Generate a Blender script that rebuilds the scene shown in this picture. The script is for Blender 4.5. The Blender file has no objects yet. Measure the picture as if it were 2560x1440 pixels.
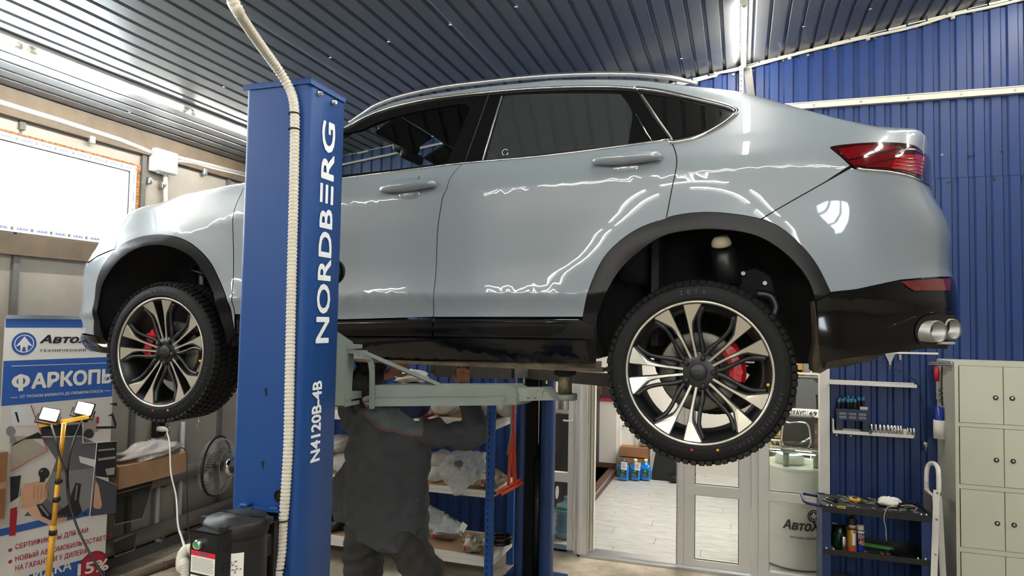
import bpy, bmesh, math, random
import numpy as np
from mathutils import Vector, Matrix
from mathutils.geometry import delaunay_2d_cdt
random.seed(7)
PI = math.pi
sc = bpy.context.scene
COL = sc.collection

# ------------------------------------------------------------------ camera
CAM_H, FPX = 2.10, 1707.0
YAW, PITCH, ROLL = math.radians(18.5), math.radians(2.65), math.radians(1.09)
_fw = Vector((-math.sin(YAW) * math.cos(PITCH), math.cos(YAW) * math.cos(PITCH), math.sin(PITCH)))
_r0 = Vector((math.cos(YAW), math.sin(YAW), 0))
_u0 = _r0.cross(_fw)
_R = _r0 * math.cos(ROLL) + _u0 * math.sin(ROLL)
_U = _u0 * math.cos(ROLL) - _r0 * math.sin(ROLL)
EYE = Vector((0, 0, CAM_H))
cam_data = bpy.data.cameras.new('camera')
cam = bpy.data.objects.new('camera', cam_data)
COL.objects.link(cam)
cam_data.sensor_width = 36.0
cam_data.lens = 36.0 * FPX / 2560.0
cam_data.clip_start = 0.05
m3 = Matrix((_R, _U, -_fw)).transposed()
cam.matrix_world = Matrix.Translation(EYE) @ m3.to_4x4()
sc.camera = cam

# ------------------------------------------------------------------ view, world
sc.view_settings.view_transform = 'Standard'
sc.view_settings.look = 'None'
sc.view_settings.gamma = 1.0
sc.view_settings.use_curve_mapping = False
sc.view_settings.exposure = 1.6
TUBE_POWER = 42.0
world = bpy.data.worlds.new('overcast')
sc.world = world
world.use_nodes = True
bgn = world.node_tree.nodes['Background']
bgn.inputs['Color'].default_value = (0.86, 0.93, 1.0, 1)
bgn.inputs['Strength'].default_value = 9.0

def P(px, py, X=None, Y=None, Z=None):
    """the point where the sight line of a picture position meets the plane X=, Y= or Z="""
    d = _fw + _R * ((px - 1280) / FPX) - _U * ((py - 720) / FPX)
    if X is not None: t = (X - EYE.x) / d.x
    elif Y is not None: t = (Y - EYE.y) / d.y
    else: t = (Z - EYE.z) / d.z
    return EYE + d * t

def px_of(p):
    q = Vector(p) - EYE; z = q.dot(_fw)
    return 1280 + FPX * q.dot(_R) / z, 720 - FPX * q.dot(_U) / z

# ------------------------------------------------------------------ materials
def lin(c):
    out = []
    for v in c[:3]:
        v = v / 255.0
        out.append(v / 12.92 if v <= 0.04045 else ((v + 0.055) / 1.055) ** 2.4)
    return (out[0], out[1], out[2], 1.0)

def _nd(nt, typ, **kw):
    n = nt.nodes.new(typ)
    for k, v in kw.items():
        if k in n.inputs: n.inputs[k].default_value = v
        else: setattr(n, k, v)
    return n

def mat(name, rgb, rough=0.5, metal=0.0, coat=0.0, var=None, bump=None, rgb2=None, stretch=None, spec=0.5, emit=None, estr=1.0, trans=0.0, alpha=1.0, fleck=None):
    """var=(scale, amount): cloudy colour variation towards rgb2; bump=(scale, strength)"""
    m = bpy.data.materials.new(name)
    m.use_nodes = True
    nt = m.node_tree
    b = nt.nodes['Principled BSDF']
    b.inputs['Base Color'].default_value = lin(rgb)
    b.inputs['Roughness'].default_value = rough
    b.inputs['Metallic'].default_value = metal
    b.inputs['Specular IOR Level'].default_value = spec
    b.inputs['Coat Weight'].default_value = coat
    b.inputs['Coat Roughness'].default_value = 0.03
    if trans: b.inputs['Transmission Weight'].default_value = trans
    if alpha < 1: b.inputs['Alpha'].default_value = alpha
    if emit is not None:
        b.inputs['Emission Color'].default_value = lin(emit)
        b.inputs['Emission Strength'].default_value = estr
    vec = None
    if var or bump or fleck:
        tc = nt.nodes.new('ShaderNodeTexCoord')
        vec = tc.outputs['Object']
        if stretch:
            mp = nt.nodes.new('ShaderNodeMapping')
            mp.inputs['Scale'].default_value = stretch
            nt.links.new(vec, mp.inputs['Vector'])
            vec = mp.outputs['Vector']
    if var:
        n = _nd(nt, 'ShaderNodeTexNoise', Scale=var[0], Detail=6.0, Roughness=0.6)
        nt.links.new(vec, n.inputs['Vector'])
        r = nt.nodes.new('ShaderNodeValToRGB')
        r.color_ramp.elements[0].position = 0.35
        r.color_ramp.elements[1].position = 0.7
        mx = nt.nodes.new('ShaderNodeMix'); mx.data_type = 'RGBA'
        mx.inputs['A'].default_value = lin(rgb)
        c2 = rgb2 if rgb2 else tuple(max(0, v * 0.72) for v in rgb)
        mx.inputs['B'].default_value = lin(c2)
        ml = _nd(nt, 'ShaderNodeMath', operation='MULTIPLY'); ml.inputs[1].default_value = var[1]
        nt.links.new(n.outputs['Fac'], r.inputs['Fac'])
        nt.links.new(r.outputs['Color'], ml.inputs[0])
        nt.links.new(ml.outputs[0], mx.inputs['Factor'])
        nt.links.new(mx.outputs['Result'], b.inputs['Base Color'])
    if bump:
        n2 = _nd(nt, 'ShaderNodeTexNoise', Scale=bump[0], Detail=4.0)
        nt.links.new(vec, n2.inputs['Vector'])
        bp = _nd(nt, 'ShaderNodeBump', Strength=bump[1], Distance=bump[2] if len(bump) > 2 else 0.01)
        nt.links.new(n2.outputs['Fac'], bp.inputs['Height'])
        nt.links.new(bp.outputs['Normal'], b.inputs['Normal'])
    return m

def glass(name, tint=(235, 245, 245), refl=1.0, rough=0.0, haze=0.0, hazec=(120, 132, 134)):
    m = bpy.data.materials.new(name)
    m.use_nodes = True
    nt = m.node_tree
    nt.nodes.clear()
    out = nt.nodes.new('ShaderNodeOutputMaterial')
    tr = nt.nodes.new('ShaderNodeBsdfTransparent'); tr.inputs['Color'].default_value = lin(tint)
    gl = nt.nodes.new('ShaderNodeBsdfGlossy'); gl.inputs['Roughness'].default_value = rough
    fr = nt.nodes.new('ShaderNodeFresnel')
    ge = nt.nodes.new('ShaderNodeNewGeometry'); mr = nt.nodes.new('ShaderNodeMapRange')     # a thin sheet reflects alike from both sides
    mr.inputs['To Min'].default_value = 1.5; mr.inputs['To Max'].default_value = 1 / 1.5
    nt.links.new(ge.outputs['Backfacing'], mr.inputs['Value']); nt.links.new(mr.outputs['Result'], fr.inputs['IOR'])
    ml = nt.nodes.new('ShaderNodeMath'); ml.operation = 'MULTIPLY'; ml.inputs[1].default_value = refl
    mx = nt.nodes.new('ShaderNodeMixShader')
    nt.links.new(fr.outputs[0], ml.inputs[0]); nt.links.new(ml.outputs[0], mx.inputs[0])
    src = tr.outputs[0]
    if haze:                                     # tinted film scatters a little
        df = nt.nodes.new('ShaderNodeBsdfDiffuse'); df.inputs['Color'].default_value = lin(hazec)
        hz = nt.nodes.new('ShaderNodeMixShader'); hz.inputs[0].default_value = haze
        nt.links.new(src, hz.inputs[1]); nt.links.new(df.outputs[0], hz.inputs[2]); src = hz.outputs[0]
    nt.links.new(src, mx.inputs[1]); nt.links.new(gl.outputs[0], mx.inputs[2])
    nt.links.new(mx.outputs[0], out.inputs['Surface'])
    return m

def emission(name, rgb, s):
    m = bpy.data.materials.new(name); m.use_nodes = True
    nt = m.node_tree; nt.nodes.clear()
    o = nt.nodes.new('ShaderNodeOutputMaterial'); e = nt.nodes.new('ShaderNodeEmission')
    e.inputs['Color'].default_value = lin(rgb); e.inputs['Strength'].default_value = s
    nt.links.new(e.outputs[0], o.inputs['Surface'])
    return m

MT = {}
def mm(key, *a, **k):
    MT[key] = mat(key, *a, **k); return MT[key]
mm('paint_grey', (121, 130, 137), 0.35, coat=1.0)
mm('gloss_black', (9, 10, 11), 0.13, spec=.45)
mm('clad_black', (16, 17, 18), 0.2, var=(14, .5), rgb2=(30, 30, 29))
mm('liner_black', (17, 18, 20), 0.9, bump=(60, .4), var=(9, .5), rgb2=(34, 34, 34))
mm('matt_black', (20, 21, 22), 0.55)
mm('deep_black', (8, 8, 9), 0.7)
mm('satin_black', (20, 22, 24), 0.38)
mm('rubber', (13, 14, 15), 0.66, bump=(90, .15), spec=.3)
mm('rubber_text', (56, 58, 59), 0.6)
mm('disc_steel', (112, 108, 100), 0.5, 0.8)
mm('machined', (205, 200, 186), 0.28, 0.75)
mm('chrome', (225, 225, 225), 0.1, 1.0)
mm('satin_alu', (205, 206, 208), 0.3, 1.0)
mm('dull_steel', (150, 150, 146), 0.42, 0.85)
mm('galv', (165, 166, 164), 0.45, 0.7, var=(20, .5))
mm('rust_steel', (128, 118, 98), 0.55, 0.6, var=(25, .9), rgb2=(70, 58, 42), bump=(50, .4))
mm('mud', (96, 84, 68), 0.95, var=(12, .8), rgb2=(52, 46, 40), bump=(30, 1.0))
mm('caliper_red', (178, 28, 38), 0.35)
mm('lamp_red', (112, 4, 13), 0.08, coat=1.0, var=(9, .7), rgb2=(60, 1, 6))
mm('lamp_dark', (46, 3, 8), 0.08, coat=1.0)
mm('lamp_bright', (168, 18, 24), 0.1, coat=1.0)
mm('lift_blue', (4, 64, 130), 0.5, bump=(480, .14))
mm('lift_grey', (118, 127, 121), 0.45, var=(12, .5), rgb2=(104, 112, 106))
mm('far_blue', (20, 56, 108), 0.4, var=(8, .5))
mm('white_vinyl', (232, 236, 240), 0.45)
mm('conduit', (206, 201, 186), 0.5)
mm('conduit_grey', (168, 168, 164), 0.5)
mm('wall_blue', (10, 49, 108), 0.45, var=(5, .6), rgb2=(28, 46, 82), stretch=(6, 1, 1))
mm('ceil_metal', (126, 128, 129), 0.28, 0.5, var=(3, .4), rgb2=(112, 114, 116))
mm('panel_grey', (152, 146, 136), 0.6, var=(3, .6), rgb2=(128, 121, 111), bump=(6, .15))
mm('steel_dark', (98, 96, 92), 0.6, var=(8, .6))
mm('arch_black', (10, 11, 12), 0.32, spec=.22)
mm('beam_beige', (104, 90, 73), 0.65, var=(6, .6))
mm('pipe_grey', (142, 136, 124), 0.55, var=(5, .7), rgb2=(112, 106, 96))
mm('concrete', (186, 174, 154), 0.85, var=(4, .8), rgb2=(112, 102, 88), bump=(40, .3))
mm('white_pvc', (222, 219, 212), 0.4)
mm('white_paint', (222, 220, 212), 0.5, var=(7, .3), rgb2=(196, 192, 182))
mm('office_wall', (205, 200, 194), 0.7)
mm('office_white', (226, 226, 222), 0.6)
mm('wood_dark', (84, 58, 46), 0.5, var=(4, .7), stretch=(1, 12, 12))
mm('wood_floor', (118, 98, 84), 0.45, var=(4, .7), stretch=(2, 14, 8))
mm('cabinet', (196, 197, 178), 0.5, var=(3, .25), rgb2=(184, 184, 166))
mm('cardboard', (176, 138, 104), 0.8, var=(8, .4))
mm('yellow', (214, 158, 44), 0.4)
mm('red', (186, 30, 42), 0.4)
mm('orange_red', (208, 78, 44), 0.4)
mm('green', (62, 150, 66), 0.4)
mm('button_green', (40, 170, 60), 0.3)
mm('navy_cloth', (34, 44, 78), 0.85)
mm('jacket', (60, 63, 66), 0.88, var=(9, .4), rgb2=(50, 53, 56), bump=(7, 1.0, .05))
mm('jacket_light', (92, 98, 100), 0.88, var=(9, .4), bump=(8, 1.0, .04))
mm('trousers', (56, 55, 53), 0.9, var=(8, .6), rgb2=(46, 45, 43), bump=(8, 1.0, .04))
mm('skin', (176, 126, 104), 0.55, bump=(60, .1))
mm('hair', (40, 34, 30), 0.8)
mm('banner_white', (214, 212, 206), 0.5)
mm('banner_blue', (42, 84, 156), 0.5)
mm('ink_dark', (28, 28, 34), 0.5)
mm('ink_red', (168, 28, 56), 0.5)
mm('ink_grey', (120, 118, 116), 0.5)
mm('foam', (206, 204, 196), 0.7, bump=(22, .8), var=(10, .4))
mm('foil', (170, 164, 144), 0.3, 0.6, bump=(35, 1.0), var=(30, .7), rgb2=(110, 104, 88))
mm('fluid_blue', (16, 120, 206), 0.15, coat=0.5)
mm('water_blue', (96, 138, 156), 0.1, coat=0.6)
mm('barrel', (216, 215, 210), 0.35, coat=.3)
mm('label_white', (232, 230, 222), 0.5)
mm('gold_can', (176, 134, 60), 0.35, 0.4)
mm('blue_can', (24, 52, 150), 0.3)
mm('blue_plastic', (28, 54, 120), 0.4)
mm('teal_plastic', (44, 104, 140), 0.4)
mm('foam_brown', (168, 118, 70), 0.9, bump=(40, 1.0), var=(20, .8), rgb2=(120, 76, 36))
mm('wood_box', (150, 106, 72), 0.6, var=(6, .6))
mm('interior', (16, 17, 19), 0.8)
mm('interior_grey', (46, 44, 44), 0.8)
MT['glass_clear'] = glass('glass_clear', (249, 250, 249), 0.8)
MT['glass_car'] = glass('glass_car', (205, 214, 212), 0.9)
MT['glass_tint'] = glass('glass_tint', (78, 84, 84), 3.0, haze=.12)
MT['glass_dark'] = glass('glass_dark', (26, 27, 28), 1.8, haze=.02)
MT['film'] = glass('film', (206, 208, 206), 1.0, 0.2)
MT['tube_light'] = emission('tube_light', (255, 252, 244), TUBE_POWER)
MT['flood_light'] = emission('flood_light', (255, 250, 228), 30.0)
MT['led_light'] = emission('led_light', (220, 232, 255), 3.0)

# ------------------------------------------------------------------ mesh builder
class MB:
    def __init__(s): s.v = []; s.f = []; s.m = []; s.sm = []; s.cur = 0; s.smooth = False
    def add(s, vs, fs, M=None, smooth=None):
        o = len(s.v)
        s.v += [tuple(M @ Vector(p)) if M is not None else tuple(p) for p in vs]
        for f in fs:
            s.f.append(tuple(i + o for i in f)); s.m.append(s.cur); s.sm.append(s.smooth if smooth is None else smooth)
        return s
    def box(s, c, d, rz=0.0, M=None):
        x, y, z = d[0] / 2, d[1] / 2, d[2] / 2
        vs = [(-x, -y, -z), (x, -y, -z), (x, y, -z), (-x, y, -z), (-x, -y, z), (x, -y, z), (x, y, z), (-x, y, z)]
        T = Matrix.Translation(c) @ Matrix.Rotation(rz, 4, 'Z')
        if M is not None: T = Matrix.Translation(c) @ M
        return s.add(vs, [(0, 3, 2, 1), (4, 5, 6, 7), (0, 1, 5, 4), (1, 2, 6, 5), (2, 3, 7, 6), (3, 0, 4, 7)], T, False)
    def bbox(s, lo, hi):
        return s.box([(a + b) / 2 for a, b in zip(lo, hi)], [abs(b - a) for a, b in zip(lo, hi)])
    def rbox(s, c, d, r=0.01, seg=3, M=None, rz=0.0):
        bm = bmesh.new(); bmesh.ops.create_cube(bm, size=1.0)
        bmesh.ops.scale(bm, vec=d, verts=bm.verts)
        bmesh.ops.bevel(bm, geom=bm.edges[:], offset=min(r, min(d) * .49), segments=seg, affect='EDGES', profile=.5)
        T = Matrix.Translation(c) @ (M if M is not None else Matrix.Rotation(rz, 4, 'Z'))
        bm.verts.ensure_lookup_table(); bm.verts.index_update()
        s.add([v.co for v in bm.verts], [[v.index for v in f.verts] for f in bm.faces], T, True); bm.free(); return s
    def bar(s, a, b, w, h, up=(0, 0, 1)):
        a, b = Vector(a), Vector(b); d = (b - a); L = d.length; d.normalize()
        u = Vector(up)
        if abs(d.dot(u)) > .98: u = Vector((0, 1, 0))
        x = d.cross(u).normalized(); z = x.cross(d)
        M = Matrix((x, d, z)).transposed()
        return s.box((a + b) / 2, (w, L, h), M=M.to_4x4())
    def tube(s, path, r, n=10, cap=True, smooth=True, closed=False):
        pts = [Vector(p) for p in path]; k = len(pts)
        rs = r if isinstance(r, (list, tuple)) else [r] * k
        t0 = (pts[1] - pts[0]).normalized()
        ref = Vector((0, 0, 1)) if abs(t0.z) < .9 else Vector((1, 0, 0))
        nrm = (ref - t0 * ref.dot(t0)).normalized()
        vs = []
        for i in range(k):
            if closed: t = pts[(i + 1) % k] - pts[i - 1]
            else: t = pts[min(i + 1, k - 1)] - pts[max(i - 1, 0)]
            if t.length < 1e-9: t = t0
            t = t.normalized()
            nrm = (nrm - t * nrm.dot(t)).normalized(); bn = t.cross(nrm)
            for j in range(n):
                a = 2 * PI * j / n
                vs.append(pts[i] + (nrm * math.cos(a) + bn * math.sin(a)) * rs[i])
        fs = []
        for i in range(k if closed else k - 1):
            i2 = (i + 1) % k
            for j in range(n):
                j2 = (j + 1) % n
                fs.append((i * n + j, i * n + j2, i2 * n + j2, i2 * n + j))
        s.add(vs, fs, None, smooth)
        if cap and not closed:
            o = len(s.v) - len(vs)
            s.f += [tuple(o + j for j in range(n))[::-1], tuple(o + (k - 1) * n + j for j in range(n))]
            s.m += [s.cur] * 2; s.sm += [False] * 2
        return s
    def cyl(s, a, b, r, n=16, r2=None, cap=True): return s.tube([a, b], [r, r if r2 is None else r2], n, cap)
    def lathe(s, prof, n=24, M=None, cap=False, smooth=True):
        """prof: (radius, height) pairs round local Z"""
        vs = []; k = len(prof)
        for (r, z) in prof:
            for j in range(n):
                a = 2 * PI * j / n; vs.append((r * math.cos(a), r * math.sin(a), z))
        fs = [(i * n + j, i * n + (j + 1) % n, (i + 1) * n + (j + 1) % n, (i + 1) * n + j) for i in range(k - 1) for j in range(n)]
        if cap: fs += [tuple(range(n))[::-1], tuple((k - 1) * n + j for j in range(n))]
        return s.add(vs, fs, M, smooth)
    def prism(s, poly, t, M=None, smooth=False):
        """2D polygon (x,y) extruded 0..t along local z"""
        n = len(poly)
        vs = [(p[0], p[1], 0) for p in poly] + [(p[0], p[1], t) for p in poly]
        ar = sum(poly[i][0] * poly[(i + 1) % n][1] - poly[(i + 1) % n][0] * poly[i][1] for i in range(n))
        fs = [tuple(range(n))[::-1], tuple(range(n, 2 * n))] + [(i, (i + 1) % n, n + (i + 1) % n, n + i) for i in range(n)]
        if ar < 0: fs = [f[::-1] for f in fs]
        return s.add(vs, fs, M, smooth)
    def sphere(s, c, r, nu=16, nv=10, sc3=(1, 1, 1), M=None):
        vs = []; fs = []
        for i in range(nv + 1):
            th = PI * i / nv
            for j in range(nu):
                a = 2 * PI * j / nu
                vs.append((r * sc3[0] * math.sin(th) * math.cos(a), r * sc3[1] * math.sin(th) * math.sin(a), r * sc3[2] * math.cos(th)))
        for i in range(nv):
            for j in range(nu): fs.append((i * nu + j, (i + 1) * nu + j, (i + 1) * nu + (j + 1) % nu, i * nu + (j + 1) % nu))
        T = Matrix.Translation(c) @ (M if M is not None else Matrix.Identity(4))
        return s.add(vs, fs, T, True)
    def build(s, name, m, parent=None, org=None):
        me = bpy.data.meshes.new(name)
        if parent is not None: o3 = ORG[parent.name]
        elif org is not None: o3 = Vector(org)
        else:
            xs = [p[0] for p in s.v]; ys = [p[1] for p in s.v]; zs = [p[2] for p in s.v]
            o3 = Vector(((min(xs) + max(xs)) / 2, (min(ys) + max(ys)) / 2, min(zs)))
        me.from_pydata([(p[0] - o3.x, p[1] - o3.y, p[2] - o3.z) for p in s.v], [], s.f)
        ms = m if isinstance(m, (list, tuple)) else [m]
        for x in ms: me.materials.append(MT[x] if isinstance(x, str) else x)
        me.polygons.foreach_set('use_smooth', s.sm)
        if len(ms) > 1: me.polygons.foreach_set('material_index', s.m)
        me.update()
        return link(name, me, parent, o3)

ORG = {}
def link(name, me, parent, o3):
    o = bpy.data.objects.new(name, me); COL.objects.link(o)
    if parent is not None:
        o.parent = parent; ORG[o.name] = ORG[parent.name]
    else:
        o.location = o3; ORG[o.name] = Vector(o3)
    return o
def thing(name, label, cat, loc=(0, 0, 0), group=None):
    o = bpy.data.objects.new(name, None); COL.objects.link(o)
    o.empty_display_size = .1; o.location = loc; ORG[o.name] = Vector(loc)
    o['label'] = label; o['category'] = cat
    if group: o['group'] = group
    return o
def part_root(name, parent, label=None):
    o = bpy.data.objects.new(name, None); COL.objects.link(o); o.empty_display_size = .1
    o.parent = parent; ORG[o.name] = ORG[parent.name]
    if label: o['label'] = label
    return o
def tag(o, label, cat, group=None):
    o['label'] = label; o['category'] = cat
    if group: o['group'] = group
    return o
def struct(o): o['kind'] = 'structure'; return o
def stuff(o): o['kind'] = 'stuff'; return o
def copy_tree(o, parent=None):
    c = o.copy(); COL.objects.link(c)
    if parent is not None: c.parent = parent
    ORG[c.name] = ORG[o.name]
    for ch in list(o.children): copy_tree(ch, c)
    return c
def lab(o, text): o['label'] = text; return o

def text_mesh(s, bold=0.0, shear=0.0, space=1.0, res=3):
    cu = bpy.data.curves.new('lettering', 'FONT')
    cu.body = s; cu.size = 1.0; cu.shear = shear; cu.space_character = space; cu.resolution_u = res
    ob = bpy.data.objects.new('lettering', cu); COL.objects.link(ob)
    dg = bpy.context.evaluated_depsgraph_get()
    me = bpy.data.meshes.new_from_object(ob.evaluated_get(dg))
    vs = [tuple(v.co) for v in me.vertices]; fs = [tuple(p.vertices) for p in me.polygons]
    bpy.data.objects.remove(ob); bpy.data.curves.remove(cu); bpy.data.meshes.remove(me)
    if bold:                                    # heavier strokes: the outline laid down again with small shifts
        v0, f0 = vs, fs; vs, fs = [], []
        for dx, dy in ((0, 0), (bold, 0), (-bold, 0), (0, bold), (0, -bold), (bold * .7, bold * .7), (-bold * .7, bold * .7), (bold * .7, -bold * .7), (-bold * .7, -bold * .7)):
            o = len(vs); vs += [(a + dx, b + dy, float(o // max(1, len(v0)))) for a, b, c in v0]; fs += [tuple(i + o for i in f) for f in f0]
    return vs, fs
LAYER = 0.00012
def put_text(mb, s, o, x, y, w, h, lift=0.0015, **k):
    """lettering fitted to the rectangle o + w*x + h*y, raised off the surface by lift"""
    vs, fs = text_mesh(s, **k)
    x0, x1 = min(v[0] for v in vs), max(v[0] for v in vs); y0, y1 = min(v[1] for v in vs), max(v[1] for v in vs)
    o, x, y = Vector(o), Vector(x).normalized(), Vector(y).normalized(); n = x.cross(y)
    mb.add([o + x * ((v[0] - x0) / (x1 - x0) * w) + y * ((v[1] - y0) / (y1 - y0) * h) + n * (lift + v[2] * LAYER) for v in vs], fs, None, False)
    return mb
def spl(xs, ys, n=400):
    """smooth Catmull-Rom table through the points, for np.interp"""
    xs, ys = np.array(xs, float), np.array(ys, float)
    m = np.gradient(ys, xs)
    for i in range(1, len(xs) - 1):
        d0 = (ys[i] - ys[i - 1]) / (xs[i] - xs[i - 1]); d1 = (ys[i + 1] - ys[i]) / (xs[i + 1] - xs[i])
        m[i] = 0 if d0 * d1 <= 0 else 2 * d0 * d1 / (d0 + d1)
    t = np.linspace(xs[0], xs[-1], n); i = np.clip(np.searchsorted(xs, t) - 1, 0, len(xs) - 2)
    h = xs[i + 1] - xs[i]; u = (t - xs[i]) / h
    y = (2 * u**3 - 3 * u**2 + 1) * ys[i] + (u**3 - 2 * u**2 + u) * h * m[i] + (-2 * u**3 + 3 * u**2) * ys[i + 1] + (u**3 - u**2) * h * m[i + 1]
    return lambda q: np.interp(q, t, y)
def arc(c, r, a0, a1, n): return [(c[0] + r * math.cos(a0 + (a1 - a0) * i / n), c[1] + r * math.sin(a0 + (a1 - a0) * i / n)) for i in range(n + 1)]
def axM(o, z, x=None):
    """frame at o whose local z points along z"""
    z = Vector(z).normalized(); x = Vector(x) if x is not None else (Vector((1, 0, 0)) if abs(z.x) < .9 else Vector((0, 0, 1)))
    x = (x - z * x.dot(z)).normalized(); y = z.cross(x)
    return Matrix.Translation(o) @ Matrix((x, y, z)).transposed().to_4x4()
def sag(a, b, d, n=12):
    a, b = Vector(a), Vector(b)
    return [a.lerp(b, i / n) + Vector((0, 0, -d * 4 * (i / n) * (1 - i / n))) for i in range(n + 1)]
def smooth_path(pts, n=6):
    pts = [Vector(p) for p in pts]; out = []
    for i in range(len(pts) - 1):
        p0 = pts[max(i - 1, 0)]; p1 = pts[i]; p2 = pts[i + 1]; p3 = pts[min(i + 2, len(pts) - 1)]
        for j in range(n):
            t = j / n
            out.append(0.5 * ((2 * p1) + (p2 - p0) * t + (2 * p0 - 5 * p1 + 4 * p2 - p3) * t * t + (3 * p1 - p0 - 3 * p2 + p3) * t**3))
    out.append(pts[-1]); return out
# ------------------------------------------------------------------ room shell
WX, BY, FY, EX = -4.9, 6.15, -4.6, 5.6          # left wall, back wall, wall behind, right wall
CEIL = [(-4.95, 3.655), (-0.4, 4.272), (2.1, 4.70), (5.7, 5.32)]
def ceil_z(x): return float(np.interp(x, [c[0] for c in CEIL], [c[1] for c in CEIL]))

def corrugated(o, u, v, n, ul, vl, per=0.115, crest=0.062, slope=0.012, depth=0.018, lip=True):
    o, u, v, n = Vector(o), Vector(u), Vector(v), Vector(n)
    mb = MB(); prof = [(0, 0)]; q = 0.0
    while q < ul - 1e-6:
        for (du, dn) in ((slope, depth), (slope + crest, depth), (2 * slope + crest, 0), (per, 0)):
            if q + du < ul + 1e-6: prof.append((q + du, dn))
        q += per
    if prof[-1][0] < ul - 1e-4: prof.append((ul, prof[-1][1]))
    vs = []
    for (a, d) in prof: vs += [o + u * a + n * d, o + u * a + n * d + v * vl]
    mb.add(vs, [(2 * i, 2 * i + 2, 2 * i + 3, 2 * i + 1) for i in range(len(prof) - 1)], None, False)
    return mb
def struct_root(name):
    o = bpy.data.objects.new(name, None); COL.objects.link(o); ORG[o.name] = Vector((0, 0, 0)); o['kind'] = 'structure'; return o

# floor
mb = MB(); mb.bbox((WX - .1, FY - .1, -.12), (EX + .1, 6.16, 0))
struct(mb.build('floor', 'concrete'))
# ceiling: ribbed steel sheets, ribs running away from the camera
ceil = struct_root('ceiling')
x = WX - .05
SHEET = 0.115 * 9
while x < EX:
    w = min(SHEET, EX + .05 - x)
    z0, z1 = ceil_z(x), ceil_z(x + w)
    u = Vector((w, 0, z1 - z0)); L = u.length; u.normalize(); n = Vector((u.z, 0, -u.x))
    mb = corrugated(Vector((x, FY - .05, z0)) - n * .006, u, (0, 1, 0), n, L + .01, BY - FY + .1, crest=.084, slope=.007, depth=.02)
    mb.build('sheet', 'ceil_metal', ceil)
    x += w
mb = MB()
for xx, yy in [(x0, y0) for x0 in np.arange(-4.6, 4.5, .46) for y0 in (2.2, 4.1, 5.6)]:
    mb.cyl((xx, yy, ceil_z(xx) - .012), (xx, yy, ceil_z(xx) - .026), .011, 6)
stuff(mb.build('screw', 'chrome', ceil))

# back wall: blue ribbed sheets in two tiers, office opening below
wb = struct_root('wall_back')
def tier(x0, x1, z0, z1, dy=0.0):
    x = x0
    while x < x1 - .01:
        w = min(SHEET, x1 - x)
        corrugated((x, BY - dy, z0), (1, 0, 0), (0, 0, 1), (0, -1, 0), w, z1 - z0).build('sheet', 'wall_blue', wb)
        x += w
tier(-4.95, -1.70, 0, 2.55)
tier(0.69, EX, 0, 3.30)
tier(-4.95, 0.69, 2.55, 3.30)
tier(-4.95, EX, 3.28, 5.4, .004)
mb = MB(); mb.bbox((-4.95, BY + .03, 2.5), (EX, BY + .14, 5.4)); mb.bbox((-4.95, BY + .03, 0), (-1.75, BY + .14, 2.5)); mb.bbox((.72, BY + .03, 0), (EX, BY + .14, 2.5))
mb.build('backing', 'steel_dark', wb)
mb = MB()
for (px, py) in [(2354, 388), (2427, 387), (2503, 376), (2372, 453), (2484, 447), (2558, 441), (2158, 116), (2290, 71), (2325, 62), (2187, 97), (2085, 123), (2020, 139), (1957, 152), (2435, 33), (1833, 187)]:
    p = P(px, py, Y=BY - .02); mb.cyl(p, p + Vector((0, -.012, 0)), .012, 8)
stuff(mb.build('screw', 'chrome', wb))
# pale flashing frayed where sheets meet the ceiling
mb = MB()
for i in range(70):
    xx = -4.4 + i * .14
    h = random.choice((.0005, .002, .004, .008, .012))
    mb.box((xx, BY - .03, ceil_z(xx) - .02 - h / 2), (.13, .006, h + .006), M=Matrix.Rotation(-.15, 4, 'Y'))
stuff(mb.build('torn_film', 'conduit', wb))

# side and rear walls (outside the frame)
mb = MB(); mb.bbox((EX, FY, 0), (EX + .1, BY + .1, 5.4)); struct(mb.build('wall_right', 'panel_grey'))
mb = MB()
HOLES = [(1.3, 2.5, 1.9, 3.3)]
xs = [WX - .1, 1.3, 2.5, EX + .1]
for i in range(3):
    a, b = xs[i], xs[i + 1]
    h = [q for q in HOLES if abs(q[0] - a) < .01]
    if h: mb.bbox((a, FY - .1, 0), (b, FY, h[0][2])); mb.bbox((a, FY - .1, h[0][3]), (b, FY, 5.4))
    else: mb.bbox((a, FY - .1, 0), (b, FY, 5.4))
struct(mb.build('wall_front', 'panel_grey'))
for k, (a, b, z0, z1) in enumerate(HOLES):
    mb = MB()
    for i in range(4): mb.bbox((a + (b - a) * i / 3 - .03, FY - .08, z0), (a + (b - a) * i / 3 + .03, FY - .02, z1))
    for z in (z0, z1): mb.bbox((a, FY - .08, z - .03), (b, FY - .02, z + .03))
    o = struct(mb.build('window_%d' % (k + 2), 'white_pvc'))
    MB().bbox((a, FY - .055, z0), (b, FY - .05, z1)).build('pane', 'glass_clear', o)

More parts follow.
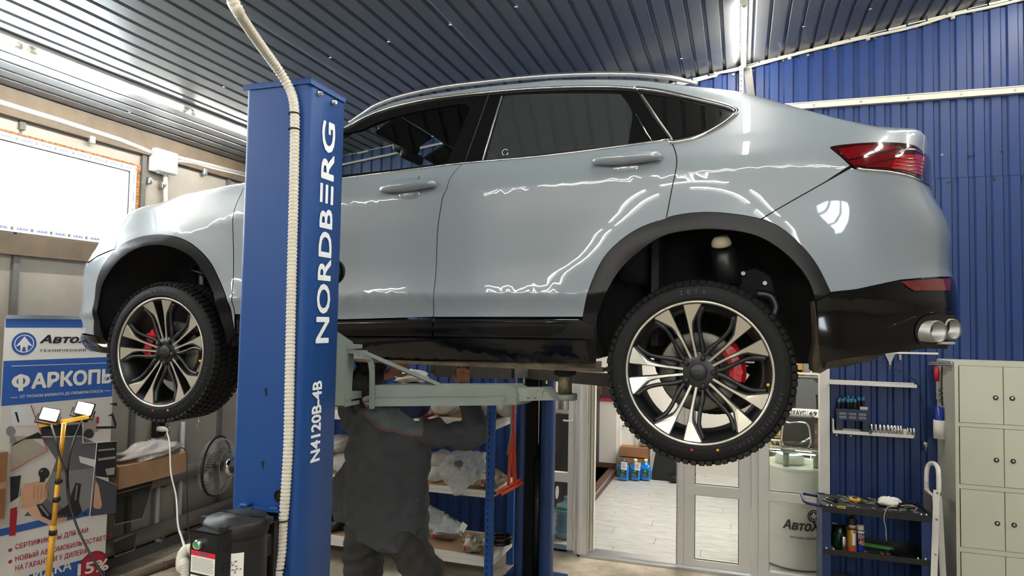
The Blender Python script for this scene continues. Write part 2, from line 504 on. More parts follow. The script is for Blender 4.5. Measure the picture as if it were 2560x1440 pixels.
# left wall: boards between steel posts, a long window, boards above and below it
wl = struct_root('wall_left')
WZ0, WZ1, WY0, WY1 = 2.655, 3.345, 1.7, 4.46
posts = [-4.7, -3.6, -2.5, -1.4, -.3, .75, 1.6, 2.42, 3.47, 4.52, 5.55, 6.2]
for a, b in zip(posts[:-1], posts[1:]):
    if b <= 2.5 and a >= 1.6 or (a >= 1.5 and b <= 4.53):
        mb = MB(); mb.bbox((WX - .05, a + .012, 0), (WX, b - .012, WZ0)); mb.build('board', 'panel_grey', wl)
        mb = MB(); mb.bbox((WX - .05, a + .012, WZ1 + .02), (WX, b - .012, 3.7)); mb.build('board', 'panel_grey', wl)
    else:
        mb = MB(); mb.bbox((WX - .05, a + .012, 0), (WX, b - .012, 3.7)); mb.build('board', 'panel_grey', wl)
mb = MB(); mb.bbox((WX - .05, WY1 + .06, WZ0), (WX - .002, 4.52, WZ1 + .02)); mb.build('board', 'panel_grey', wl)
mb = MB(); mb.bbox((WX - .14, FY, 0), (WX - .05, WY0, 3.8)); mb.bbox((WX - .14, WY1 + .06, 0), (WX - .05, 6.2, 3.8)); mb.bbox((WX - .14, WY0, 0), (WX - .05, WY1 + .06, WZ0)); mb.bbox((WX - .14, WY0, WZ1 + .02), (WX - .05, WY1 + .06, 3.8))
mb.build('backing', 'steel_dark', wl)
for p in posts[4:-1]:
    lo = 0
    if 1.7 < p < 4.5:
        MB().bbox((WX, p - .022, 0), (WX + .03, p + .022, 2.49)).build('post', 'steel_dark', wl)
        MB().bbox((WX, p - .022, WZ1 + .05), (WX + .02, p + .022, 3.46)).build('post', 'steel_dark', wl)
    else: MB().bbox((WX, p - .022, 0), (WX + .03, p + .022, 3.46)).build('post', 'steel_dark', wl)
MB().bbox((WX, FY, 3.46), (WX + .05, 6.15, 3.65)).build('top_rail', 'beam_beige', wl)
MB().bbox((WX, FY, 2.49), (WX + .06, 4.9, 2.635)).build('window_board', 'beam_beige', wl)
MB().bbox((WX, FY, 0), (WX + .035, 6.15, .09)).build('floor_rail', 'steel_dark', wl)
mb = MB()
for y in (.2, 1.2, 2.2, 3.2, 4.0, 5.2): mb.rbox((WX + .04, y, 3.455), (.03, .05, .06), .006)
stuff(mb.build('bracket', 'galv', wl))

# window in the left wall: new vinyl frame still in its printed film, foam in the gap
w1 = struct_root('window_1')
fw = .05
mb = MB()
mb.bbox((WX - .05, WY0, WZ0), (WX + .01, WY1, WZ0 + fw)); mb.bbox((WX - .05, WY0, WZ1 - fw), (WX + .01, WY1, WZ1))
mb.bbox((WX - .05, WY1 - fw, WZ0 + fw), (WX + .01, WY1, WZ1 - fw)); mb.bbox((WX - .05, WY0, WZ0 + fw), (WX + .01, WY0 + fw, WZ1 - fw))
mb.build('frame', 'white_pvc', w1)
MB().bbox((WX - .03, WY0 + fw, WZ0 + fw), (WX - .022, WY1 - fw, WZ1 - fw)).build('pane', 'glass_clear', w1)
mb = MB()
pts = [(WY1 - fw + .004, WZ0 + fw), (WY1 - fw + .004, WZ1 - fw)]
mb.bbox((WX - .02, WY0 + fw, WZ1 - fw - .008), (WX - .01, WY1 - fw, WZ1 - fw)); mb.bbox((WX - .02, WY1 - fw - .008, WZ0 + fw), (WX - .01, WY1 - fw, WZ1 - fw))
mb.build('gasket', 'matt_black', w1)
mb = MB(); mb2 = MB(); mb3 = MB()
y = 2.3; i = 0
while y < WY1 - .1:
    for z in (WZ1 - fw / 2, WZ0 + fw / 2):
        mb.bbox((WX + .0102, y, z - .017), (WX + .0112, y + .10, z + .017))
        for q in range(9): mb2.bbox((WX + .0112, y + .012 + q * .009, z - .008), (WX + .0118, y + .018 + q * .009, z + .002 + .008 * ((q * 7 + i) % 3 > 0)))
        mb3.bbox((WX + .0112, y + .112, z - .011), (WX + .0116, y + .131, z + .011))
    y += .145; i += 1
z = WZ0 + .09
while z < WZ1 - .12:
    mb.bbox((WX + .0102, WY1 - .042, z), (WX + .0112, WY1 - .008, z + .10))
    for q in range(9): mb2.bbox((WX + .0112, WY1 - .033, z + .012 + q * .009), (WX + .0118, WY1 - .018, z + .018 + q * .009))
    z += .145
stuff(mb.build('film_patch', 'label_white', w1)); stuff(mb2.build('film_print', mat('film_print', (82, 112, 168), .5), w1)); stuff(mb3.build('film_mark', 'ink_grey', w1))
mb = MB()
for i in range(26):
    zz = WZ0 + i * .027
    mb.sphere((WX - .005, WY1 + .022 + random.uniform(-.006, .006), zz + .014), .026, 8, 6, (1, random.uniform(.6, 1), 1))
for i in range(54):
    yy = 2.0 + i * .046
    mb.sphere((WX - .012, yy, WZ1 + .012), .016, 6, 5, (1, 1.6, random.uniform(.5, 1)))
stuff(mb.build('foam_seal', 'foam_brown', w1))

# ---- ceiling tubes: two rows in view, more overhead and behind
def tube_lamp(x, y0, y1, label, up=.045, group='linear tube lamps in rows under the ceiling'):
    z = ceil_z(x) - up
    t = thing('tube_lamp', label, 'lamp', (x, (y0 + y1) / 2, z), group)
    mb = MB(); mb.rbox((x, (y0 + y1) / 2, z + .026), (.044, y1 - y0 - .02, .02), .006); mb.build('housing', 'white_paint', t)
    mb = MB(); mb.cyl((x, y0 + .04, z), (x, y1 - .04, z), .017, 12); mb.build('tube', 'tube_light', t)
    for (a, b) in ((y0, y0 + .045), (y1 - .045, y1)): MB().cyl((x, a, z), (x, b, z), .0205, 12).build('end_cap', 'conduit', t)
    return t
tube_lamp(-4.19, 1.68, 2.94, 'glowing ceiling tube highest above the long window, its end at the frame edge', group=None)
tube_lamp(-4.19, 2.99, 4.25, 'middle glowing ceiling tube of the row above the long window', group=None)
tube_lamp(-4.19, 4.30, 5.56, 'glowing ceiling tube running behind the blue lift post', group=None)
tube_lamp(0.02, 4.82, 6.06, 'bright tube lamp under dark ceiling above the blue back wall', .05, group=None)
for (xx, ys) in ((-4.19, (-2.2, -.9, .4)), (0.02, (3.5, 2.2, .9)), (2.3, (4.6, 3.3, 2.0, .7)), (3.9, (4.6, 2.9))):
    for y in ys: tube_lamp(xx, y, y + 1.24, 'linear tube lamp under the ribbed ceiling out of view overhead', .05)
def tube_lamp_across(x0, x1, y):
    z0, z1 = ceil_z(x0) - .05, ceil_z(x1) - .05
    t = thing('tube_lamp', 'linear tube lamp under the ribbed ceiling out of view overhead', 'lamp', ((x0 + x1) / 2, y, z0), 'linear tube lamps in rows under the ceiling')
    a, b = Vector((x0, y, z0)), Vector((x1, y, z1))
    MB().bar(a + Vector((0, 0, .026)), b + Vector((0, 0, .026)), .044, .02).build('housing', 'white_paint', t)
    MB().cyl(a.lerp(b, .03), b.lerp(a, .03), .017, 12).build('tube', 'tube_light', t)
    for (p, q) in ((a, a.lerp(b, .035)), (b.lerp(a, .035), b)): MB().cyl(p, q, .0205, 12).build('end_cap', 'conduit', t)
for y, xs_ in ((-1.9, (-3.6, -2.3, -.6, .8)), (-3.4, (-4.0, -2.6, -1.2, .4, 1.8))):
    for x in xs_: tube_lamp_across(x, x + 1.24, y)
mb = MB(); mb.tube([(-4.19 + .045, 1.4, ceil_z(-4.19) - .02), (-4.19 + .045, 5.6, ceil_z(-4.19) - .02)], .012, 8)
tag(mb.build('cable_conduit', 'conduit_grey'), 'thin grey conduit along the row of ceiling tubes above the window', 'conduit')

# ---- back wall fittings
mb = MB(); mb.bbox((-1.2, BY - .06, 3.905), (EX, BY - .018, 3.95)); mb.bbox((-1.2, BY - .066, 3.95), (EX, BY - .018, 3.957))
r = thing('wall_rail', 'pale metal rail screwed across the blue wall above the car tail', 'rail', (2, BY - .02, 3.9))
mb.build('rail', 'conduit', r)
mb = MB()
for px in (2034, 2152, 2271, 2404, 2538): p = P(px, 243, Y=BY - .06); MB().cyl((p.x, BY - .06, 3.927), (p.x, BY - .067, 3.927), .009, 8).build('screw', 'dull_steel', r)
pts = [P(1725, 206, Y=BY - .04), P(1790, 184, Y=BY - .04), P(1846, 174, Y=BY - .04), P(1890, 163, Y=BY - .04), P(1976, 139, Y=BY - .04), P(2060, 118, Y=BY - .04), P(2172, 92, Y=BY - .04), P(2280, 68, Y=BY - .04), P(2382, 37, Y=BY - .04), P(2470, 19, Y=BY - .04), P(2575, -6, Y=BY - .04)]
pts = [Vector((-4.7, BY - .04, 3.58)), Vector((-2.6, BY - .04, 3.86))] + pts
mb = MB(); mb.tube(smooth_path(pts, 6), .0125, 8)
c = thing('cable_conduit', 'pale grey conduit sagging along the top of the blue wall', 'conduit', (0, BY - .04, 4.2))
mb.build('tube', 'conduit', c)
mb = MB()
for px, py in ((1788, 187), (1974, 142), (2170, 94), (2382, 41)): p = P(px, py, Y=BY - .03); MB().rbox(p, (.03, .03, .05), .008).build('clip', 'conduit_grey', c)
# perforated strap and channel under the right-hand tube
mb = MB()
a, b = P(1853, 165, Y=6.03), P(1853, 300, Y=6.03)
mb.bbox((a.x - .014, 6.026, b.z), (a.x + .014, 6.032, a.z)); mb.bbox((a.x + .014, 6.0, b.z), (a.x + .018, 6.032, a.z))
t = thing('hanger_strap', 'white perforated steel strap hanging below the tube lamp end', 'strap', (a.x, 6.03, b.z)); mb.build('strap', 'white_paint', t)
mb = MB()
z = b.z + .02
while z < a.z - .01: mb.bbox((a.x - .005, 6.0245, z), (a.x + .005, 6.0262, z + .016)); z += .044
stuff(mb.build('hole', 'deep_black', t))
mb = MB(); a = P(1868, 172, Y=6.08); b = P(1884, 300, Y=6.08); mb.bar(a, b, .06, .012, up=(0, 1, 0)); mb.bar(a + Vector((.03, -.02, 0)), b + Vector((.03, -.02, 0)), .006, .05, up=(0, 1, 0))
tag(mb.build('hanger_channel', 'steel_dark'), 'grey steel channel slanting down beside the perforated strap', 'bracket')

# ---- left wall services
def ribbed(path, r, name, m, label, cat='conduit', pitch=.011, n=10, lean=None):
    pts = [Vector(p) for p in path]
    Ls = [0]
    for a, b in zip(pts[:-1], pts[1:]): Ls.append(Ls[-1] + (b - a).length)
    k = int(Ls[-1] / (pitch / 3)); out = []; rr = []
    for i in range(k + 1):
        q = Ls[-1] * i / k
        out.append(Vector([np.interp(q, Ls, [p[c] for p in pts]) for c in range(3)])); rr.append(r if i % 3 != 0 else r * .8)
    mb = MB(); mb.tube(out, rr, n)
    return mb
LX = WX + .045
mb = MB(); mb.tube([P(-20, 250, X=LX), P(150, 302, X=LX), P(300, 350, X=LX), P(385, 384, X=LX)], .022, 10)
tag(mb.build('cable_conduit', 'conduit_grey'), 'grey conduit running above the window to the junction box', 'conduit')
p = P(408, 405, X=WX + .06)
j = thing('junction_box', 'white junction box on the wall beside the window corner', 'box', tuple(p))
MB().rbox(p, (.09, .24, .2), .012).build('body', 'white_vinyl', j)
MB().rbox(p + Vector((.048, 0, 0)), (.012, .225, .185), .004).build('lid', 'white_pvc', j)
mb = MB()
for dy in (-.06, -.02, .02, .06): mb.cyl(p + Vector((.01, dy, -.1)), p + Vector((.01, dy, -.115)), .016, 10)
mb.build('grommet', 'conduit_grey', j)
mb = ribbed([P(413, 438, X=LX), P(414, 520, X=LX), P(416, 640, X=LX)], .021, '', '', '')
tag(mb.build('corrugated_conduit', 'conduit'), 'corrugated conduit dropping from the junction box', 'conduit')
mb = MB(); mb.tube(smooth_path([P(436, 402, X=LX), P(480, 406, X=LX), P(530, 420, X=LX), P(600, 436, X=LX), P(660, 452, X=LX)], 5), .012, 8)
tag(mb.build('cable', 'white_pvc'), 'white cable from the junction box towards the lift post', 'cable')
mb = MB(); mb.tube([P(436, 392, X=LX), P(520, 412, X=LX), P(660, 448, X=LX)], .02, 10)
tag(mb.build('cable_conduit', 'conduit_grey'), 'grey conduit leaving the junction box towards the back corner', 'conduit')
mb = MB(); mb2 = MB()
for q in ((372, 452), (405, 463)):
    p = P(q[0], q[1], X=WX + .03); mb.rbox(p, (.05, .035, .06), .01); mb.cyl(p + Vector((.02, 0, 0)), p + Vector((.045, 0, 0)), .012, 8)
tag(mb.build('pipe_clamp', 'galv'), 'small steel clamps beside the window jamb', 'clamp')

# heating pipes along the wall
for py, lb in ((1177, 'upper fat grey heating pipe along the left wall'), (1298, 'lower fat grey heating pipe along the left wall')):
    p = P(474, py, X=WX + .075)
    mb = MB(); mb.cyl((WX + .075, -3, p.z), (WX + .075, 6.1, p.z), .066, 20)
    t = thing('heating_pipe', lb, 'pipe', (WX + .075, 3, p.z)); mb.build('pipe', 'pipe_grey', t)
    mb = MB()
    for y in (1.2, 3.1, 4.85): mb.bbox((WX + .01, y - .015, p.z - .09), (WX + .075, y + .015, p.z - .064))
    mb.build('bracket', 'steel_dark', t)
for px in (392, 462, 447):
    pass
for k, (px, y0, y1, lb) in enumerate(((395, 1215, 1380, 'thin grey pipe on the wall behind the plastic sheet'), (458, 1055, 1400, 'thin grey conduit on the wall below the front tyre'))):
    p = P(px, y0, X=WX + .05); q = P(px, y1, X=WX + .05)
    mb = MB(); mb.tube([(p.x, p.y, p.z), (p.x, p.y, max(q.z, .1) + .05), (p.x, p.y + .01, max(q.z, .1) + .01), (p.x, p.y + .06, max(q.z, .1) - .01)], .02, 8)
    tag(mb.build('wall_pipe', 'conduit_grey'), lb, 'pipe')
mb = MB(); a = P(300, 1452, Z=.03); b = P(468, 1394, Z=.03); mb.cyl(a, b, .03, 10); mb.cyl(a.lerp(b, .62), a.lerp(b, .66), .034, 10)
tag(mb.build('floor_pipe', 'beam_beige'), 'dirty pale pipe lying on the floor along the wall', 'pipe')

# socket, plug and cords
p = P(396, 1068, X=WX + .05)
t = thing('socket_box', 'black socket box on the wall under the front tyre', 'socket', tuple(p))
MB().rbox(p, (.07, .1, .17), .015).build('body', 'matt_black', t)
mb = MB(); mb.cyl(p + Vector((.03, .01, -.02)), p + Vector((.075, .01, -.02)), .032, 14); mb.cyl(p + Vector((.03, .01, .05)), p + Vector((.05, .01, .05)), .028, 14); mb.build('outlet', 'satin_black', t)
pl = P(404, 1073, X=WX + .14)
t = thing('mains_cable', 'cream power cord plugged into the black socket box', 'cord', tuple(pl))
mb = MB(); mb.tube([pl + Vector((-.04, 0, 0)), pl + Vector((.0, .005, 0)), pl + Vector((.03, .01, 0)), pl + Vector((.05, .02, -.005))], [.022, .024, .02, .008], 12); mb.build('plug', 'white_pvc', t)
path = [pl + Vector((.05, .02, -.005)), P(418, 1082, Y=4.55), P(424, 1110, Y=4.5), P(427, 1180, Y=4.4), P(440, 1240, Y=4.1), P(445, 1310, Y=3.6), P(455, 1345, Y=3.0), P(464, 1372, Y=2.1), P(472, 1374, Y=1.83)]
MB().tube(smooth_path(path, 6), .0065, 8).build('cord', 'white_pvc', t)
path = [P(450, 1120, X=WX + .2), P(460, 1122, Y=4.85), P(467, 1145, Y=4.8), P(468, 1240, Y=4.6), P(470, 1310, Y=4.0), P(474, 1345, Y=3.4), P(478, 1400, Y=2.4)]
tag(MB().tube(smooth_path(path, 6), .004, 6).build('thin_cord', 'matt_black'), 'thin black cord hanging over the cardboard box', 'cord')
for px, y0, nn, lb in ((422, 1060, 3, 'short steel chain hanging beside the socket box'), (495, 1045, 3, 'short steel chain hanging under the tyre nearer the post')):
    mb = MB(); p = P(px, y0, X=WX + .06)
    for i in range(nn):
        c = p + Vector((0, 0, -.05 * i)); ax = (i % 2)
        ring = [c + Vector((.012 * math.cos(a) * ax, .012 * math.cos(a) * (1 - ax), .03 * math.sin(a))) for a in np.linspace(0, 2 * PI, 14)[:-1]]
        mb.tube(ring, .004, 6, closed=True)
    tag(mb.build('chain', 'chrome'), lb, 'chain')

# cardboard box on the upper pipe with a plastic bag on it
zp = P(474, 1177, X=WX + .075).z + .068
a = P(300, 1170, X=WX + .31); b = P(468, 1150, X=WX + .31)
t = thing('cardboard_box', 'long brown cardboard box lying on the upper heating pipe', 'box', (WX + .17, (a.y + b.y) / 2, zp))
y0, y1 = a.y, b.y
mb = MB(); mb.box((WX + .17, (y0 + y1) / 2, zp + .085), (.27, y1 - y0, .165)); mb.build('body', 'cardboard', t)
mb = MB(); mb.box((WX + .17 - .07, (y0 + y1) / 2, zp + .171), (.13, y1 - y0 - .004, .006)); mb.box((WX + .17 + .07, (y0 + y1) / 2, zp + .171), (.13, y1 - y0 - .004, .006)); mb.build('flap', 'cardboard', t)
def crumple(c, d, seed, nu=26, nv=16, amp=.28, flat=.0):
    rnd = random.Random(seed); mb = MB(); c = Vector(c)
    ph = [(rnd.uniform(2, 6), rnd.uniform(2, 6), rnd.uniform(0, 6.3), rnd.uniform(.4, 1)) for _ in range(7)]
    vs = []; fs = []
    for i in range(nv + 1):
        th = PI * i / nv
        for j in range(nu):
            a = 2 * PI * j / nu
            k = 1 + amp * sum(w * math.sin(f * a + g * th * 2 + p) for f, g, p, w in [(round(f), g, p, w) for f, g, p, w in ph]) / 3.2
            z = math.cos(th)
            if flat and z < 0: z *= flat
            vs.append(c + Vector((d[0] * math.sin(th) * math.cos(a) * k, d[1] * math.sin(th) * math.sin(a) * k, d[2] * z * k)))
    for i in range(nv):
        for j in range(nu): fs.append((i * nu + j, (i + 1) * nu + j, (i + 1) * nu + (j + 1) % nu, i * nu + (j + 1) % nu))
    return mb.add(vs, fs, None, True)
c = P(372, 1122, X=WX + .2)
MT['bag_film'] = mat('bag_film', (226, 220, 214), .25, coat=.4, alpha=.72)
tag(crumple((c.x, c.y, zp + .222), (.11, .3, .075), 3, amp=.4, flat=.6).build('plastic_bag', 'bag_film'), 'crumpled clear plastic bag lying on the long cardboard box', 'bag')

# clear sheets leaning behind the pipes
def sheet_quad(pts, name, label):
    pts = [Vector(p) for p in pts]
    n = (pts[1] - pts[0]).cross(pts[3] - pts[0]).normalized() * .004
    t = thing(name, label, 'plastic sheet', tuple(sum(pts, Vector()) / 4))
    mb = MB(); mb.add(pts + [p + n for p in pts], [(0, 1, 2, 3), (7, 6, 5, 4), (0, 4, 5, 1), (1, 5, 6, 2), (2, 6, 7, 3), (3, 7, 4, 0)]); mb.build('sheet', 'film', t)
    mb = MB(); mb.tube(pts, .005, 6, closed=True); mb.tube([pts[0].lerp(pts[3], .06), pts[1].lerp(pts[2], .06)], .004, 6); mb.build('edge', 'conduit_grey', t)
sheet_quad([P(284, 1232, X=WX + .15), P(381, 1205, X=WX + .15), P(357, 1296, X=WX + .15), P(286, 1312, X=WX + .15)], 'plastic_sheet', 'clear plastic sheet hanging in front of the upper heating pipe')
sheet_quad([P(284, 1352, X=WX + .15), P(342, 1328, X=WX + .15), P(336, 1374, X=WX + .15), P(286, 1392, X=WX + .15)], 'plastic_sheet', 'small clear plastic sheet below the lower heating pipe')
# box at the left edge, on the upper pipe
y1_ = P(18, 1170, X=WX + .26).y
t = thing('cardboard_box', 'brown box standing on the heating pipe left of the banner', 'box', (WX + .14, y1_ - .3, zp))
MB().bbox((WX + .01, y1_ - .6, zp), (WX + .26, y1_, zp + .44)).build('body', 'wood_box', t)
MB().bbox((WX + .255, y1_ - .6, zp + .2), (WX + .262, y1_ + .002, zp + .24)).build('packing_tape', 'cardboard', t)
# ------------------------------------------------------------------ two-post lift
PX0, PX1, PY0, PY1, PZ = -1.661, -1.393, 1.955, 2.165, 2.903
def c_section(mb, x0, x1, y0, y1, z0, z1, open_to, t=.006, lip=.05, r=.022):
    """folded column: outer plate, two sides, two lips"""
    pts = [(x0 + lip, y1), (x0, y1)] + [(x0 + r - r * math.cos(a), y0 + r - r * math.sin(a)) for a in np.linspace(0, PI / 2, 6)] + \
          [(x1 - r + r * math.sin(a), y0 + r - r * math.cos(a)) for a in np.linspace(0, PI / 2, 6)] + [(x1, y1), (x1 - lip, y1)]
    cx, cy = (x0 + x1) / 2, (y0 + y1) / 2
    inner = []
    for (x, y) in pts:
        inner.append((x + (t if x < cx else -t) if (x <= x0 + r or x >= x1 - r) else x, y + (t if y < cy else -t)))
    if open_to < 0: pts = [(x, y0 + y1 - y) for x, y in pts]; inner = [(x, y0 + y1 - y) for x, y in inner]
    n = len(pts)
    ring = pts + inner[::-1]
    m = len(ring)
    vs = [(x, y, z0) for x, y in ring] + [(x, y, z1) for x, y in ring]
    fs = []
    for i in range(m):
        j = (i + 1) % m
        fs.append((i, j, m + j, m + i) if open_to > 0 else (m + i, m + j, j, i))
    mb.add(vs, fs, None, True)
    return mb
lp = thing('lift_post', 'blue lift post with white lettering in front of the car', 'lift', ((PX0 + PX1) / 2, (PY0 + PY1) / 2, 0))
mb = MB(); c_section(mb, PX0, PX1, PY0, PY1, 0, PZ, 1); col = mb.build('column', 'lift_blue', lp)
mb = MB(); mb.rbox(((PX0 + PX1) / 2, (PY0 + PY1) / 2, PZ + .003), (PX1 - PX0 + .012, PY1 - PY0 + .012, .012), .005)
mb.bbox((PX0 - .005, PY0 - .006, PZ - .012), (PX1 + .005, PY0 - .001, PZ + .006)); mb.bbox((PX1 + .001, PY0 - .005, PZ - .014), (PX1 + .006, PY1, PZ + .006)); mb.build('top_cap', 'lift_blue', lp)
mb = MB(); mb.bbox((PX0 - .1, PY0 - .1, 0), (PX1 + .1, PY1 + .25, .02)); mb.build('base_plate', 'lift_blue', lp)
for q in ((797, 234), (832, 256)):
    p = P(q[0], q[1], X=PX1)
    MB().tube([p, p + Vector((.004, 0, 0)), p + Vector((.004, 0, 0)), p + Vector((.014, 0, 0))], [.011, .011, .0085, .008], 6).build('bolt', 'chrome', lp)
# lettering on the side face: reads upward, letters turned to the right
mb = MB()
a = P(803, 858, X=PX1); b = P(818, 305, X=PX1)
yb = P(833, 600, X=PX1).y; yt = P(793, 600, X=PX1).y
def side_text(s, z0, z1, yA, yB, **k):
    mb = MB(); put_text(mb, s, (PX1, yB, z0), (0, 0, 1), (0, -1, 0), z1 - z0, yB - yA, lift=-.0012, **k)
    mb.f = [f[::-1] for f in mb.f]
    return mb
# text x axis = +Z, text y axis = -Y, so the outward normal is +X
def side_text(s, z0, z1, yA, yB, **k):
    mb = MB(); put_text(mb, s, (PX1, yB, z0), (0, 0, 1), (0, -1, 0), z1 - z0, yB - yA, lift=.0015, **k); return mb
zA = P(806, 858, X=PX1).z; zB = P(818, 303, X=PX1).z
yA = P(796, 590, X=PX1).y; yB = P(829, 590, X=PX1).y
# the wordmark's E is drawn as three loose bars
mbT = MB(); L = zB - zA
segs = [('NORDB', .0, .603), ('RG', .735, 1.0)]
for s_, u0, u1 in segs:
    m2 = side_text(s_, zA + L * u0, zA + L * u1, yA, yB, bold=.022); mbT.add(m2.v, m2.f)
for k in range(3):
    yy = yB + (yA - yB) * (k * .405)
    mbT.add([(PX1 + .0015, yy, zA + L * .628), (PX1 + .0015, yy, zA + L * .713), (PX1 + .0015, yy + (yA - yB) * .19, zA + L * .713), (PX1 + .0015, yy + (yA - yB) * .19, zA + L * .628)], [(0, 1, 2, 3)])
mbT.build('lettering', 'white_vinyl', lp)
zA = P(778, 1157, X=PX1).z; zB = P(800, 951, X=PX1).z; yA = P(777, 1060, X=PX1).y; yB = P(801, 1060, X=PX1).y
side_text('N4120B-4B', zA, zB, yA, yB, bold=.03).build('model_lettering', 'white_vinyl', lp)
# holes in the outer plate
for q in ((665, 979), (657, 1161)):
    mb = MB(); p = P(q[0], q[1], Y=PY0)
    mb.prism([(x * .0065, y * .0065) for x, y in arc((0, 0), 1, 0, 2 * PI, 12)[:-1]], .001, axM(p + Vector((0, -.0006, .006)), (0, -1, 0)))
    mb.box(p + Vector((.001, -.0008, -.006)), (.006, .001, .016)); mb.build('keyhole', 'deep_black', lp)
p = P(700, 1240, Y=PY0); mb = MB(); mb.prism([(x * .018, y * .018) for x, y in arc((0, 0), 1, 0, 2 * PI, 20)[:-1]], .001, axM(p + Vector((0, -.0006, 0)), (0, -1, 0))); mb.build('cable_hole', 'deep_black', lp)
mb = MB(); mb.tube([p + Vector((.019 * math.cos(a), -.002, .019 * math.sin(a))) for a in np.linspace(0, 2 * PI, 20)[:-1]], .004, 6, closed=True); mb.build('grommet', 'rubber', lp)
# black round bumper pad reaching over the door
p = P(843, 678, Y=2.3)
p = P(851, 678, Y=2.28); mb = MB(); mb.cyl((p.x - .05, 2.15, p.z), (p.x - .05, 2.30, p.z), .042, 20); mb.cyl((p.x - .05, 2.30, p.z), (p.x - .05, 2.315, p.z), .05, 20); mb.build('door_bumper', 'rubber', lp)

# carriage and arms
lg = 'lift_grey'
cg = part_root('lift_carriage', lp, 'grey carriage plate sliding on the front blue post')
X1 = PX1 - .012
prof = [P(831, 820, X=X1), P(882, 855, X=X1), P(886, 872, X=X1), P(878, 1006, X=X1), P(871, 1014, X=X1), P(824, 1014, X=X1)]
mb = MB(); vs = [tuple(p) for p in prof] + [(p.x - .012, p.y, p.z) for p in prof]; n = len(prof)
mb.add(vs, [tuple(range(n))[::-1], tuple(range(n, 2 * n))] + [(i, (i + 1) % n, n + (i + 1) % n, n + i) for i in range(n)])
mb.build('side_plate', lg, cg)
mb = MB(); mb.add([(v[0] - (PX1 - PX0) + .024, v[1], v[2]) for v in vs], [tuple(range(n))[::-1], tuple(range(n, 2 * n))] + [(i, (i + 1) % n, n + (i + 1) % n, n + i) for i in range(n)]); mb.build('side_plate', lg, cg)
yin = prof[2].y
pz = lambda py: P(886, py, X=X1).z
for (y0, y1, ln) in ((862, 872, .055), (981, 997, .06), (1003, 1012, .045)):
    mb = MB(); mb.bbox((PX0 + .02, yin - .06, pz(y1)), (X1 + .002, yin + ln, pz(y0))); mb.build('arm_bracket', lg, cg)
arm = part_root('lift_arm', lp, 'grey telescopic lift arm reaching from the post under the rear sill')
AY0 = 2.36; A0 = P(900, 990, Y=AY0); A1 = P(1425, 992, Y=2.93)
def arm_pt(px, py):
    """a point on the arm's near face"""
    t = (px - 925) / (1385 - 925)
    return P(px, py, Y=2.37 + .48 * t)
def face_solid(mb, pts, th, d=(.25, .97, 0)):
    pts = [Vector(p) for p in pts]; n = len(pts); dv = Vector(d).normalized() * th
    mb.add(pts + [p + dv for p in pts], [tuple(range(n)), tuple(range(n, 2 * n))[::-1]] + [(i, n + i, n + (i + 1) % n, (i + 1) % n) for i in range(n)])
    return mb
mb = MB(); face_solid(mb, [arm_pt(934, 972), arm_pt(934, 1016), arm_pt(1290, 1013), arm_pt(1290, 970)], .1)
bm = bmesh.new(); me_ = mb.build('tube', lg, arm)
mb = MB(); face_solid(mb, [arm_pt(932, 963), arm_pt(932, 973), arm_pt(1287, 971), arm_pt(1273, 962)], .1); mb.build('top_strip', lg, arm)
mb = MB(); face_solid(mb, [p + Vector((0, -.005, 0)) for p in (arm_pt(936, 990), arm_pt(936, 993), arm_pt(1262, 990), arm_pt(1262, 988))], .006); mb.build('weld_seam', lg, arm)
mb = MB(); face_solid(mb, [arm_pt(1260, 1000) + Vector((0, -.006, 0)), arm_pt(1262, 1010) + Vector((0, -.006, 0)), arm_pt(1292, 1011) + Vector((0, -.006, 0)), arm_pt(1292, 985) + Vector((0, -.006, 0)), arm_pt(1280, 976) + Vector((0, -.006, 0)), arm_pt(1270, 979) + Vector((0, -.006, 0))], .12); mb.build('end_block', lg, arm)
p = arm_pt(1261, 997); mb = MB(); mb.cyl(p, p + Vector((0, -.012, 0)), .0075, 10); mb.build('stop_bolt', 'dull_steel', arm)
mb = MB(); face_solid(mb, [arm_pt(1285, 971) + Vector((0, .012, 0)), arm_pt(1288, 1004) + Vector((0, .012, 0)), arm_pt(1384, 1001) + Vector((0, .012, 0)), arm_pt(1356, 970) + Vector((0, .012, 0))], .075)
MT['arm_worn'] = mat('arm_worn', (134, 142, 134), .45, var=(30, 1.0), rgb2=(122, 128, 120)); mb.build('inner_arm', 'arm_worn', arm)
mb = MB()
for q in ((1316, 996, .012, .004), (1334, 996, .010, .004), (1354, 986, .003, .012), (1341, 977, .008, .003), (1357, 979, .006, .004)):
    c = arm_pt(q[0], q[1]) + Vector((0, .011, 0)); mb.add([c + Vector((q[2] * math.cos(a) * (1 + .3 * math.sin(3 * a)), 0, q[3] * math.sin(a))) for a in np.linspace(0, 2 * PI, 13)[:-1]], [tuple(range(12))])
mb.build('rust_chip', mat('rust', (124, 82, 50), .8), arm)
pad = P(1412, 992, Y=2.96)
mb = MB(); pz0 = P(1412, 1001, Y=2.93).z; pz1 = P(1412, 986, Y=2.93).z; mb.cyl((pad.x, 2.96, pz0), (pad.x, 2.96, pz1), .055, 28); mb.build('pad_plate', lg, arm)
ptop = 1.915
mb = MB(); mb.cyl((pad.x, 2.96, pz1), (pad.x, 2.96, 1.862), .031, 24); mb.build('extension_pin', 'rust_steel', arm)
mb = MB(); mb.lathe([(.035, 1.856), (.048, 1.862), (.05, 1.88), (.046, 1.884), (0, 1.884)], 20, Matrix.Translation((pad.x, 2.96, 0))); mb.build('rubber_pad', 'rubber', arm)
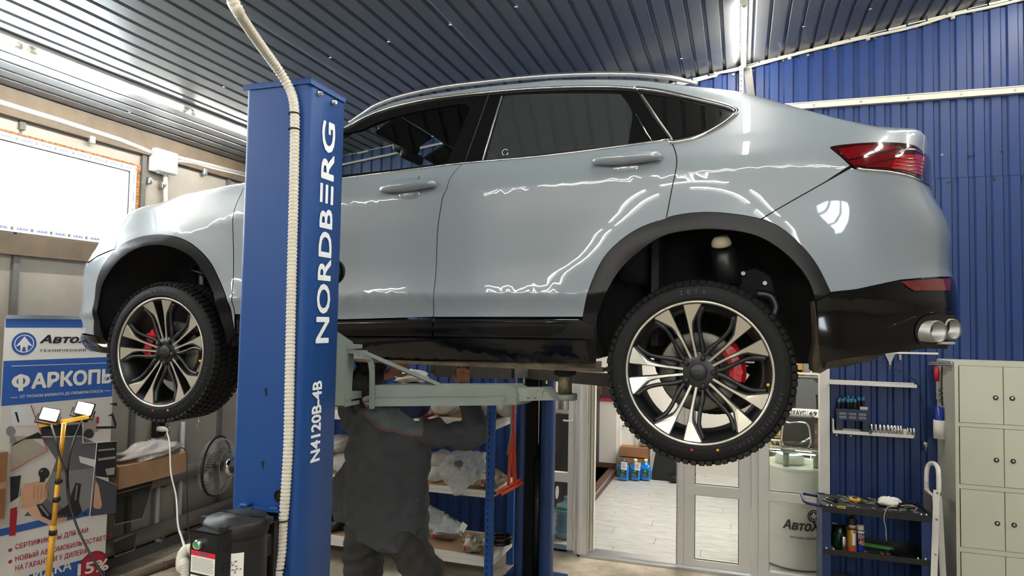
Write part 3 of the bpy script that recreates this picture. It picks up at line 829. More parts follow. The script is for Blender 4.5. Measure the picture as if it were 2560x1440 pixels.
# hinge yoke and slanted brace of the arm
for (x0, x1, d) in ((924, 934, 0),):
    mb = MB(); face_solid(mb, [P(924, 905, Y=2.34), P(925, 1022, Y=2.34), P(933, 1022, Y=2.34), P(935, 905, Y=2.34), P(931, 893, Y=2.34), P(924, 885, Y=2.34)], .12, (-.5, .85, 0)); mb.build('hinge_plate', lg, arm)
    hs = [(884, 884, 2.27), (908, 884, 2.29), (922, 889, 2.31), (931, 899, 2.33), (935, 914, 2.34), (935, 1022, 2.34), (923, 1022, 2.34), (923, 920, 2.34), (920, 908, 2.33), (913, 900, 2.31), (904, 897, 2.29), (884, 897, 2.27)]
    mb = MB(); face_solid(mb, [P(q[0], q[1], Y=q[2] - .02) for q in hs][::-1], .075, (-.45, .9, 0)); mb.build('hinge_strap', lg, arm)
mb = MB(); a = P(905, 880, Y=2.31); b = P(1092, 960, Y=2.56); a1 = P(886, 880, Y=2.26)
mb.bar(a1, a, .05, .014); mb.bar(a, b, .05, .014); mb.build('brace_strap', lg, arm)
# second (front) arm of the near post, mostly hidden behind the post
arm2 = part_root('lift_arm', lp)
mb = MB(); mb.bar((-1.62, 2.3, 1.80), (-2.05, 2.93, 1.80), .09, .08); mb.build('tube', lg, arm2)
mb = MB(); mb.cyl((-2.08, 2.96, 1.78), (-2.08, 2.96, 1.80), .055, 20); mb.cyl((-2.08, 2.96, 1.80), (-2.08, 2.96, 1.883), .03, 16); mb.build('pad', 'rust_steel', arm2)

# far post
FX0, FX1, FYA, FYB = -1.715, -1.435, 5.30, 5.50
fp = thing('lift_post', 'dark blue lift post standing behind the mechanic near the glazed door', 'lift', (-1.57, 5.4, 0))
mb = MB(); c_section(mb, FX0, FX1, FYA, FYB, 0, 2.9, -1, lip=.07); mb.build('column', 'far_blue', fp)
mb = MB(); mb.bbox((FX0 - .1, FYA - .12, 0), (FX1 + .1, FYB + .08, .02)); mb.build('base_plate', 'far_blue', fp)
mb = MB(); mb.bbox((FX0 + .03, FYB - .03, .02), (FX1 - .03, FYB - .02, 2.9)); mb.build('back_plate', 'deep_black', fp)
c = P(1346, 1142, Y=5.38)
mb = MB(); mb.cyl((c.x, 5.38, .05), (c.x, 5.38, c.z), .036, 20); mb.build('cylinder', 'satin_black', fp)
mb = MB(); mb.cyl((c.x, 5.38, c.z), (c.x, 5.38, 1.95), .013, 14); mb.build('piston_rod', 'chrome', fp)
mb = MB(); q = P(1391, 1231, X=FX1); mb.cyl((FX1, q.y, q.z), (FX1 + .008, q.y, q.z), .052, 24); mb.build('round_plug', 'conduit_grey', fp)
fc = part_root('lift_carriage', fp)
z = P(1330, 936, Y=5.2).z
mb = MB(); mb.bbox((FX0 - .03, 5.16, z - .012), (FX1 + .06, 5.33, z + .012)); mb.build('cross_plate', 'steel_dark', fc)
mb = MB()
for px in (1310, 1366): p = P(px, 945, Y=5.2); mb.cyl((p.x, 5.2, p.z - .045), (p.x, 5.2, p.z + .05), .009, 8)
mb.build('bolt', 'chrome', fc)
for nm, pa, pb, lb in (('lift_arm', (1276, 932, 4.9), (1085, 926, 4.6), 'dark grey far lift arm under the car beside the hand'), ('lift_arm', (1425, 942, 4.95), (1530, 950, 4.62), 'dark grey far lift arm running behind the rear wheel')):
    a, b = P(pa[0], pa[1], Y=pa[2]), P(pb[0], pb[1], Y=pb[2])
    t = part_root(nm, fp); mb = MB(); mb.bar(a, b, .08, .085); mb.build('tube', 'steel_dark', t)
    mb = MB(); mb.bar(Vector((-1.57, 5.12, a.z)), a, .08, .08); mb.build('hinge', 'steel_dark', t)
    mb = MB(); mb.cyl(b + Vector((0, 0, -.02)), b + Vector((0, 0, .16)), .03, 14); mb.build('pad', 'rust_steel', t)

# corrugated conduit down the post
cy = PY0 - .022
path = [Vector((-1.62, .95, 4.08)), Vector((-1.66, 1.05, 3.95)), Vector((-1.70, 1.28, 3.72)), P(566, -30, Y=1.5), P(582, 8, Y=1.56), P(616, 62, Y=1.68), P(655, 118, Y=1.79), P(694, 172, Y=1.885), P(722, 218, Y=1.93), P(733, 248, Y=cy), P(737, 285, Y=cy), P(737, 330, Y=cy), P(734, 500, Y=cy), P(729, 700, Y=cy), P(725, 900, Y=cy), P(721, 1100, Y=cy), P(716, 1200, Y=cy), P(711, 1270, Y=cy), P(706, 1330, Y=cy), P(703, 1380, Y=cy), P(694, 1440, Y=cy - .01), P(680, 1490, Y=cy - .02)]
mb = ribbed(smooth_path(path, 8), .0165, '', '', '', pitch=.0125, n=12)
cc = thing('corrugated_conduit', 'beige corrugated conduit coming from the ceiling and tied down the blue post', 'conduit', (-1.5, cy, 1.5))
mb.build('hose', 'conduit', cc)
for q in ((735, 284), (735, 323), (707, 1301), (700, 1421)):
    p = P(q[0], q[1], Y=cy)
    MB().tube([p + Vector((.0185 * math.cos(a), .0185 * math.sin(a), 0)) for a in np.linspace(0, 2 * PI, 16)[:-1]] , .0028, 6, closed=True).build('cable_tie', 'matt_black', cc)

# hydraulic power unit on the outer plate
pu = thing('power_unit', 'black hydraulic power unit with green button bolted to the post', 'motor', (-1.55, 1.75, 0.9))
UZ = P(597, 1290, Y=1.78).z
mc = P(592, 1295, Y=1.80); R = .098
mc = Vector((mc.x, 1.80, 0))
zt = P(592, 1290, Y=1.80).z
mb = MB(); mb.lathe([(.0, zt + .004), (R * .45, zt + .004), (R * .47, zt), (R * .93, zt - .002), (R, zt - .01), (R, zt - .045), (R * .96, zt - .05)], 36, Matrix.Translation((mc.x, mc.y, 0))); mb.build('motor_cover', 'matt_black', pu)
mb = MB(); mb.lathe([(R * .97, zt - .05), (R * .97, zt - .36), (R * .5, zt - .40), (0, zt - .40)], 36, Matrix.Translation((mc.x, mc.y, 0))); mb.build('motor_body', 'satin_black', pu)
mb = MB()
for a in (.35, 1.9, 3.5, 5.05): MB().box((mc.x + R * .98 * math.cos(a), mc.y + R * .98 * math.sin(a), zt - .012), (.03, .022, .02), a).build('cover_clip', 'matt_black', pu)
for a in (.3, 2.8): MB().bar((mc.x, mc.y, zt + .004), (mc.x + R * .9 * math.cos(a), mc.y + R * .9 * math.sin(a), zt + .001), .007, .004).build('cover_rib', 'satin_black', pu)
# control box on the left of the motor: front-left face carries the button
fl, fr, bk = P(477, 1327, Z=zt - .03), P(545, 1340, Z=zt - .03), None
bz = P(545, 1340, Y=1.66).z
q0 = P(477, 1325, Z=bz); q1 = P(545, 1338, Z=bz); q2 = P(592, 1320, Z=bz)
e1 = (q1 - q0); e1.z = 0; e2 = Vector((-e1.y, e1.x, 0)).normalized() * (q2 - q1).length
h = .17
mb = MB(); b0 = [q0, q1, q1 + e2, q0 + e2]
mb.add([p for p in b0] + [p - Vector((0, 0, h)) for p in b0], [(0, 1, 2, 3), (7, 6, 5, 4), (0, 4, 5, 1), (1, 5, 6, 2), (2, 6, 7, 3), (3, 7, 4, 0)])
cb = mb.build('control_box', 'satin_black', pu)
en = e1.normalized(); nn = Vector((en.y, -en.x, 0))
W_ = e1.length
mb = MB()
for k in range(4): mb.bar(b0[k] + Vector((0, 0, .0)), b0[(k + 1) % 4], .004, .004)
mb.build('box_edge', 'gloss_black', cb)
bc = q0 + en * W_ * .38 - Vector((0, 0, .034))
mb = MB(); mb.lathe([(.0145, 0), (.0145, .012), (.012, .018), (.0105, .018), (.0105, .012)], 22, axM(bc, nn)); mb.build('button_ring', 'satin_alu', cb)
mb = MB(); mb.lathe([(.0105, .0), (.0105, .014), (0, .015)], 22, axM(bc, nn)); mb.build('button', 'button_green', cb)
def on_face(u, v): return q0 + en * (W_ * u) - Vector((0, 0, v)) + nn * .0012
def quad(mb, a, b, c, d): return mb.add([a, b, c, d], [(0, 1, 2, 3)])
mb = MB(); quad(mb, on_face(.06, .17), on_face(.94, .17), on_face(.94, .058), on_face(.06, .058)); mb.build('warning_label', 'label_white', cb)
MT['label_red'] = mat('label_red', (206, 44, 66), .5)
mb = MB(); quad(mb, on_face(.06, .071) + nn * .0004, on_face(.94, .071) + nn * .0004, on_face(.94, .056) + nn * .0004, on_face(.06, .056) + nn * .0004); mb.build('label_band', 'label_red', cb)
mb = MB(); quad(mb, on_face(.03, .128) + nn * .0004, on_face(.94, .128) + nn * .0004, on_face(.94, .121) + nn * .0004, on_face(.03, .121) + nn * .0004); mb.build('label_bar', 'ink_dark', cb)
mb = MB(); put_text(mb, 'WARNING', on_face(.36, .068), en, (0, 0, 1), W_ * .3, .008, lift=.0008, bold=.04)
rr = random.Random(2)
for r_ in range(9):
    u = .12
    while u < .84:
        w = rr.uniform(.02, .09); v = .077 + r_ * .0045
        quad(mb, on_face(u, v + .0016) + nn * .0004, on_face(u + w, v + .0016) + nn * .0004, on_face(u + w, v) + nn * .0004, on_face(u, v) + nn * .0004); u += w + .015
for r_ in range(4):
    u = .12
    while u < .84:
        w = rr.uniform(.02, .09); v = .135 + r_ * .006
        quad(mb, on_face(u, v + .0016) + nn * .0004, on_face(u + w, v + .0016) + nn * .0004, on_face(u + w, v) + nn * .0004, on_face(u, v) + nn * .0004); u += w + .015
stuff(mb.build('label_print', 'ink_grey', cb))
mb = MB()
s_ = q1 + e2.normalized() * .0
for (u, v, r_) in ((.45, .05, .009), (.45, .105, .014), (.45, .15, .011)):
    c = q1 + e2 * u - Vector((0, 0, v)) + en * .0012
    mb.tube([c + e2.normalized() * r_ * math.cos(a) + Vector((0, 0, r_ * math.sin(a))) for a in np.linspace(0, 2 * PI, 18)[:-1]], .0008, 4, closed=True)
mb.build('knock_out', 'gloss_black', cb)
# rating plate on the motor
mb = MB(); a0, a1 = -1.08, -.62
vs = []; fs = []
for i in range(9):
    a = a0 + (a1 - a0) * i / 8
    for z in (zt - .085, zt - .235): vs.append((mc.x + (R * .97 + .001) * math.cos(a), mc.y + (R * .97 + .001) * math.sin(a), z))
fs = [(2 * i + 1, 2 * i + 3, 2 * i + 2, 2 * i) for i in range(8)]
mb.add(vs, fs); mb.build('rating_plate', 'label_white', pu)
mb = MB()
for i in range(26):
    a = rr.uniform(a0 + .05, a1 - .12); z = zt - rr.uniform(.11, .22)
    c = [(mc.x + (R * .97 + .002) * math.cos(t), mc.y + (R * .97 + .002) * math.sin(t)) for t in (a, a + .06)]
    mb.add([(*c[0], z), (*c[1], z), (*c[1], z + .004), (*c[0], z + .004)], [(0, 1, 2, 3)])
stuff(mb.build('plate_print', 'ink_grey', pu))
mb = MB(); xm1 = P(690, 1340, Y=PY0).x; mb.bbox((mc.x - .06, PY0 - .006, zt - .26), (xm1, PY0 - .0005, zt - .02)); mb.bbox((mc.x - .06, PY0 - .06, zt - .26), (mc.x + .07, PY0 - .006, zt - .04)); mb.build('mount_plate', 'matt_black', pu)
mb = MB()
for q in ((680, 1304), (677, 1401)):
    p = P(q[0], q[1], Y=PY0 - .03); mb.cyl(p, p + Vector((.004, -.03, 0)), .011, 10); mb.cyl(p + Vector((.004, -.03, 0)), p + Vector((.005, -.04, 0)), .0075, 6)
mb.build('bolt', 'chrome', pu)
p = P(668, 1360, Y=PY0 - .06); mb = MB(); mb.rbox(p, (.04, .05, .075), .012); mb.build('capacitor', 'satin_black', pu)
# small blue bracket over the motor
br = MB(); a, b = P(590, 1269, Y=PY0 - .03), P(703, 1278, Y=PY0 - .03)
br.bar(a + Vector((0, .012, 0)), b + Vector((0, .012, 0)), .04, .008)
for q in ((615, 1262), (690, 1270)): p = P(q[0], q[1], Y=PY0 - .02); br.rbox(p, (.03, .03, .012), .005)
br.build('ledge_bracket', 'lift_blue', lp)
# beige hose bend left of the control box
mb = ribbed(smooth_path([P(484, 1372, Y=1.80), P(474, 1372, Y=1.82), P(462, 1378, Y=1.8), P(454, 1396, Y=1.78), P(455, 1420, Y=1.76), P(466, 1450, Y=1.75), Vector((P(470, 1460, Y=1.75).x, 1.76, .7)), Vector((P(470, 1460, Y=1.75).x + .02, 1.8, .03))], 6), .017, '', '', '', pitch=.0075, n=12)
tag(mb.build('corrugated_conduit', 'conduit'), 'short beige corrugated hose bending beside the control box', 'conduit')
XR_Z = [1.8, 1.96, 2.05, 2.12, 2.2, 2.28, 2.34, 2.4, 2.46, 2.52, 2.58, 2.64, 2.7, 2.76, 2.82, 2.87, 3.0]
XR_X = [0.8, 0.813, 0.872, 0.899, 0.899, 0.889, 0.872, 0.871, 0.876, 0.865, 0.835, 0.803, 0.795, 0.8, 0.803, 0.805, 0.76]
XF_Z = [1.8, 1.9, 2.0, 2.1, 2.2, 2.33, 2.4, 2.47, 2.53, 2.58, 2.64, 2.8]
XF_X = [-3.6, -3.9, -3.838, -3.845, -3.844, -3.82, -3.79, -3.78, -3.77, -3.72, -3.64, -3.55]
ZT_X = [-3.9, -3.7, -3.55, -3.37, -3.145, -2.92, -2.66, -2.44, -2.36, -2.25, -2.15, -2.03, -1.85, -1.69, -1.45, -1.23, -0.9, -0.72, -0.45, -0.23, 0, 0.24, 0.4, 0.52, 0.6, 0.7, 0.78, 0.9]
ZT_Z = [2.6, 2.68, 2.715, 2.735, 2.748, 2.798, 2.828, 2.835, 2.84, 2.9, 2.98, 3.085, 3.204, 3.265, 3.289, 3.297, 3.294, 3.278, 3.238, 3.18, 3.116, 2.998, 2.928, 2.903, 2.908, 2.925, 2.93, 2.92]
# ---- body surface: Y (near side) as a function of X and Z
CY = 3.72
_zb = spl([-3.9, -3.7, -3.4, -3.1, -2.8, -2.5, -2.3, -1.85, -1.2, -.74, -.28, .1, .35, .55, .9], [2.34, 2.40, 2.47, 2.54, 2.60, 2.675, 2.73, 2.765, 2.797, 2.823, 2.849, 2.858, 2.84, 2.79, 2.72])
_zt = spl(ZT_X, ZT_Z)
_off = spl([-.3, 0, .06, .12, .2, .25, .30, .335, .38, .48, .60, .72, .80, .845, .88, .93, 1.0], [.14, .085, .045, .03, .024, .024, .014, .004, .009, .014, .010, .004, .0015, .0, .005, .016, .045])
_xr = spl(XR_Z, XR_X)
_xf = spl(XF_Z, XF_X)
_tum = spl([-3.9, -2.6, -2.3, -1.9, .2, .5, .9], [.55, .6, .6, .56, .56, .6, .5])
_hr = spl([-3.9, -2.5, -2.2, -1.9, 0, .4, .9], [.11, .10, .07, .085, .085, .05, .05])
_rr = spl([-3.9, -2.5, -2.2, 0, .4, .9], [.16, .2, .22, .22, .18, .12])
WHEELS = ((-2.859, 1.90), (-.157, 1.905))
def ycar(X, Z):
    X, Z = np.asarray(X, float), np.asarray(Z, float)
    zb = _zb(X)
    s = (Z - 1.9) / (zb - 1.9)
    y0 = 2.797 + .03 * np.clip((X - .1) / .8, 0, 1) ** 2
    for wx, wz in WHEELS:
        r = np.hypot(X - wx, (Z - wz - .06) * .95)
        y0 = y0 - .034 * np.exp(-(np.maximum(r - .46, 0) / .13) ** 2) * (Z > 1.0)
    yb = y0 + _off(np.minimum(s, 1.0))
    zt = _zt(X); dz = np.maximum(Z - zb, 0)
    hr = np.minimum(_hr(X), np.maximum(zt - zb, .02))
    tau = np.clip((Z - (zt - hr)) / hr, 0, .9999)
    y = yb + _tum(X) * dz + _rr(X) * (1 - np.sqrt(1 - tau ** 2))
    half = CY - y
    v = np.clip((X - .2) / (_xr(Z) - .2), 0, .99995)
    half = half * (1 - v ** 4.2) ** (1 / 2.2)
    u = np.clip((-3.0 - X) / (-3.0 - _xf(Z)), 0, .99995)
    half = half * (1 - u ** 3.4) ** (1 / 2.3)
    return CY - half
# ------------------------------------------------------------------ panels cut from the body surface
CX0 = -1.5
car = thing('car', 'grey-blue fastback SUV raised on the lift with black cladding', 'car', (CX0, CY, 1.9))
def ray_car(px, py):
    """where a sight line meets the body side"""
    d = _fw + _R * ((px - 1280) / FPX) - _U * ((py - 720) / FPX)
    t = np.linspace(2.55, 3.75, 700) / d.y
    X = EYE.x + d.x * t; Z = EYE.z + d.z * t; Yr = EYE.y + d.y * t
    g = Yr - ycar(X, Z)
    ok = (Z < _zt(X)) & (X < _xr(Z)) & (X > _xf(Z))
    idx = np.where((g[1:] >= 0) & (g[:-1] < 0) & ok[1:])[0]
    if len(idx) == 0:
        j = np.argmin(np.abs(g)); return X[j], Z[j]
    i = idx[0]; f = g[i] / (g[i] - g[i + 1])
    return X[i] + (X[i + 1] - X[i]) * f, Z[i] + (Z[i + 1] - Z[i]) * f
def XZ(pts): return [ray_car(*p) for p in pts]
def nrm(X, Z):
    X, Z = np.asarray(X, float), np.asarray(Z, float)
    Xc = np.clip(X, _xf(Z) + .0015, _xr(Z) - .0015); Zc = np.minimum(Z, _zt(Xc) - .0015)
    e = 6e-4
    gx = (ycar(Xc + e, Zc) - ycar(Xc - e, Zc)) / (2 * e); gz = (ycar(Xc, Zc + e) - ycar(Xc, Zc - e)) / (2 * e)
    n = np.stack([gx, -np.ones_like(gx), gz], -1)
    return n / np.linalg.norm(n, axis=-1, keepdims=True)
def resample(poly, step=.02, closed=True):
    out = []; n = len(poly)
    for i in range(n if closed else n - 1):
        a, b = np.array(poly[i]), np.array(poly[(i + 1) % n]); L = np.hypot(*(b - a)); k = max(1, int(L / step))
        for j in range(k): out.append(tuple(a + (b - a) * j / k))
    if not closed: out.append(tuple(poly[-1]))
    return out
def curve2(pts, n=5):
    """smooth open polyline through points"""
    return [(p.x, p.y) for p in smooth_path([(a, b, 0) for a, b in pts], n)]
def area2(p): return sum(p[i][0] * p[(i + 1) % len(p)][1] - p[(i + 1) % len(p)][0] * p[i][1] for i in range(len(p))) / 2
def inset(p, d):
    n = len(p); out = []; sg = 1 if area2(p) > 0 else -1
    for i in range(n):
        a, b, c = np.array(p[i - 1]), np.array(p[i]), np.array(p[(i + 1) % n])
        e1 = b - a; e2 = c - b
        e1 = e1 / (np.hypot(*e1) + 1e-12); e2 = e2 / (np.hypot(*e2) + 1e-12)
        m = np.array([-(e1[1] + e2[1]), e1[0] + e2[0]]) * sg; L = np.hypot(*m)
        m = m / L if L > 1e-6 else np.array([0, 0])
        cs = max(.5, abs(m[0] * -e1[1] + m[1] * e1[0])); out.append(tuple(b + m * d / cs))
    return out
def inside(p, X, Z):
    X = np.asarray(X); c = np.zeros(X.shape, bool); n = len(p)
    for i in range(n):
        (x1, z1), (x2, z2) = p[i], p[(i + 1) % n]
        if z1 == z2: continue
        k = ((z1 > Z) != (z2 > Z)) & (X < (x2 - x1) * (Z - z1) / (z2 - z1) + x1); c ^= k
    return c
_gx = np.arange(-3.9, .95, .03)
def candidates():
    pts = []
    for x in _gx:
        for z in np.arange(1.86, 3.35, .03): pts.append((x + .006 * math.sin(z * 91), z + .006 * math.sin(x * 77)))
    for z in np.arange(1.87, 3.0, .028):
        xr, xf = float(_xr(z)), float(_xf(z))
        for k in range(26):
            v = 1 - (1 - k / 26.) ** 2.6
            if v > .5: pts.append((.2 + (xr - .2) * v, z + .003 * (k % 2)))
            if v > .4: pts.append((-3.0 + (xf + 3.0) * v, z + .003 * (k % 2)))
    for x in np.arange(-3.7, .8, .028):
        zb, zt = float(_zb(x)), float(_zt(x)); hr = min(float(_hr(x)), max(zt - zb, .02))
        for a in np.linspace(.05, 1.54, 14): pts.append((x, zt - hr + hr * math.sin(a)))
    a = np.array(pts); k = (a[:, 1] < _zt(a[:, 0]) - 4e-4) & (a[:, 0] < _xr(a[:, 1]) - 4e-4) & (a[:, 0] > _xf(a[:, 1]) + 4e-4)
    return a[k]
CAND = candidates()
def panel(name, poly, m, parent=car, gap=.0022, off=0.0, depth=.014, holes=(), mirror=True, step=.02, thin=False, label=None):
    """one sheet of bodywork: polygon in side view, laid on the body surface, with turned-in edges"""
    loops = [inset(resample(poly, step), gap)] + [resample(h, step) for h in holes]
    a = CAND; lo = np.min(loops[0], 0); hi = np.max(loops[0], 0)
    a = a[(a[:, 0] > lo[0]) & (a[:, 0] < hi[0]) & (a[:, 1] > lo[1]) & (a[:, 1] < hi[1])]
    k = inside(loops[0], a[:, 0], a[:, 1])
    for h in loops[1:]: k &= ~inside(h, a[:, 0], a[:, 1])
    a = a[k]
    allb = np.array([p for l in loops for p in l])
    if len(a):
        d = np.min(np.hypot(a[:, None, 0] - allb[None, :, 0], a[:, None, 1] - allb[None, :, 1]), 1); a = a[d > .007]
    verts = [Vector(p) for p in allb] + [Vector(p) for p in a]
    edges = []; o = 0
    for l in loops: edges += [(o + i, o + (i + 1) % len(l)) for i in range(len(l))]; o += len(l)
    r = delaunay_2d_cdt(verts, edges, [], 0, 1e-6)
    V = np.array([(v[0], v[1]) for v in r[0]]); T = [f for f in r[2] if len(f) == 3]
    cen = np.array([V[list(f)].mean(0) for f in T])
    k = inside(loops[0], cen[:, 0], cen[:, 1])
    for h in loops[1:]: k &= ~inside(h, cen[:, 0], cen[:, 1])
    T = [f for f, q in zip(T, k) if q]
    N = nrm(V[:, 0], V[:, 1]); Y = ycar(V[:, 0], V[:, 1])
    W = np.stack([V[:, 0], Y, V[:, 1]], -1) + N * off
    fs = []
    for f in T:
        p = W[list(f)]; n_ = np.cross(p[1] - p[0], p[2] - p[0])
        fs.append(tuple(f) if n_ @ N[f[0]] > 0 else tuple(f)[::-1])
    vs = [tuple(p) for p in W]; ns = [tuple(n) for n in N]; sm = [True] * len(fs)
    if not thin:
        for l in loops:
            L = np.array(l); nn = nrm(L[:, 0], L[:, 1]); ww = np.stack([L[:, 0], ycar(L[:, 0], L[:, 1]), L[:, 1]], -1) + nn * off
            b = len(vs); n = len(l)
            tn = np.roll(ww, -1, 0) - np.roll(ww, 1, 0); sgn = 1 if area2(l) > 0 else -1
            sd = np.cross(tn, nn) * (1 if l is loops[0] else 1) * sgn; sd /= np.linalg.norm(sd, axis=1, keepdims=True) + 1e-9
            if l is not loops[0]: sd = -sd
            vs += [tuple(p) for p in ww] + [tuple(p) for p in ww - nn * depth]; ns += [tuple(p) for p in sd] * 2
            for i in range(n):
                j = (i + 1) % n; fs.append((b + i, b + j, b + n + j, b + n + i)); sm.append(True)
    me = bpy.data.meshes.new(name); og = ORG[parent.name]
    me.from_pydata([(p[0] - og.x, p[1] - og.y, p[2] - og.z) for p in vs], [], fs)
    me.materials.append(MT[m]); me.polygons.foreach_set('use_smooth', sm); me.update()
    me.normals_split_custom_set_from_vertices(ns)
    ob = link(name, me, parent, None)
    if label: ob['label'] = label
    if mirror: mirrored(ob)
    return ob
def mirrored(ob):
    c = ob.copy(); COL.objects.link(c); ORG[c.name] = ORG[ob.name]; c.scale = (1, -1, 1)
    if 'label' in c.keys(): del c['label']
    return c
def on(p, off=0.0):
    X, Z = p; n = nrm(np.array([X]), np.array([Z]))[0]
    return Vector((X, float(ycar(X, Z)), Z)) + Vector(n) * off
def strip(name, line, w, m, off=.002, parent=car, mirror=True, closed=False, h=.006):
    """raised moulding of half-width w following a line on the body"""
    mb = MB(); mb.tube([on(p, off) for p in line], w, 8, closed=closed)
    o = mb.build(name, m, parent)
    if mirror: mirrored(o)
    return o
def top_edge(x0, x1, n=40): return [(x, float(_zt(x)) - .0006) for x in np.linspace(x0, x1, n)]
def tail_edge(z0, z1, n=20): return [(float(_xr(z)) - .0006, z) for z in np.linspace(z0, z1, n)]
def nose_edge(z0, z1, n=20): return [(float(_xf(z)) + .0006, z) for z in np.linspace(z0, z1, n)]

# outlines seen along the side
A_R_OUT = curve2(XZ([(1457, 793), (1465, 752), (1486, 689), (1513, 640), (1552, 601), (1596, 572), (1644, 553), (1693, 538), (1761, 531), (1839, 536), (1902, 548), (1941, 563), (1980, 592), (2014, 626), (2043, 665), (2065, 708), (2076, 732)]), 4)
A_R_IN = curve2(XZ([(1491, 903), (1492, 850), (1494, 791), (1513, 738), (1547, 679), (1596, 631), (1654, 592), (1717, 577), (1790, 573), (1863, 582), (1912, 599), (1960, 631), (1999, 670), (2024, 708), (2038, 752)]), 4)
A_F_OUT = curve2(XZ([(236, 838), (236, 800), (237, 751), (242, 707), (256, 668), (278, 636), (309, 609), (349, 593), (393, 587), (433, 591), (469, 604), (500, 627), (527, 658), (549, 702), (567, 751), (580, 796), (589, 835)]), 4)
A_F_IN = curve2(XZ([(262, 848), (250, 800), (249, 751), (256, 716), (269, 689), (296, 653), (331, 627), (371, 614), (411, 614), (447, 624), (478, 642), (500, 667), (520, 702), (536, 742), (549, 787), (562, 827), (570, 862)]), 4)
GAP_RR = curve2(XZ([(1677, 350), (1687, 375), (1692, 401), (1689, 430), (1683, 456), (1676, 492), (1668, 534), (1661, 566), (1655, 588)]), 4)      # rear door / quarter
GAP_MID = curve2(XZ([(1154, 411), (1142, 424), (1129, 439), (1121, 456), (1116, 474), (1106, 495), (1101, 525), (1094, 572), (1092, 620), (1088, 700), (1083, 796)]), 4)
xm = GAP_MID[-1][0]
GAP_FR = [(-2.435, 2.79), (-2.43, 2.70), (-2.425, 2.55), (-2.415, 2.42), (-2.40, 2.25), (-2.385, 2.10)]
DLO = curve2(XZ([(843, 448), (993, 428.6), (1154, 409), (1300, 396), (1445, 380), (1560, 365), (1677, 349)]), 3)                                    # belt, front to rear
DLO_R = curve2(XZ([(1677, 349), (1681, 356), (1724, 349), (1758, 338), (1801, 315), (1831, 293), (1841, 283), (1836, 274), (1805, 263), (1745, 249), (1659, 230), (1591, 221)]), 4)
DLO_T = curve2(XZ([(1591, 221), (1530, 217), (1440, 217), (1359, 220), (1290, 224), (1223, 230), (1144, 238), (1058, 250), (972, 270), (907, 295), (870, 315)]) + [(-2.06, 3.03), (-2.18, 2.935), (-2.30, 2.84), (-2.36, 2.80)], 4)
bz_f = 2.752
DLO_POLY = [(-2.36, 2.775), (-2.25, 2.745), (-2.05, bz_f)] + DLO + DLO_R[1:] + DLO_T[1:]
near = lambda line, p: min(range(len(line)), key=lambda i: (line[i][0] - p[0]) ** 2 + (line[i][1] - p[1]) ** 2)
SILL_TOP = [(-2.40, 2.075), (-1.797, 2.082), (-1.294, 2.099), (-.63, 2.108)]
CLIP_B = XZ([(2077, 731), (2141, 724), (2201, 711), (2253, 700), (2331, 694), (2378, 693)])
B_GAP = XZ([(2130, 418), (2060, 457), (1991, 496), (1940, 525), (1903, 548)])
LAMP = curve2(XZ([(2078, 371), (2083, 366), (2158, 358), (2222, 357), (2261, 359), (2292, 367), (2310, 382)]) + [(float(_xr(2.79)) - .004, 2.795), (float(_xr(2.72)) - .004, 2.715), (float(_xr(2.66)) - .004, 2.655)] + XZ([(2300, 447), (2261, 433), (2209, 426), (2158, 422), (2141, 421), (2127, 412), (2100, 389)]), 3)

# doors
i0 = near(A_R_OUT, GAP_RR[-1]); iB = near(DLO, GAP_MID[0])
panel('front_door', [GAP_FR[0]] + [(-2.36, 2.772), (-2.25, 2.743), (-2.05, bz_f)] + DLO[:iB + 1] + GAP_MID[1:-1] + [(xm, 2.104)] + [(-1.8, 2.084)] + GAP_FR[::-1][:-1], 'paint_grey')
panel('rear_door', DLO[iB:] + GAP_RR[1:-1] + A_R_OUT[:i0 + 1][::-1] + [(xm, 2.104)] + GAP_MID[::-1][1:-1], 'paint_grey')
# quarter with the roof side, one pressing as on the car
iq = near(A_R_OUT, B_GAP[-1])
LT_ = [p for p in LAMP]
il0 = near(LAMP, XZ([(2128, 414)])[0]); 
qpoly = GAP_RR[::-1] + DLO_R[1:] + DLO_T[1:] + [(-2.40, 2.80), (-2.40, float(_zt(-2.40)) - .002)] + top_edge(-2.35, .52, 70) + top_edge(.54, .70, 10) + tail_edge(2.90, 2.80, 8) + \
    [LAMP[i] for i in range(near(LAMP, (float(_xr(2.79)) - .004, 2.795)), -1, -1)] + XZ([(2100, 389), (2127, 414)]) + B_GAP[1:-1] + A_R_OUT[i0 + 1:iq + 1][::-1]
panel('rear_quarter', qpoly, 'paint_grey')
bpoly = [B_GAP[0]] + XZ([(2141, 423), (2158, 425), (2209, 429), (2261, 437), (2300, 452)]) + tail_edge(2.648, 2.31, 24) + CLIP_B[::-1][1:] + A_R_OUT[iq + 1:-1][::-1] + B_GAP[::-1][:-1]
panel('rear_bumper', bpoly, 'paint_grey')
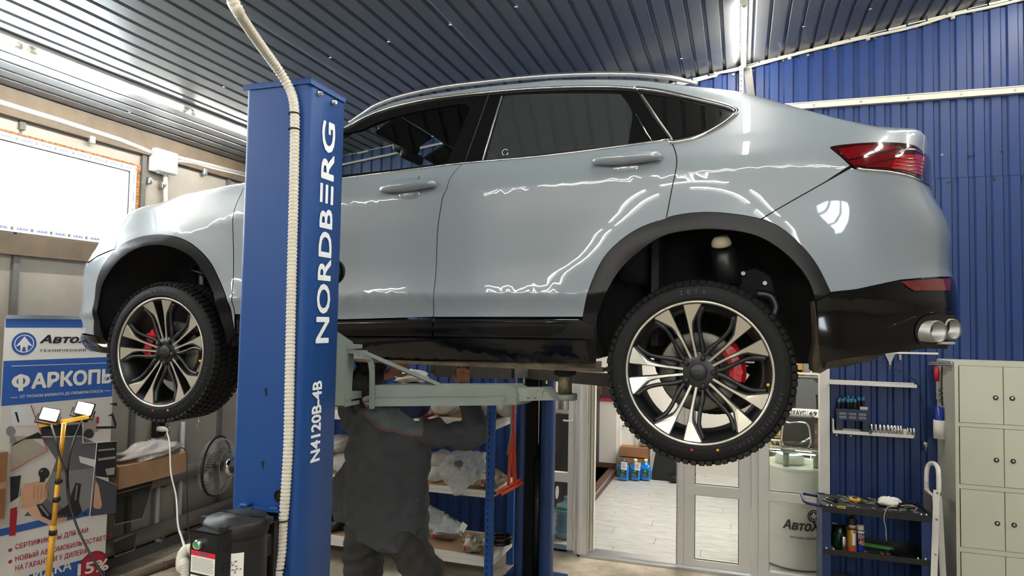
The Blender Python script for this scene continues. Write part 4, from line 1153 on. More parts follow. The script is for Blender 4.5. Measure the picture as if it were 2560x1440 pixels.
# front fender, nose, lamp
ia = near(A_F_OUT, XZ([(287, 624)])[0])
HL = XZ([(258, 612), (287, 622), (300, 585), (292, 560)])
nz0, nz1 = 2.40, 2.60
fpoly = [(-2.432, 2.80)] + [(x, float(_zt(x)) - .001) for x in np.linspace(-2.45, -3.30, 30)] + [XZ([(300, 578)])[0], XZ([(289, 621)])[0]] + A_F_OUT[ia:] + GAP_FR[::-1]
panel('front_fender', fpoly, 'paint_grey')
pl_ = [(x, float(_zt(x)) - .001) for x in np.linspace(-3.31, -3.55, 14)]
hpoly = [XZ([(301, 578)])[0]] + pl_ + nose_edge(2.66, 2.42, 14) + XZ([(222, 655), (243, 640), (270, 628), (288, 622)])
panel('headlamp', hpoly, mat('lamp_glare', (225, 228, 230), .12, .3, coat=1.0).name if False else 'chrome', label='clear headlamp glaring in the window light')
MT['lamp_glare'] = mat('lamp_glare', (232, 234, 236), .1, .2, coat=1.0)  # window glare is put into the near-white lens colour
for o in bpy.data.objects:
    if o.name.startswith('headlamp'): o.data.materials[0] = MT['lamp_glare']
npoly = XZ([(288, 623), (270, 630), (243, 642), (222, 657)]) + nose_edge(2.41, 1.985, 20) + XZ([(210, 834), (236, 838)]) + A_F_OUT[1:ia + 1]
panel('front_bumper', npoly, 'paint_grey')
lpoly = XZ([(210, 836)]) + nose_edge(1.975, 1.88, 6)[0:] + [(-3.25, 1.87), (-3.16, 1.88)] + XZ([(262, 848), (236, 839)])
panel('bumper_lip', lpoly, 'gloss_black')
# black cladding: arches, sills, lower bumper
panel('arch_trim', A_R_OUT + XZ([(2060, 742), (2038, 752)]) + A_R_IN[::-1][1:] + [(A_R_IN[0][0] - .03, A_R_IN[0][1])] + [(A_R_OUT[0][0], 2.09)], 'arch_black', gap=.001, off=.003)
panel('arch_trim', A_F_OUT + A_F_IN[::-1], 'arch_black', gap=.001, off=.003)
xs_r = A_R_IN[0][0] - .004
sillb = [(-2.37, 1.905), (-1.6, 1.893), (-1.2, 1.905), (-.6, 1.918), (xs_r, 1.92)]
za = lambda z: [(x, z) for x in (-2.37, xs_r)]
panel('sill', [(-2.372, 2.0), (-1.8, 2.003), (-1.29, 2.012), (-.63, 2.022), (xs_r, 2.022)] + sillb[::-1], 'gloss_black', off=.0)
panel('door_cladding', [(-2.372, 2.073), (-1.8, 2.080), (xm - .003, 2.099), (xm - .003, 2.017), (-1.8, 2.006), (-2.372, 2.004)], 'clad_black', off=.004)
panel('door_cladding', [(xm + .003, 2.099), (-.63, 2.106), (-.60, 2.09), (xs_r, 2.088), (xs_r, 2.027), (-.63, 2.025), (xm + .003, 2.017)], 'clad_black', off=.004)
MOULD_F = XZ([(842, 824), (1000, 820), (1086, 818), (1086, 829), (1000, 831), (842, 836)])
MOULD_R = XZ([(1090, 818), (1300, 816), (1400, 815), (1412, 819), (1390, 832), (1330, 838), (1090, 829)])
panel('door_moulding', MOULD_F, 'gloss_black', off=.016, depth=.014, gap=0)
panel('door_moulding', curve2(MOULD_R + MOULD_R[:1], 3)[:-1], 'gloss_black', off=.016, depth=.014, gap=0)
strip('trim_groove', XZ([(842, 809), (1000, 806), (1090, 805), (1300, 805), (1430, 806)]), .0035, 'gloss_black', .004)
rb = [p for p in CLIP_B]
RL = XZ([(2050, 905), (2062, 908), (2110, 898), (2190, 888), (2260, 880), (2320, 872)])
rbpoly = XZ([(2040, 752), (2060, 742), (2077, 733)]) + CLIP_B[1:] + tail_edge(2.30, 2.02, 16) + RL[::-1] + XZ([(2046, 860), (2044, 800)])
panel('bumper_cladding', rbpoly, 'gloss_black')
REF = XZ([(2253, 704), (2331, 698), (2374, 698), (2371, 726), (2330, 727), (2283, 727), (2266, 717)])
panel('fog_reflector', REF, 'lamp_red', off=.006, gap=0, label='red reflector strip in the black bumper')
# tail lamp with its inner bands
tl = panel('tail_lamp', LAMP, 'lamp_dark', off=.002, gap=.001, mirror=True, label='dark red wraparound tail lamp')
B1 = XZ([(2092, 374), (2150, 366), (2215, 364), (2250, 370), (2180, 388), (2120, 400)])
B2 = XZ([(2122, 404), (2200, 389), (2248, 376), (2234, 396), (2160, 414), (2134, 414)])
B3 = XZ([(2160, 416), (2236, 399), (2230, 420), (2165, 419)])
B4 = XZ([(2242, 390), (2300, 388), (2312, 396), (2302, 440), (2262, 427), (2226, 421)])
for B, m_ in ((B1, 'lamp_red'), (B2, 'lamp_red'), (B3, 'lamp_red'), (B4, 'lamp_bright')):
    panel('lamp_band', B, m_, parent=tl, off=.0045, gap=0, depth=.002, mirror=False)
for k in range(4):
    y = 398 + k * 9
    strip('lamp_rib', XZ([(2240 - k * 3, y - 1), (2275, y + 1), (2306 - k, y + 6)]), .0022, 'lamp_dark', .006, parent=tl, mirror=False)
strip('lamp_glint_rib', XZ([(2248, 384), (2262, 375), (2285, 375), (2306, 389)]), .003, 'chrome', .004, parent=tl, mirror=False)
strip('chrome_trim', XZ([(2141, 422), (2165, 425), (2215, 430), (2261, 438), (2297, 450), (2318, 463)]), .0045, 'chrome', .003)
# side glass and its black surround
G1 = curve2([(-2.22, 2.80), (-2.05, 2.79)] + XZ([(845, 437), (993, 421), (1116, 405)]), 2) + curve2(XZ([(1120, 398), (1170, 280), (1171, 266), (1161, 259)]), 3) + curve2(XZ([(1150, 258), (1101, 266), (1006, 285), (940, 306), (900, 324)]) + [(-2.02, 3.02), (-2.12, 2.93)], 3)
G2 = curve2(XZ([(1212, 400), (1300, 390), (1445, 374), (1570, 359)]), 3) + XZ([(1571, 352), (1581, 290)]) + curve2(XZ([(1580, 278), (1569, 256), (1552, 234)]), 3) + curve2(XZ([(1540, 232), (1440, 231), (1330, 233), (1262, 237)]), 3) + XZ([(1256, 245)])
G3 = XZ([(1682, 346), (1702, 341), (1758, 324), (1795, 300)]) + curve2(XZ([(1803, 288), (1803, 279), (1796, 272)]), 3) + XZ([(1745, 254), (1680, 243), (1612, 237)])
panel('window_surround', DLO_POLY, 'gloss_black', holes=(G1, G2, G3), off=-.004, gap=.001)
panel('window_pane', G1, 'glass_car', off=-.008, gap=0, thin=True)
panel('window_pane', G2, 'glass_tint', off=-.005, gap=0, thin=True)
panel('window_pane', G3, 'glass_dark', off=-.005, gap=0, thin=True)
strip('chrome_trim', [(-2.3, 2.752), (-2.05, bz_f)] + DLO, .0055, 'chrome', .001)
strip('chrome_trim', DLO_R[:near(DLO_R, XZ([(1591, 221)])[0]) + 1] , .0105, 'chrome', .001)
strip('chrome_trim', DLO_T[:-6], .0065, 'chrome', .0)
strip('pillar_gap', XZ([(1223, 231), (1195, 310), (1161, 407)]), .0028, 'deep_black', -.003)
strip('pillar_gap', XZ([(1591, 222), (1630, 285), (1678, 350)]), .0028, 'deep_black', -.003)
strip('chrome_trim', XZ([(1254, 240), (1230, 318), (1207, 400)]), .004, 'dull_steel', -.002)
strip('chrome_trim', XZ([(1604, 236), (1640, 290), (1681, 348)]), .004, 'dull_steel', -.002)
strip('pillar_glint', XZ([(1589, 284), (1610, 320), (1631, 354)]), .0022, 'chrome', -.003)
strip('gap_shade', GAP_MID, .007, 'deep_black', -.012); strip('gap_shade', GAP_RR, .007, 'deep_black', -.012); strip('gap_shade', B_GAP, .006, 'deep_black', -.011); strip('gap_shade', GAP_FR, .007, 'deep_black', -.012)  # black strips stand in for the shade inside the panel gaps
# roof, hood, screens, tail closing the body over the top
def cross(name, x0, x1, m, n=24, crown=.03, dz=0.0, lim=1.0):
    mb = MB(); k = 11; vs = []; fs = []
    xs_ = np.linspace(x0, x1, n)
    for x in xs_:
        z = float(_zt(x)) - .0008; y = float(ycar(x, z))
        for j in range(k):
            t = -1 + 2 * j / (k - 1); vs.append((x, CY + (CY - y) * t * lim, z + dz + crown * (1 - t * t)))
    for i in range(n - 1):
        for j in range(k - 1): fs.append((i * k + j, (i + 1) * k + j, (i + 1) * k + j + 1, i * k + j + 1))
    mb.add(vs, [f for f in fs], None, True); return mb.build(name, m, car)
cross('hood', -3.55, -2.42, 'paint_grey', 24, .05)
cross('windscreen', -2.40, -1.84, 'glass_car', 14, .03)
cross('roof', -1.83, -.36, 'paint_grey', 30, .03)
cross('rear_screen', -.35, .42, 'glass_dark', 20, .02)
cross('tailgate', .43, .74, 'paint_grey', 10, .015)
# chrome roof rail
RAIL = [P(872, 306, Y=3.10), P(905, 284, Y=3.13), P(940, 263, Y=3.15), P(1000, 241, Y=3.16), P(1100, 219, Y=3.16), P(1200, 206, Y=3.16), P(1325, 193, Y=3.15), P(1450, 186, Y=3.13), P(1560, 185, Y=3.11), P(1640, 190, Y=3.09), P(1700, 199, Y=3.08), P(1745, 210, Y=3.07)]
pth = smooth_path(RAIL, 5)
mb = MB(); mb.tube(pth, [.006 + .006 * min(1, i / 8, (len(pth) - 1 - i) / 8) for i in range(len(pth))], 10); mirrored(mb.build('roof_rail', 'satin_alu', car))
# door handles
def handle(pts, bowl, name='door_handle'):
    a = [on(p, .028) for p in XZ(pts)]
    mb = MB(); n = len(a); path = smooth_path(a, 5); k = len(path)
    rr = [.010 + .019 * math.sin(PI * min(1, max(0, (i + 2.) / (k + 3)))) for i in range(k)]
    path[0] -= Vector((0, -.02, 0)); path[-1] -= Vector((0, -.02, 0))
    mb.tube(path, rr, 12)
    h = mb.build(name, 'paint_grey', car); mirrored(h)
    c = on(XZ([bowl])[0], -.001); mb = MB(); vs = []; fs = []
    mb.sphere(c, 1, 20, 10, (.056, .008, .026)); mb.build('handle_bowl', 'paint_grey', h)
    return h
handle([(1490, 410), (1512, 406), (1560, 403), (1610, 399), (1650, 398)], (1566, 420))
h = handle([(962, 479), (985, 474), (1020, 470), (1060, 466), (1089, 465)], (1024, 486))
mb = MB(); p = on(XZ([(1058, 463)])[0], .046); mb.bar(p, p + Vector((0, 0, .02)), .002, .006); mb.build('key_cover_gap', 'matt_black', h)
# exhaust tips, slant-cut
for q in ((2347, 829, 2.90, .0405), (2384, 823, 3.00, .039)):
    c = P(q[0], q[1], Y=q[2]); n_ = Vector((.55, -.83, .05)).normalized(); ax = Vector((.95, -.2, 0)).normalized(); R_ = q[3]
    M_ = axM((0, 0, 0), n_); mb = MB(); vs = []; fs = []; N_ = 32
    for (d, r_) in ((-.2, R_ * .86), (-.1, R_ * .92), (-.02, R_), (0, R_), (.002, R_ * .95), (-.004, R_ * .86), (-.05, R_ * .8), (-.14, R_ * .7)):
        o_ = c + ax * d
        for j in range(N_): a = 2 * PI * j / N_; vs.append(o_ + M_ @ Vector((r_ * math.cos(a), r_ * math.sin(a), 0)))
    k = 8
    fs = [(i * N_ + j, i * N_ + (j + 1) % N_, (i + 1) * N_ + (j + 1) % N_, (i + 1) * N_ + j) for i in range(k - 1) for j in range(N_)]
    fs.append(tuple((k - 1) * N_ + j for j in range(N_)))
    mb.add(vs, fs, None, True); mirrored(mb.build('exhaust_tip', 'dull_steel', car))
p = P(2362, 858, Y=2.96); MB().rbox(p, (.06, .05, .010), .004).build('exhaust_bracket', 'dull_steel', car)
panel('recess_shade', curve2(XZ([(2384, 788), (2340, 784), (2310, 790), (2292, 806), (2286, 830), (2294, 856), (2316, 868), (2350, 866), (2378, 858)]), 3), 'matt_black', off=.004, gap=0, depth=.004)  # dark patch laid on the bumper for the shade around the tips
strip('bumper_crease', XZ([(2215, 822), (2250, 806), (2285, 794), (2330, 782), (2370, 780), (2388, 779)]), .003, 'gloss_black', -.001)
# mud flap under the rear bumper corner
f0 = [P(2036, 752, Y=2.82), P(2046, 830, Y=2.84), P(2052, 880, Y=2.85), P(2090, 893, Y=2.88), P(2150, 890, Y=2.92), P(2215, 884, Y=2.97), P(2180, 900, Y=2.95), P(2120, 915, Y=2.92), P(2070, 922, Y=2.9), P(2050, 934, Y=2.88), P(2032, 930, Y=2.88), P(2031, 900, Y=2.88), P(2040, 850, Y=2.86)]
mb = MB(); face_solid(mb, f0[::-1], .16, (0, 1, 0)); mb.build('mud_flap', 'mud', car, ) if False else mb.build('mud_flap', 'mud', car)
# wheel houses
for (wx, wz), rad, rin in ((WHEELS[0], .47, 1), (WHEELS[1], .485, 1)):
    mb = MB(); n = 30; vs = []; fs = []
    cz = wz + .06
    ring = [(wx + rad * math.cos(a), cz + .13 + (rad - .02) * math.sin(a)) for a in np.linspace(-.34, PI + .34, n)]
    ys = (2.806, 2.86, 3.0, 3.28)
    for y in ys:
        for (x, z) in ring: vs.append((x, y, z))
    for i in range(len(ys) - 1):
        for j in range(n - 1): fs.append((i * n + j, i * n + j + 1, (i + 1) * n + j + 1, (i + 1) * n + j))
    b = (len(ys) - 1) * n; fs.append(tuple(b + j for j in range(n)))
    mb.add(vs, fs, None, False); mirrored(mb.build('wheel_house', 'liner_black', car))
# damper and brackets in the rear arch; spring in the front arch
a, b = P(1803, 578, Y=2.93), P(1820, 712, Y=2.93)
mb = MB(); mb.cyl(a.lerp(b, .12), b, .046, 24, .054); mb.tube([b, b + (b - a) * .6], .04, 14); mirrored(mb.build('damper', 'satin_black', car))
mb = MB(); mb.lathe([(.0, .020), (.03, .016), (.040, .0), (.046, -.016), (.044, -.022)], 20, axM(a.lerp(b, .16), a - b)); mirrored(mb.build('damper_cap', MT.setdefault('cap_tan', mat('cap_tan', (158, 146, 124), .5)), car))
c = P(1803, 604, Y=2.86); mb = MB(); mb.lathe([(0, .022), (.026, .019), (.036, .006), (.040, -.010), (.038, -.016), (0, -.016)], 22, axM(c, (-.1, -.45, 1))); mirrored(mb.build('damper_cap', 'cap_tan', car))
mb = MB(); p = P(1890, 700, Y=3.05); face_solid(mb, [P(1850, 680, Y=3.05), P(1850, 790, Y=3.05), P(1930, 790, Y=3.05), P(1938, 740, Y=3.05), P(1925, 690, Y=3.05), P(1890, 672, Y=3.05)], .02, (0, 1, 0)); mb.build('arch_bracket', 'liner_black', car)
mb = MB(); 
for q in ((1858, 684), (1912, 708)): p = P(q[0], q[1], Y=3.045); mb.cyl(p, p + Vector((0, -.012, 0)), .009, 8)
mb.build('arch_bolt', 'dull_steel', car)
mb = MB(); mb.tube(smooth_path([P(1890, 735, Y=3.0), P(1925, 740, Y=3.0), P(1940, 770, Y=3.0), P(1925, 800, Y=3.0)], 4), .02, 10); mb.build('suspension_link', 'satin_black', car)
sp0 = P(508, 655, Y=3.05); mb = MB()
helix = [sp0 + Vector((.055 * math.cos(t), .055 * math.sin(t), .02 - .016 * t)) for t in np.linspace(0, 5 * PI, 70)]
mb.tube(helix, .009, 8); mb.cyl(sp0 + Vector((0, 0, .05)), sp0 + Vector((0, 0, -.3)), .025, 12); mirrored(mb.build('suspension_spring', 'satin_black', car))
# floor of the car, pinch seams, bulkheads
mb = MB(); mb.bbox((-3.3, 3.3, 1.93), (.35, 4.14, 2.0)); mb.bbox((-2.36, 2.93, 1.925), (-.63, 4.51, 1.99)); mb.bbox((.30, 3.0, 2.02), (.75, 4.44, 2.1)); mb.bbox((-3.7, 3.1, 1.93), (-3.3, 4.3, 2.0)); mb.build('underbody', 'deep_black', car)
mb = MB(); mb.bbox((-2.36, 2.895, 1.885), (-.56, 2.90, 1.93)); mirrored(mb.build('pinch_seam', 'rust_steel', car))
mb = MB(); mb.bbox((-2.34, 2.87, 1.885), (-.55, 2.96, 1.90)); mirrored(mb.build('sill_underside', 'mud', car))
for lo, hi in (((-2.45, 2.86, 2.0), (-2.40, 4.58, 2.70)), ((-.36, 2.95, 2.0), (-.33, 4.49, 2.78)), ((-3.1, 3.28, 2.0), (-2.4, 4.16, 2.6))): MB().bbox(lo, hi).build('bulkhead', 'interior', car)
# cabin
mb = MB(); vs = []; fs = []
for x in np.linspace(-1.75, -.2, 12):
    for y in np.linspace(3.13, 4.31, 7): vs.append((x, y, float(_zt(x)) - .055))
fs = [(i * 7 + j, i * 7 + j + 1, (i + 1) * 7 + j + 1, (i + 1) * 7 + j) for i in range(11) for j in range(6)]
mb.add(vs, fs, None, True); mb.build('headliner', 'interior', car)
for (x, y) in ((-1.25, 3.38), (-1.25, 4.06)):
    mb = MB(); mb.rbox((x + .02, y, 2.55), (.16, .5, .62), .06, M=Matrix.Rotation(.2, 4, 'Y')); mb.rbox((x + .09, y, 2.95), (.09, .26, .17), .04); mb.build('front_seat', 'interior', car)
mb = MB(); mb.rbox((-.45, 3.72, 2.55), (.18, 1.3, .55), .06); mb.rbox((-.4, 3.4, 2.87), (.09, .26, .13), .04); mb.rbox((-.4, 4.04, 2.87), (.09, .26, .13), .04); mb.build('rear_seat', 'interior', car)
mb = MB(); mb.rbox((-2.15, 3.72, 2.62), (.45, 1.45, .25), .06); mb.build('dashboard', 'interior', car)
p = P(1030, 392, Y=3.72); mb = MB(); mb.rbox(p, (.05, .24, .065), .02, M=Matrix.Rotation(.25, 4, 'Y')); mb.rbox(p + Vector((-.04, 0, .06)), (.14, .12, .06), .02); mb.build('rear_view_mirror', 'satin_black', car)
p = P(960, 350, Y=3.5); mb = MB(); mb.rbox((-1.80, 3.42, 3.13), (.16, .42, .02), .008, M=Matrix.Rotation(-.5, 4, 'Y')); mb.rbox((-1.80, 4.02, 3.13), (.16, .42, .02), .008, M=Matrix.Rotation(-.5, 4, 'Y')); mb.build('sun_visor', 'interior_grey', car)
c_ = on(XZ([(1263, 381)])[0], .0005); mb = MB(); mb.tube([c_ + Vector((.014 * math.cos(a), 0, .014 * math.sin(a))) for a in np.linspace(.6, 2 * PI - .2, 18)], .0012, 5); mb.build('glass_mark', 'label_white', car)
mb = MB(); mb.rbox(on((-2.2, 2.80), .10), (.09, .17, .11), .035); mirrored(mb.build('wing_mirror', 'paint_grey', car))

# ------------------------------------------------------------------ wheels
def polar(r, deg, rot): a = math.radians(deg + rot); return (r * math.cos(a), r * math.sin(a))
AX = Matrix(((1, 0, 0, 0), (0, 0, -1, 0), (0, 1, 0, 0), (0, 0, 0, 1)))      # wheel plane (a,b) -> (x,z); +depth -> -y (outward)
def wheel_parts(w, rot, cal_deg, flip=False):
    mb = MB()
    prof = [(.272, .108), (.283, .117), (.300, .1225), (.322, .122), (.342, .114), (.352, .103), (.3555, .095), (.357, .05), (.3575, 0), (.357, -.05), (.3555, -.095), (.342, -.114), (.31, -.1225), (.272, -.108), (.262, -.1)]
    mb.lathe(prof, 72, AX); 
    for r_ in (.297, .335): mb.lathe([(r_ - .003, .1222 if r_ < .32 else .1165), (r_, .1245 if r_ < .32 else .1185), (r_ + .003, .122 if r_ < .32 else .1145)], 72, AX)
    tire = mb.build('tire', 'rubber', w)
    mb = MB(); rr = random.Random(5)
    for row, (y, wd) in enumerate(((.103, .03), (.058, .038), (.012, .03), (-.034, .038), (-.085, .05))):
        n = 74
        for i in range(n):
            a = 2 * PI * (i + .5 * (row % 2) + rr.uniform(-.08, .08)) / n
            rad = .3585 if row not in (0,) else .3565
            M_ = Matrix.Rotation(-a, 4, 'Y') @ Matrix.Translation((rad, -y, 0)) @ Matrix.Rotation((.35 if row % 2 else -.35) if row else 0, 4, 'X')
            if row == 0: M_ = M_ @ Matrix.Rotation(-.35, 4, 'Z')
            mb.box((0, 0, 0), (.013, wd, .021), M=M_)
    stuff(mb.build('tread_block', 'rubber', tire))
    mb = MB()
    mb.lathe([(.279, .108), (.2845, .113), (.2845, .119), (.279, .1195), (.2745, .115), (.2735, .108)], 72, AX); mb.build('rim_lip', 'machined', w)
    mb = MB(); mb.lathe([(.2745, .1155), (.270, .108), (.260, .098), (.248, .03), (.244, -.08), (.262, -.1)], 60, AX); mb.build('rim_barrel', 'satin_black', w)
    # dark casting: hub, ten spoke bodies, ten slim side spokes
    mb = MB(); mb.lathe([(0, .078), (.05, .079), (.078, .074), (.088, .055), (.085, 0)], 40, AX)
    for v in range(5):
        vr = rot + 72 * v
        for sgn in (1, -1):
            pol = [polar(.05, sgn * 3.5, vr), polar(.12, sgn * 5.6, vr), polar(.20, sgn * 6.0, vr), polar(.270, sgn * 5.5, vr), polar(.270, sgn * 22, vr), polar(.238, sgn * 18.8, vr), polar(.20, sgn * 13.2, vr), polar(.16, sgn * 11.4, vr), polar(.12, sgn * 11.4, vr), polar(.05, sgn * 18, vr)]
            n = len(pol); dep = [.07, .082, .093, .106, .106, .100, .093, .088, .082, .07]
            vs = [(p[0], -d, p[1]) for p, d in zip(pol, dep)] + [(p[0] * .985, -d + .05, p[1] * .985) for p, d in zip(pol, dep)]
            fs = [tuple(range(n)) if sgn < 0 else tuple(range(n))[::-1]] + [((i, (i + 1) % n, n + (i + 1) % n, n + i) if sgn > 0 else (n + i, n + (i + 1) % n, (i + 1) % n, i)) for i in range(n)]
            mb.add(vs, fs, None, False)
            c = [(.07, 31, .066), (.10, 27.5, .07), (.135, 22.5, .075), (.175, 19.2, .082), (.215, 19, .09), (.262, 22.5, .098)]
            path = [Vector((polar(r_, sgn * d, vr)[0], -y, polar(r_, sgn * d, vr)[1])) for r_, d, y in c]
            mb.tube(smooth_path(path, 4), [.0105] * 8 + [.0085] * 8 + [.0095] * 5, 8)
    mb.build('spoke_casting', 'satin_black', w)
    mb = MB()
    for v in range(5):
        vr = rot + 72 * v
        for sgn in (1, -1):
            inn = [(.046, 5.5, .0755), (.08, 6.3, .079), (.12, 6.6, .0838), (.20, 6.8, .0950), (.2735, 6.4, .1115)]
            out = [(.2735, 20.8, .1115), (.240, 17.0, .1030), (.205, 11.8, .0955), (.185, 10.4, .0925), (.16, 9.9, .0895), (.12, 10.3, .0838), (.08, 12.6, .079), (.046, 17, .0755)]
            a = [Vector((polar(r_, sgn * d, vr)[0], -y, polar(r_, sgn * d, vr)[1])) for r_, d, y in inn + out]
            n = len(a); back = [p + Vector((0, .004, 0)) for p in a]
            # strips between inner and outer edges
            f = [(0, 1, 11, 12), (1, 2, 10, 11), (2, 3, 7, 8), (2, 8, 9, 10), (3, 4, 5, 6), (3, 6, 7)]
            f = [q if sgn < 0 else q[::-1] for q in f]
            mb.add(a + back, f + [((i, (i + 1) % n, n + (i + 1) % n, n + i) if sgn > 0 else (n + i, n + (i + 1) % n, (i + 1) % n, i)) for i in range(n)], None, False)
        tip = [(.046, -5.5), (.050, -17), (.043, -12), (.039, 0), (.043, 12), (.050, 17), (.046, 5.5)]
        a = [Vector((polar(r_, d, vr)[0], -.0757, polar(r_, d, vr)[1])) for r_, d in tip]
        mb.add(a, [(1, 2, 0), (2, 3, 6, 0), (3, 4, 6), (4, 5, 6)][::1], None, False)
    mb.build('spoke_face', 'machined', w)
    mb = MB(); mb.lathe([(0, .088), (.031, .088), (.0345, .085), (.0345, .07)], 36, AX); hc_ = mb.build('hub_cap', 'satin_black', w)
    mb = MB(); put_text(mb, 'GEELY', (-.021, -.0882, -.006), (1, 0, 0), (0, 0, 1), .042, .012, lift=.0006, bold=.03)
    mb.tube([Vector((.026 * math.cos(a), -.0886, .0105 * math.sin(a))) for a in np.linspace(0, 2 * PI, 28)[:-1]], .0009, 4, closed=True); mb.build('emblem', 'rubber_text', w)
    mb = MB()
    for v in range(5):
        c = polar(.058, 36 + 72 * v, rot); MB().lathe([(0, .098), (.009, .097), (.0115, .090), (.0115, .06)], 12, AX @ Matrix.Translation((c[0], c[1], 0))).build('lug_nut', 'matt_black', w)
    mb = MB(); mb.lathe([(.05, .022), (.088, .022), (.09, .020), (.092, .022), (.156, .022), (.162, .018), (.162, -.006), (.05, -.006)], 48, AX); mb.build('brake_disc', 'disc_steel', w)
    mb = MB(); mb.lathe([(.0, .035), (.075, .035), (.08, .022)], 32, AX); mb.build('disc_hat', 'matt_black', w)
    mb = MB()
    for i in range(6):
        a0 = math.radians(cal_deg - 30 + i * 10); a1 = math.radians(cal_deg - 30 + (i + 1) * 10)
        q = []
        for a in (a0, a1):
            for (r_, y) in ((.118, .02), (.118, .058), (.135, .064), (.165, .058), (.182, .035), (.182, -.02)): q.append((r_ * math.cos(a), -y, r_ * math.sin(a)))
        mb.add(q, [(j, j + 1, 7 + j, 6 + j) for j in range(5)] + ([(5, 4, 3, 2, 1, 0)] if i == 0 else []) + ([(6, 7, 8, 9, 10, 11)] if i == 5 else []), None, False)
    for a in (cal_deg - 16, cal_deg + 14):
        c = (.155 * math.cos(math.radians(a)), .155 * math.sin(math.radians(a))); mb.cyl((c[0], -.05, c[1]), (c[0], -.07, c[1]), .014, 10)
    mb.build('brake_caliper', 'caliper_red', w)
    # raised lettering on the sidewall
    mb = MB()
    def ring_text(s, deg, r_, size, span):
        n = len(s)
        for i, ch in enumerate(s):
            if ch == ' ': continue
            a = math.radians(deg - (i - (n - 1) / 2) * span); u = Vector((math.sin(a), 0, -math.cos(a))) * 1; rad = Vector((math.cos(a), 0, math.sin(a)))
            c = rad * r_ - u * size * .35 + Vector((0, -.1232, 0))
            put_text(mb, ch, c, u, rad, size * (.7 if ch not in 'I1' else .25), size, lift=.0006, bold=.02)
    ring_text('ZETA', 94, .312, .017, 5.2)
    ring_text('ANTARCTICA SPORT', -38, .308, .013, 3.4)
    ring_text('245/45R20', 221, .308, .014, 3.4)
    ring_text('M+S', 196, .308, .012, 3.6)
    mb.build('sidewall_lettering', 'rubber_text', tire if False else w)
    mb = MB()
    for deg, m_, r_ in ((-75.5, 'yellow', .305), (-94, 'red', .303)):
        mk = MB(); c = (r_ * math.cos(math.radians(deg)), r_ * math.sin(math.radians(deg))); mk.lathe([(0, .1245), (.0055, .1243), (.0056, .121)], 12, AX @ Matrix.Translation((c[0], c[1], 0))); mk.build('paint_dot', m_, w)
    mk = MB(); c = (.262 * math.cos(math.radians(-8)), .262 * math.sin(math.radians(-8))); mk.lathe([(0, .116), (.006, .115), (.006, .1)], 12, AX @ Matrix.Translation((c[0], c[1], 0))); mk.build('valve_cap', 'yellow', w)
def wheel(name, x, z, rot, cal, far=False):
    w = bpy.data.objects.new('wheel', None); COL.objects.link(w); ORG[w.name] = Vector((0, 0, 0))
    wheel_parts(w, rot, cal)
    w.parent = car; o = ORG[car.name]
    w.location = (x - o.x, 2.913 - o.y, z - o.z)
    return w
wr = wheel('wheel', WHEELS[1][0], 1.905, 180.5, 18)
wf = wheel('wheel', WHEELS[0][0], 1.897, 98, 165)
for w_ in (wr, wf):
    c = copy_tree(w_, car); o = ORG[car.name]; c.location = (w_.location.x, -w_.location.y, w_.location.z); c.scale = (1, -1, 1)
# axle line
mb = MB(); mb.cyl((WHEELS[1][0], 3.0, 1.905), (WHEELS[1][0], 4.44, 1.905), .05, 12); mb.cyl((WHEELS[0][0], 3.0, 1.9), (WHEELS[0][0], 4.44, 1.9), .045, 12); mb.build('axle', 'deep_black', car)
# ------------------------------------------------------------------ mechanic
def fused(mb, vox, smooth=6, folds=None, name='tmp', drape=0.0):
    """one continuous skin round overlapping volumes"""
    me = bpy.data.meshes.new(name); me.from_pydata(mb.v, [], mb.f); me.update()
    ob = bpy.data.objects.new(name, me); COL.objects.link(ob)
    md = ob.modifiers.new('r', 'REMESH'); md.mode = 'VOXEL'; md.voxel_size = vox; md.use_smooth_shade = True
    sm = ob.modifiers.new('s', 'SMOOTH'); sm.factor = .6; sm.iterations = smooth
    if folds:
        for sc_, st, tt in folds:
            tx = bpy.data.textures.new('folds', tt); 
            if tt == 'CLOUDS': tx.noise_scale = sc_; tx.noise_depth = 2
            else: tx.noise_scale = sc_; tx.turbulence = 6.0; tx.wood_type = 'BANDNOISE' if False else 'BANDS'
            d = ob.modifiers.new('d', 'DISPLACE'); d.texture = tx; d.strength = st; d.mid_level = .5; d.texture_coords = 'LOCAL'
    dg = bpy.context.evaluated_depsgraph_get()
    out = bpy.data.meshes.new_from_object(ob.evaluated_get(dg))
    bpy.data.objects.remove(ob); bpy.data.meshes.remove(me)
    if drape:                                    # long slanting cloth folds
        n = len(out.vertices); co = np.empty(n * 3); no = np.empty(n * 3)
        out.vertices.foreach_get('co', co); out.vertices.foreach_get('normal', no); co = co.reshape(-1, 3); no = no.reshape(-1, 3)
        x, y, z = co[:, 0] + .4 * co[:, 1], co[:, 1], co[:, 2]
        w1 = np.sin(9 * x + 5 * z) + .6 * np.sin(17 * x - 11 * z + 1)
        f = np.sin(34 * (z * .75 + x * .55) + 2.2 * w1) * .5 + np.sin(55 * (z - .7 * x) + 2.5 * np.sin(8 * x + 6 * z + 2)) * .3 + np.sin(21 * (.3 * z - x) + w1) * .35
        f = np.sign(f) * np.abs(f) ** 1.3
        co += no * ((f + .35) * drape)[:, None]; out.vertices.foreach_set('co', co.ravel()); out.update()
    return out
PY = 3.75
def B(px, py, dy=0.0): return P(px, py, Y=PY + dy)
man = None
base = B(965, 1300); base.z = 0; base = Vector((base.x, PY, 0))
def ellring(c, rx, ry, n=28, tilt=0.0):
    return [Vector((c.x + rx * math.cos(a), c.y + ry * math.sin(a), c.z + tilt * math.cos(a))) for a in np.linspace(0, 2 * PI, n + 1)[:-1]]
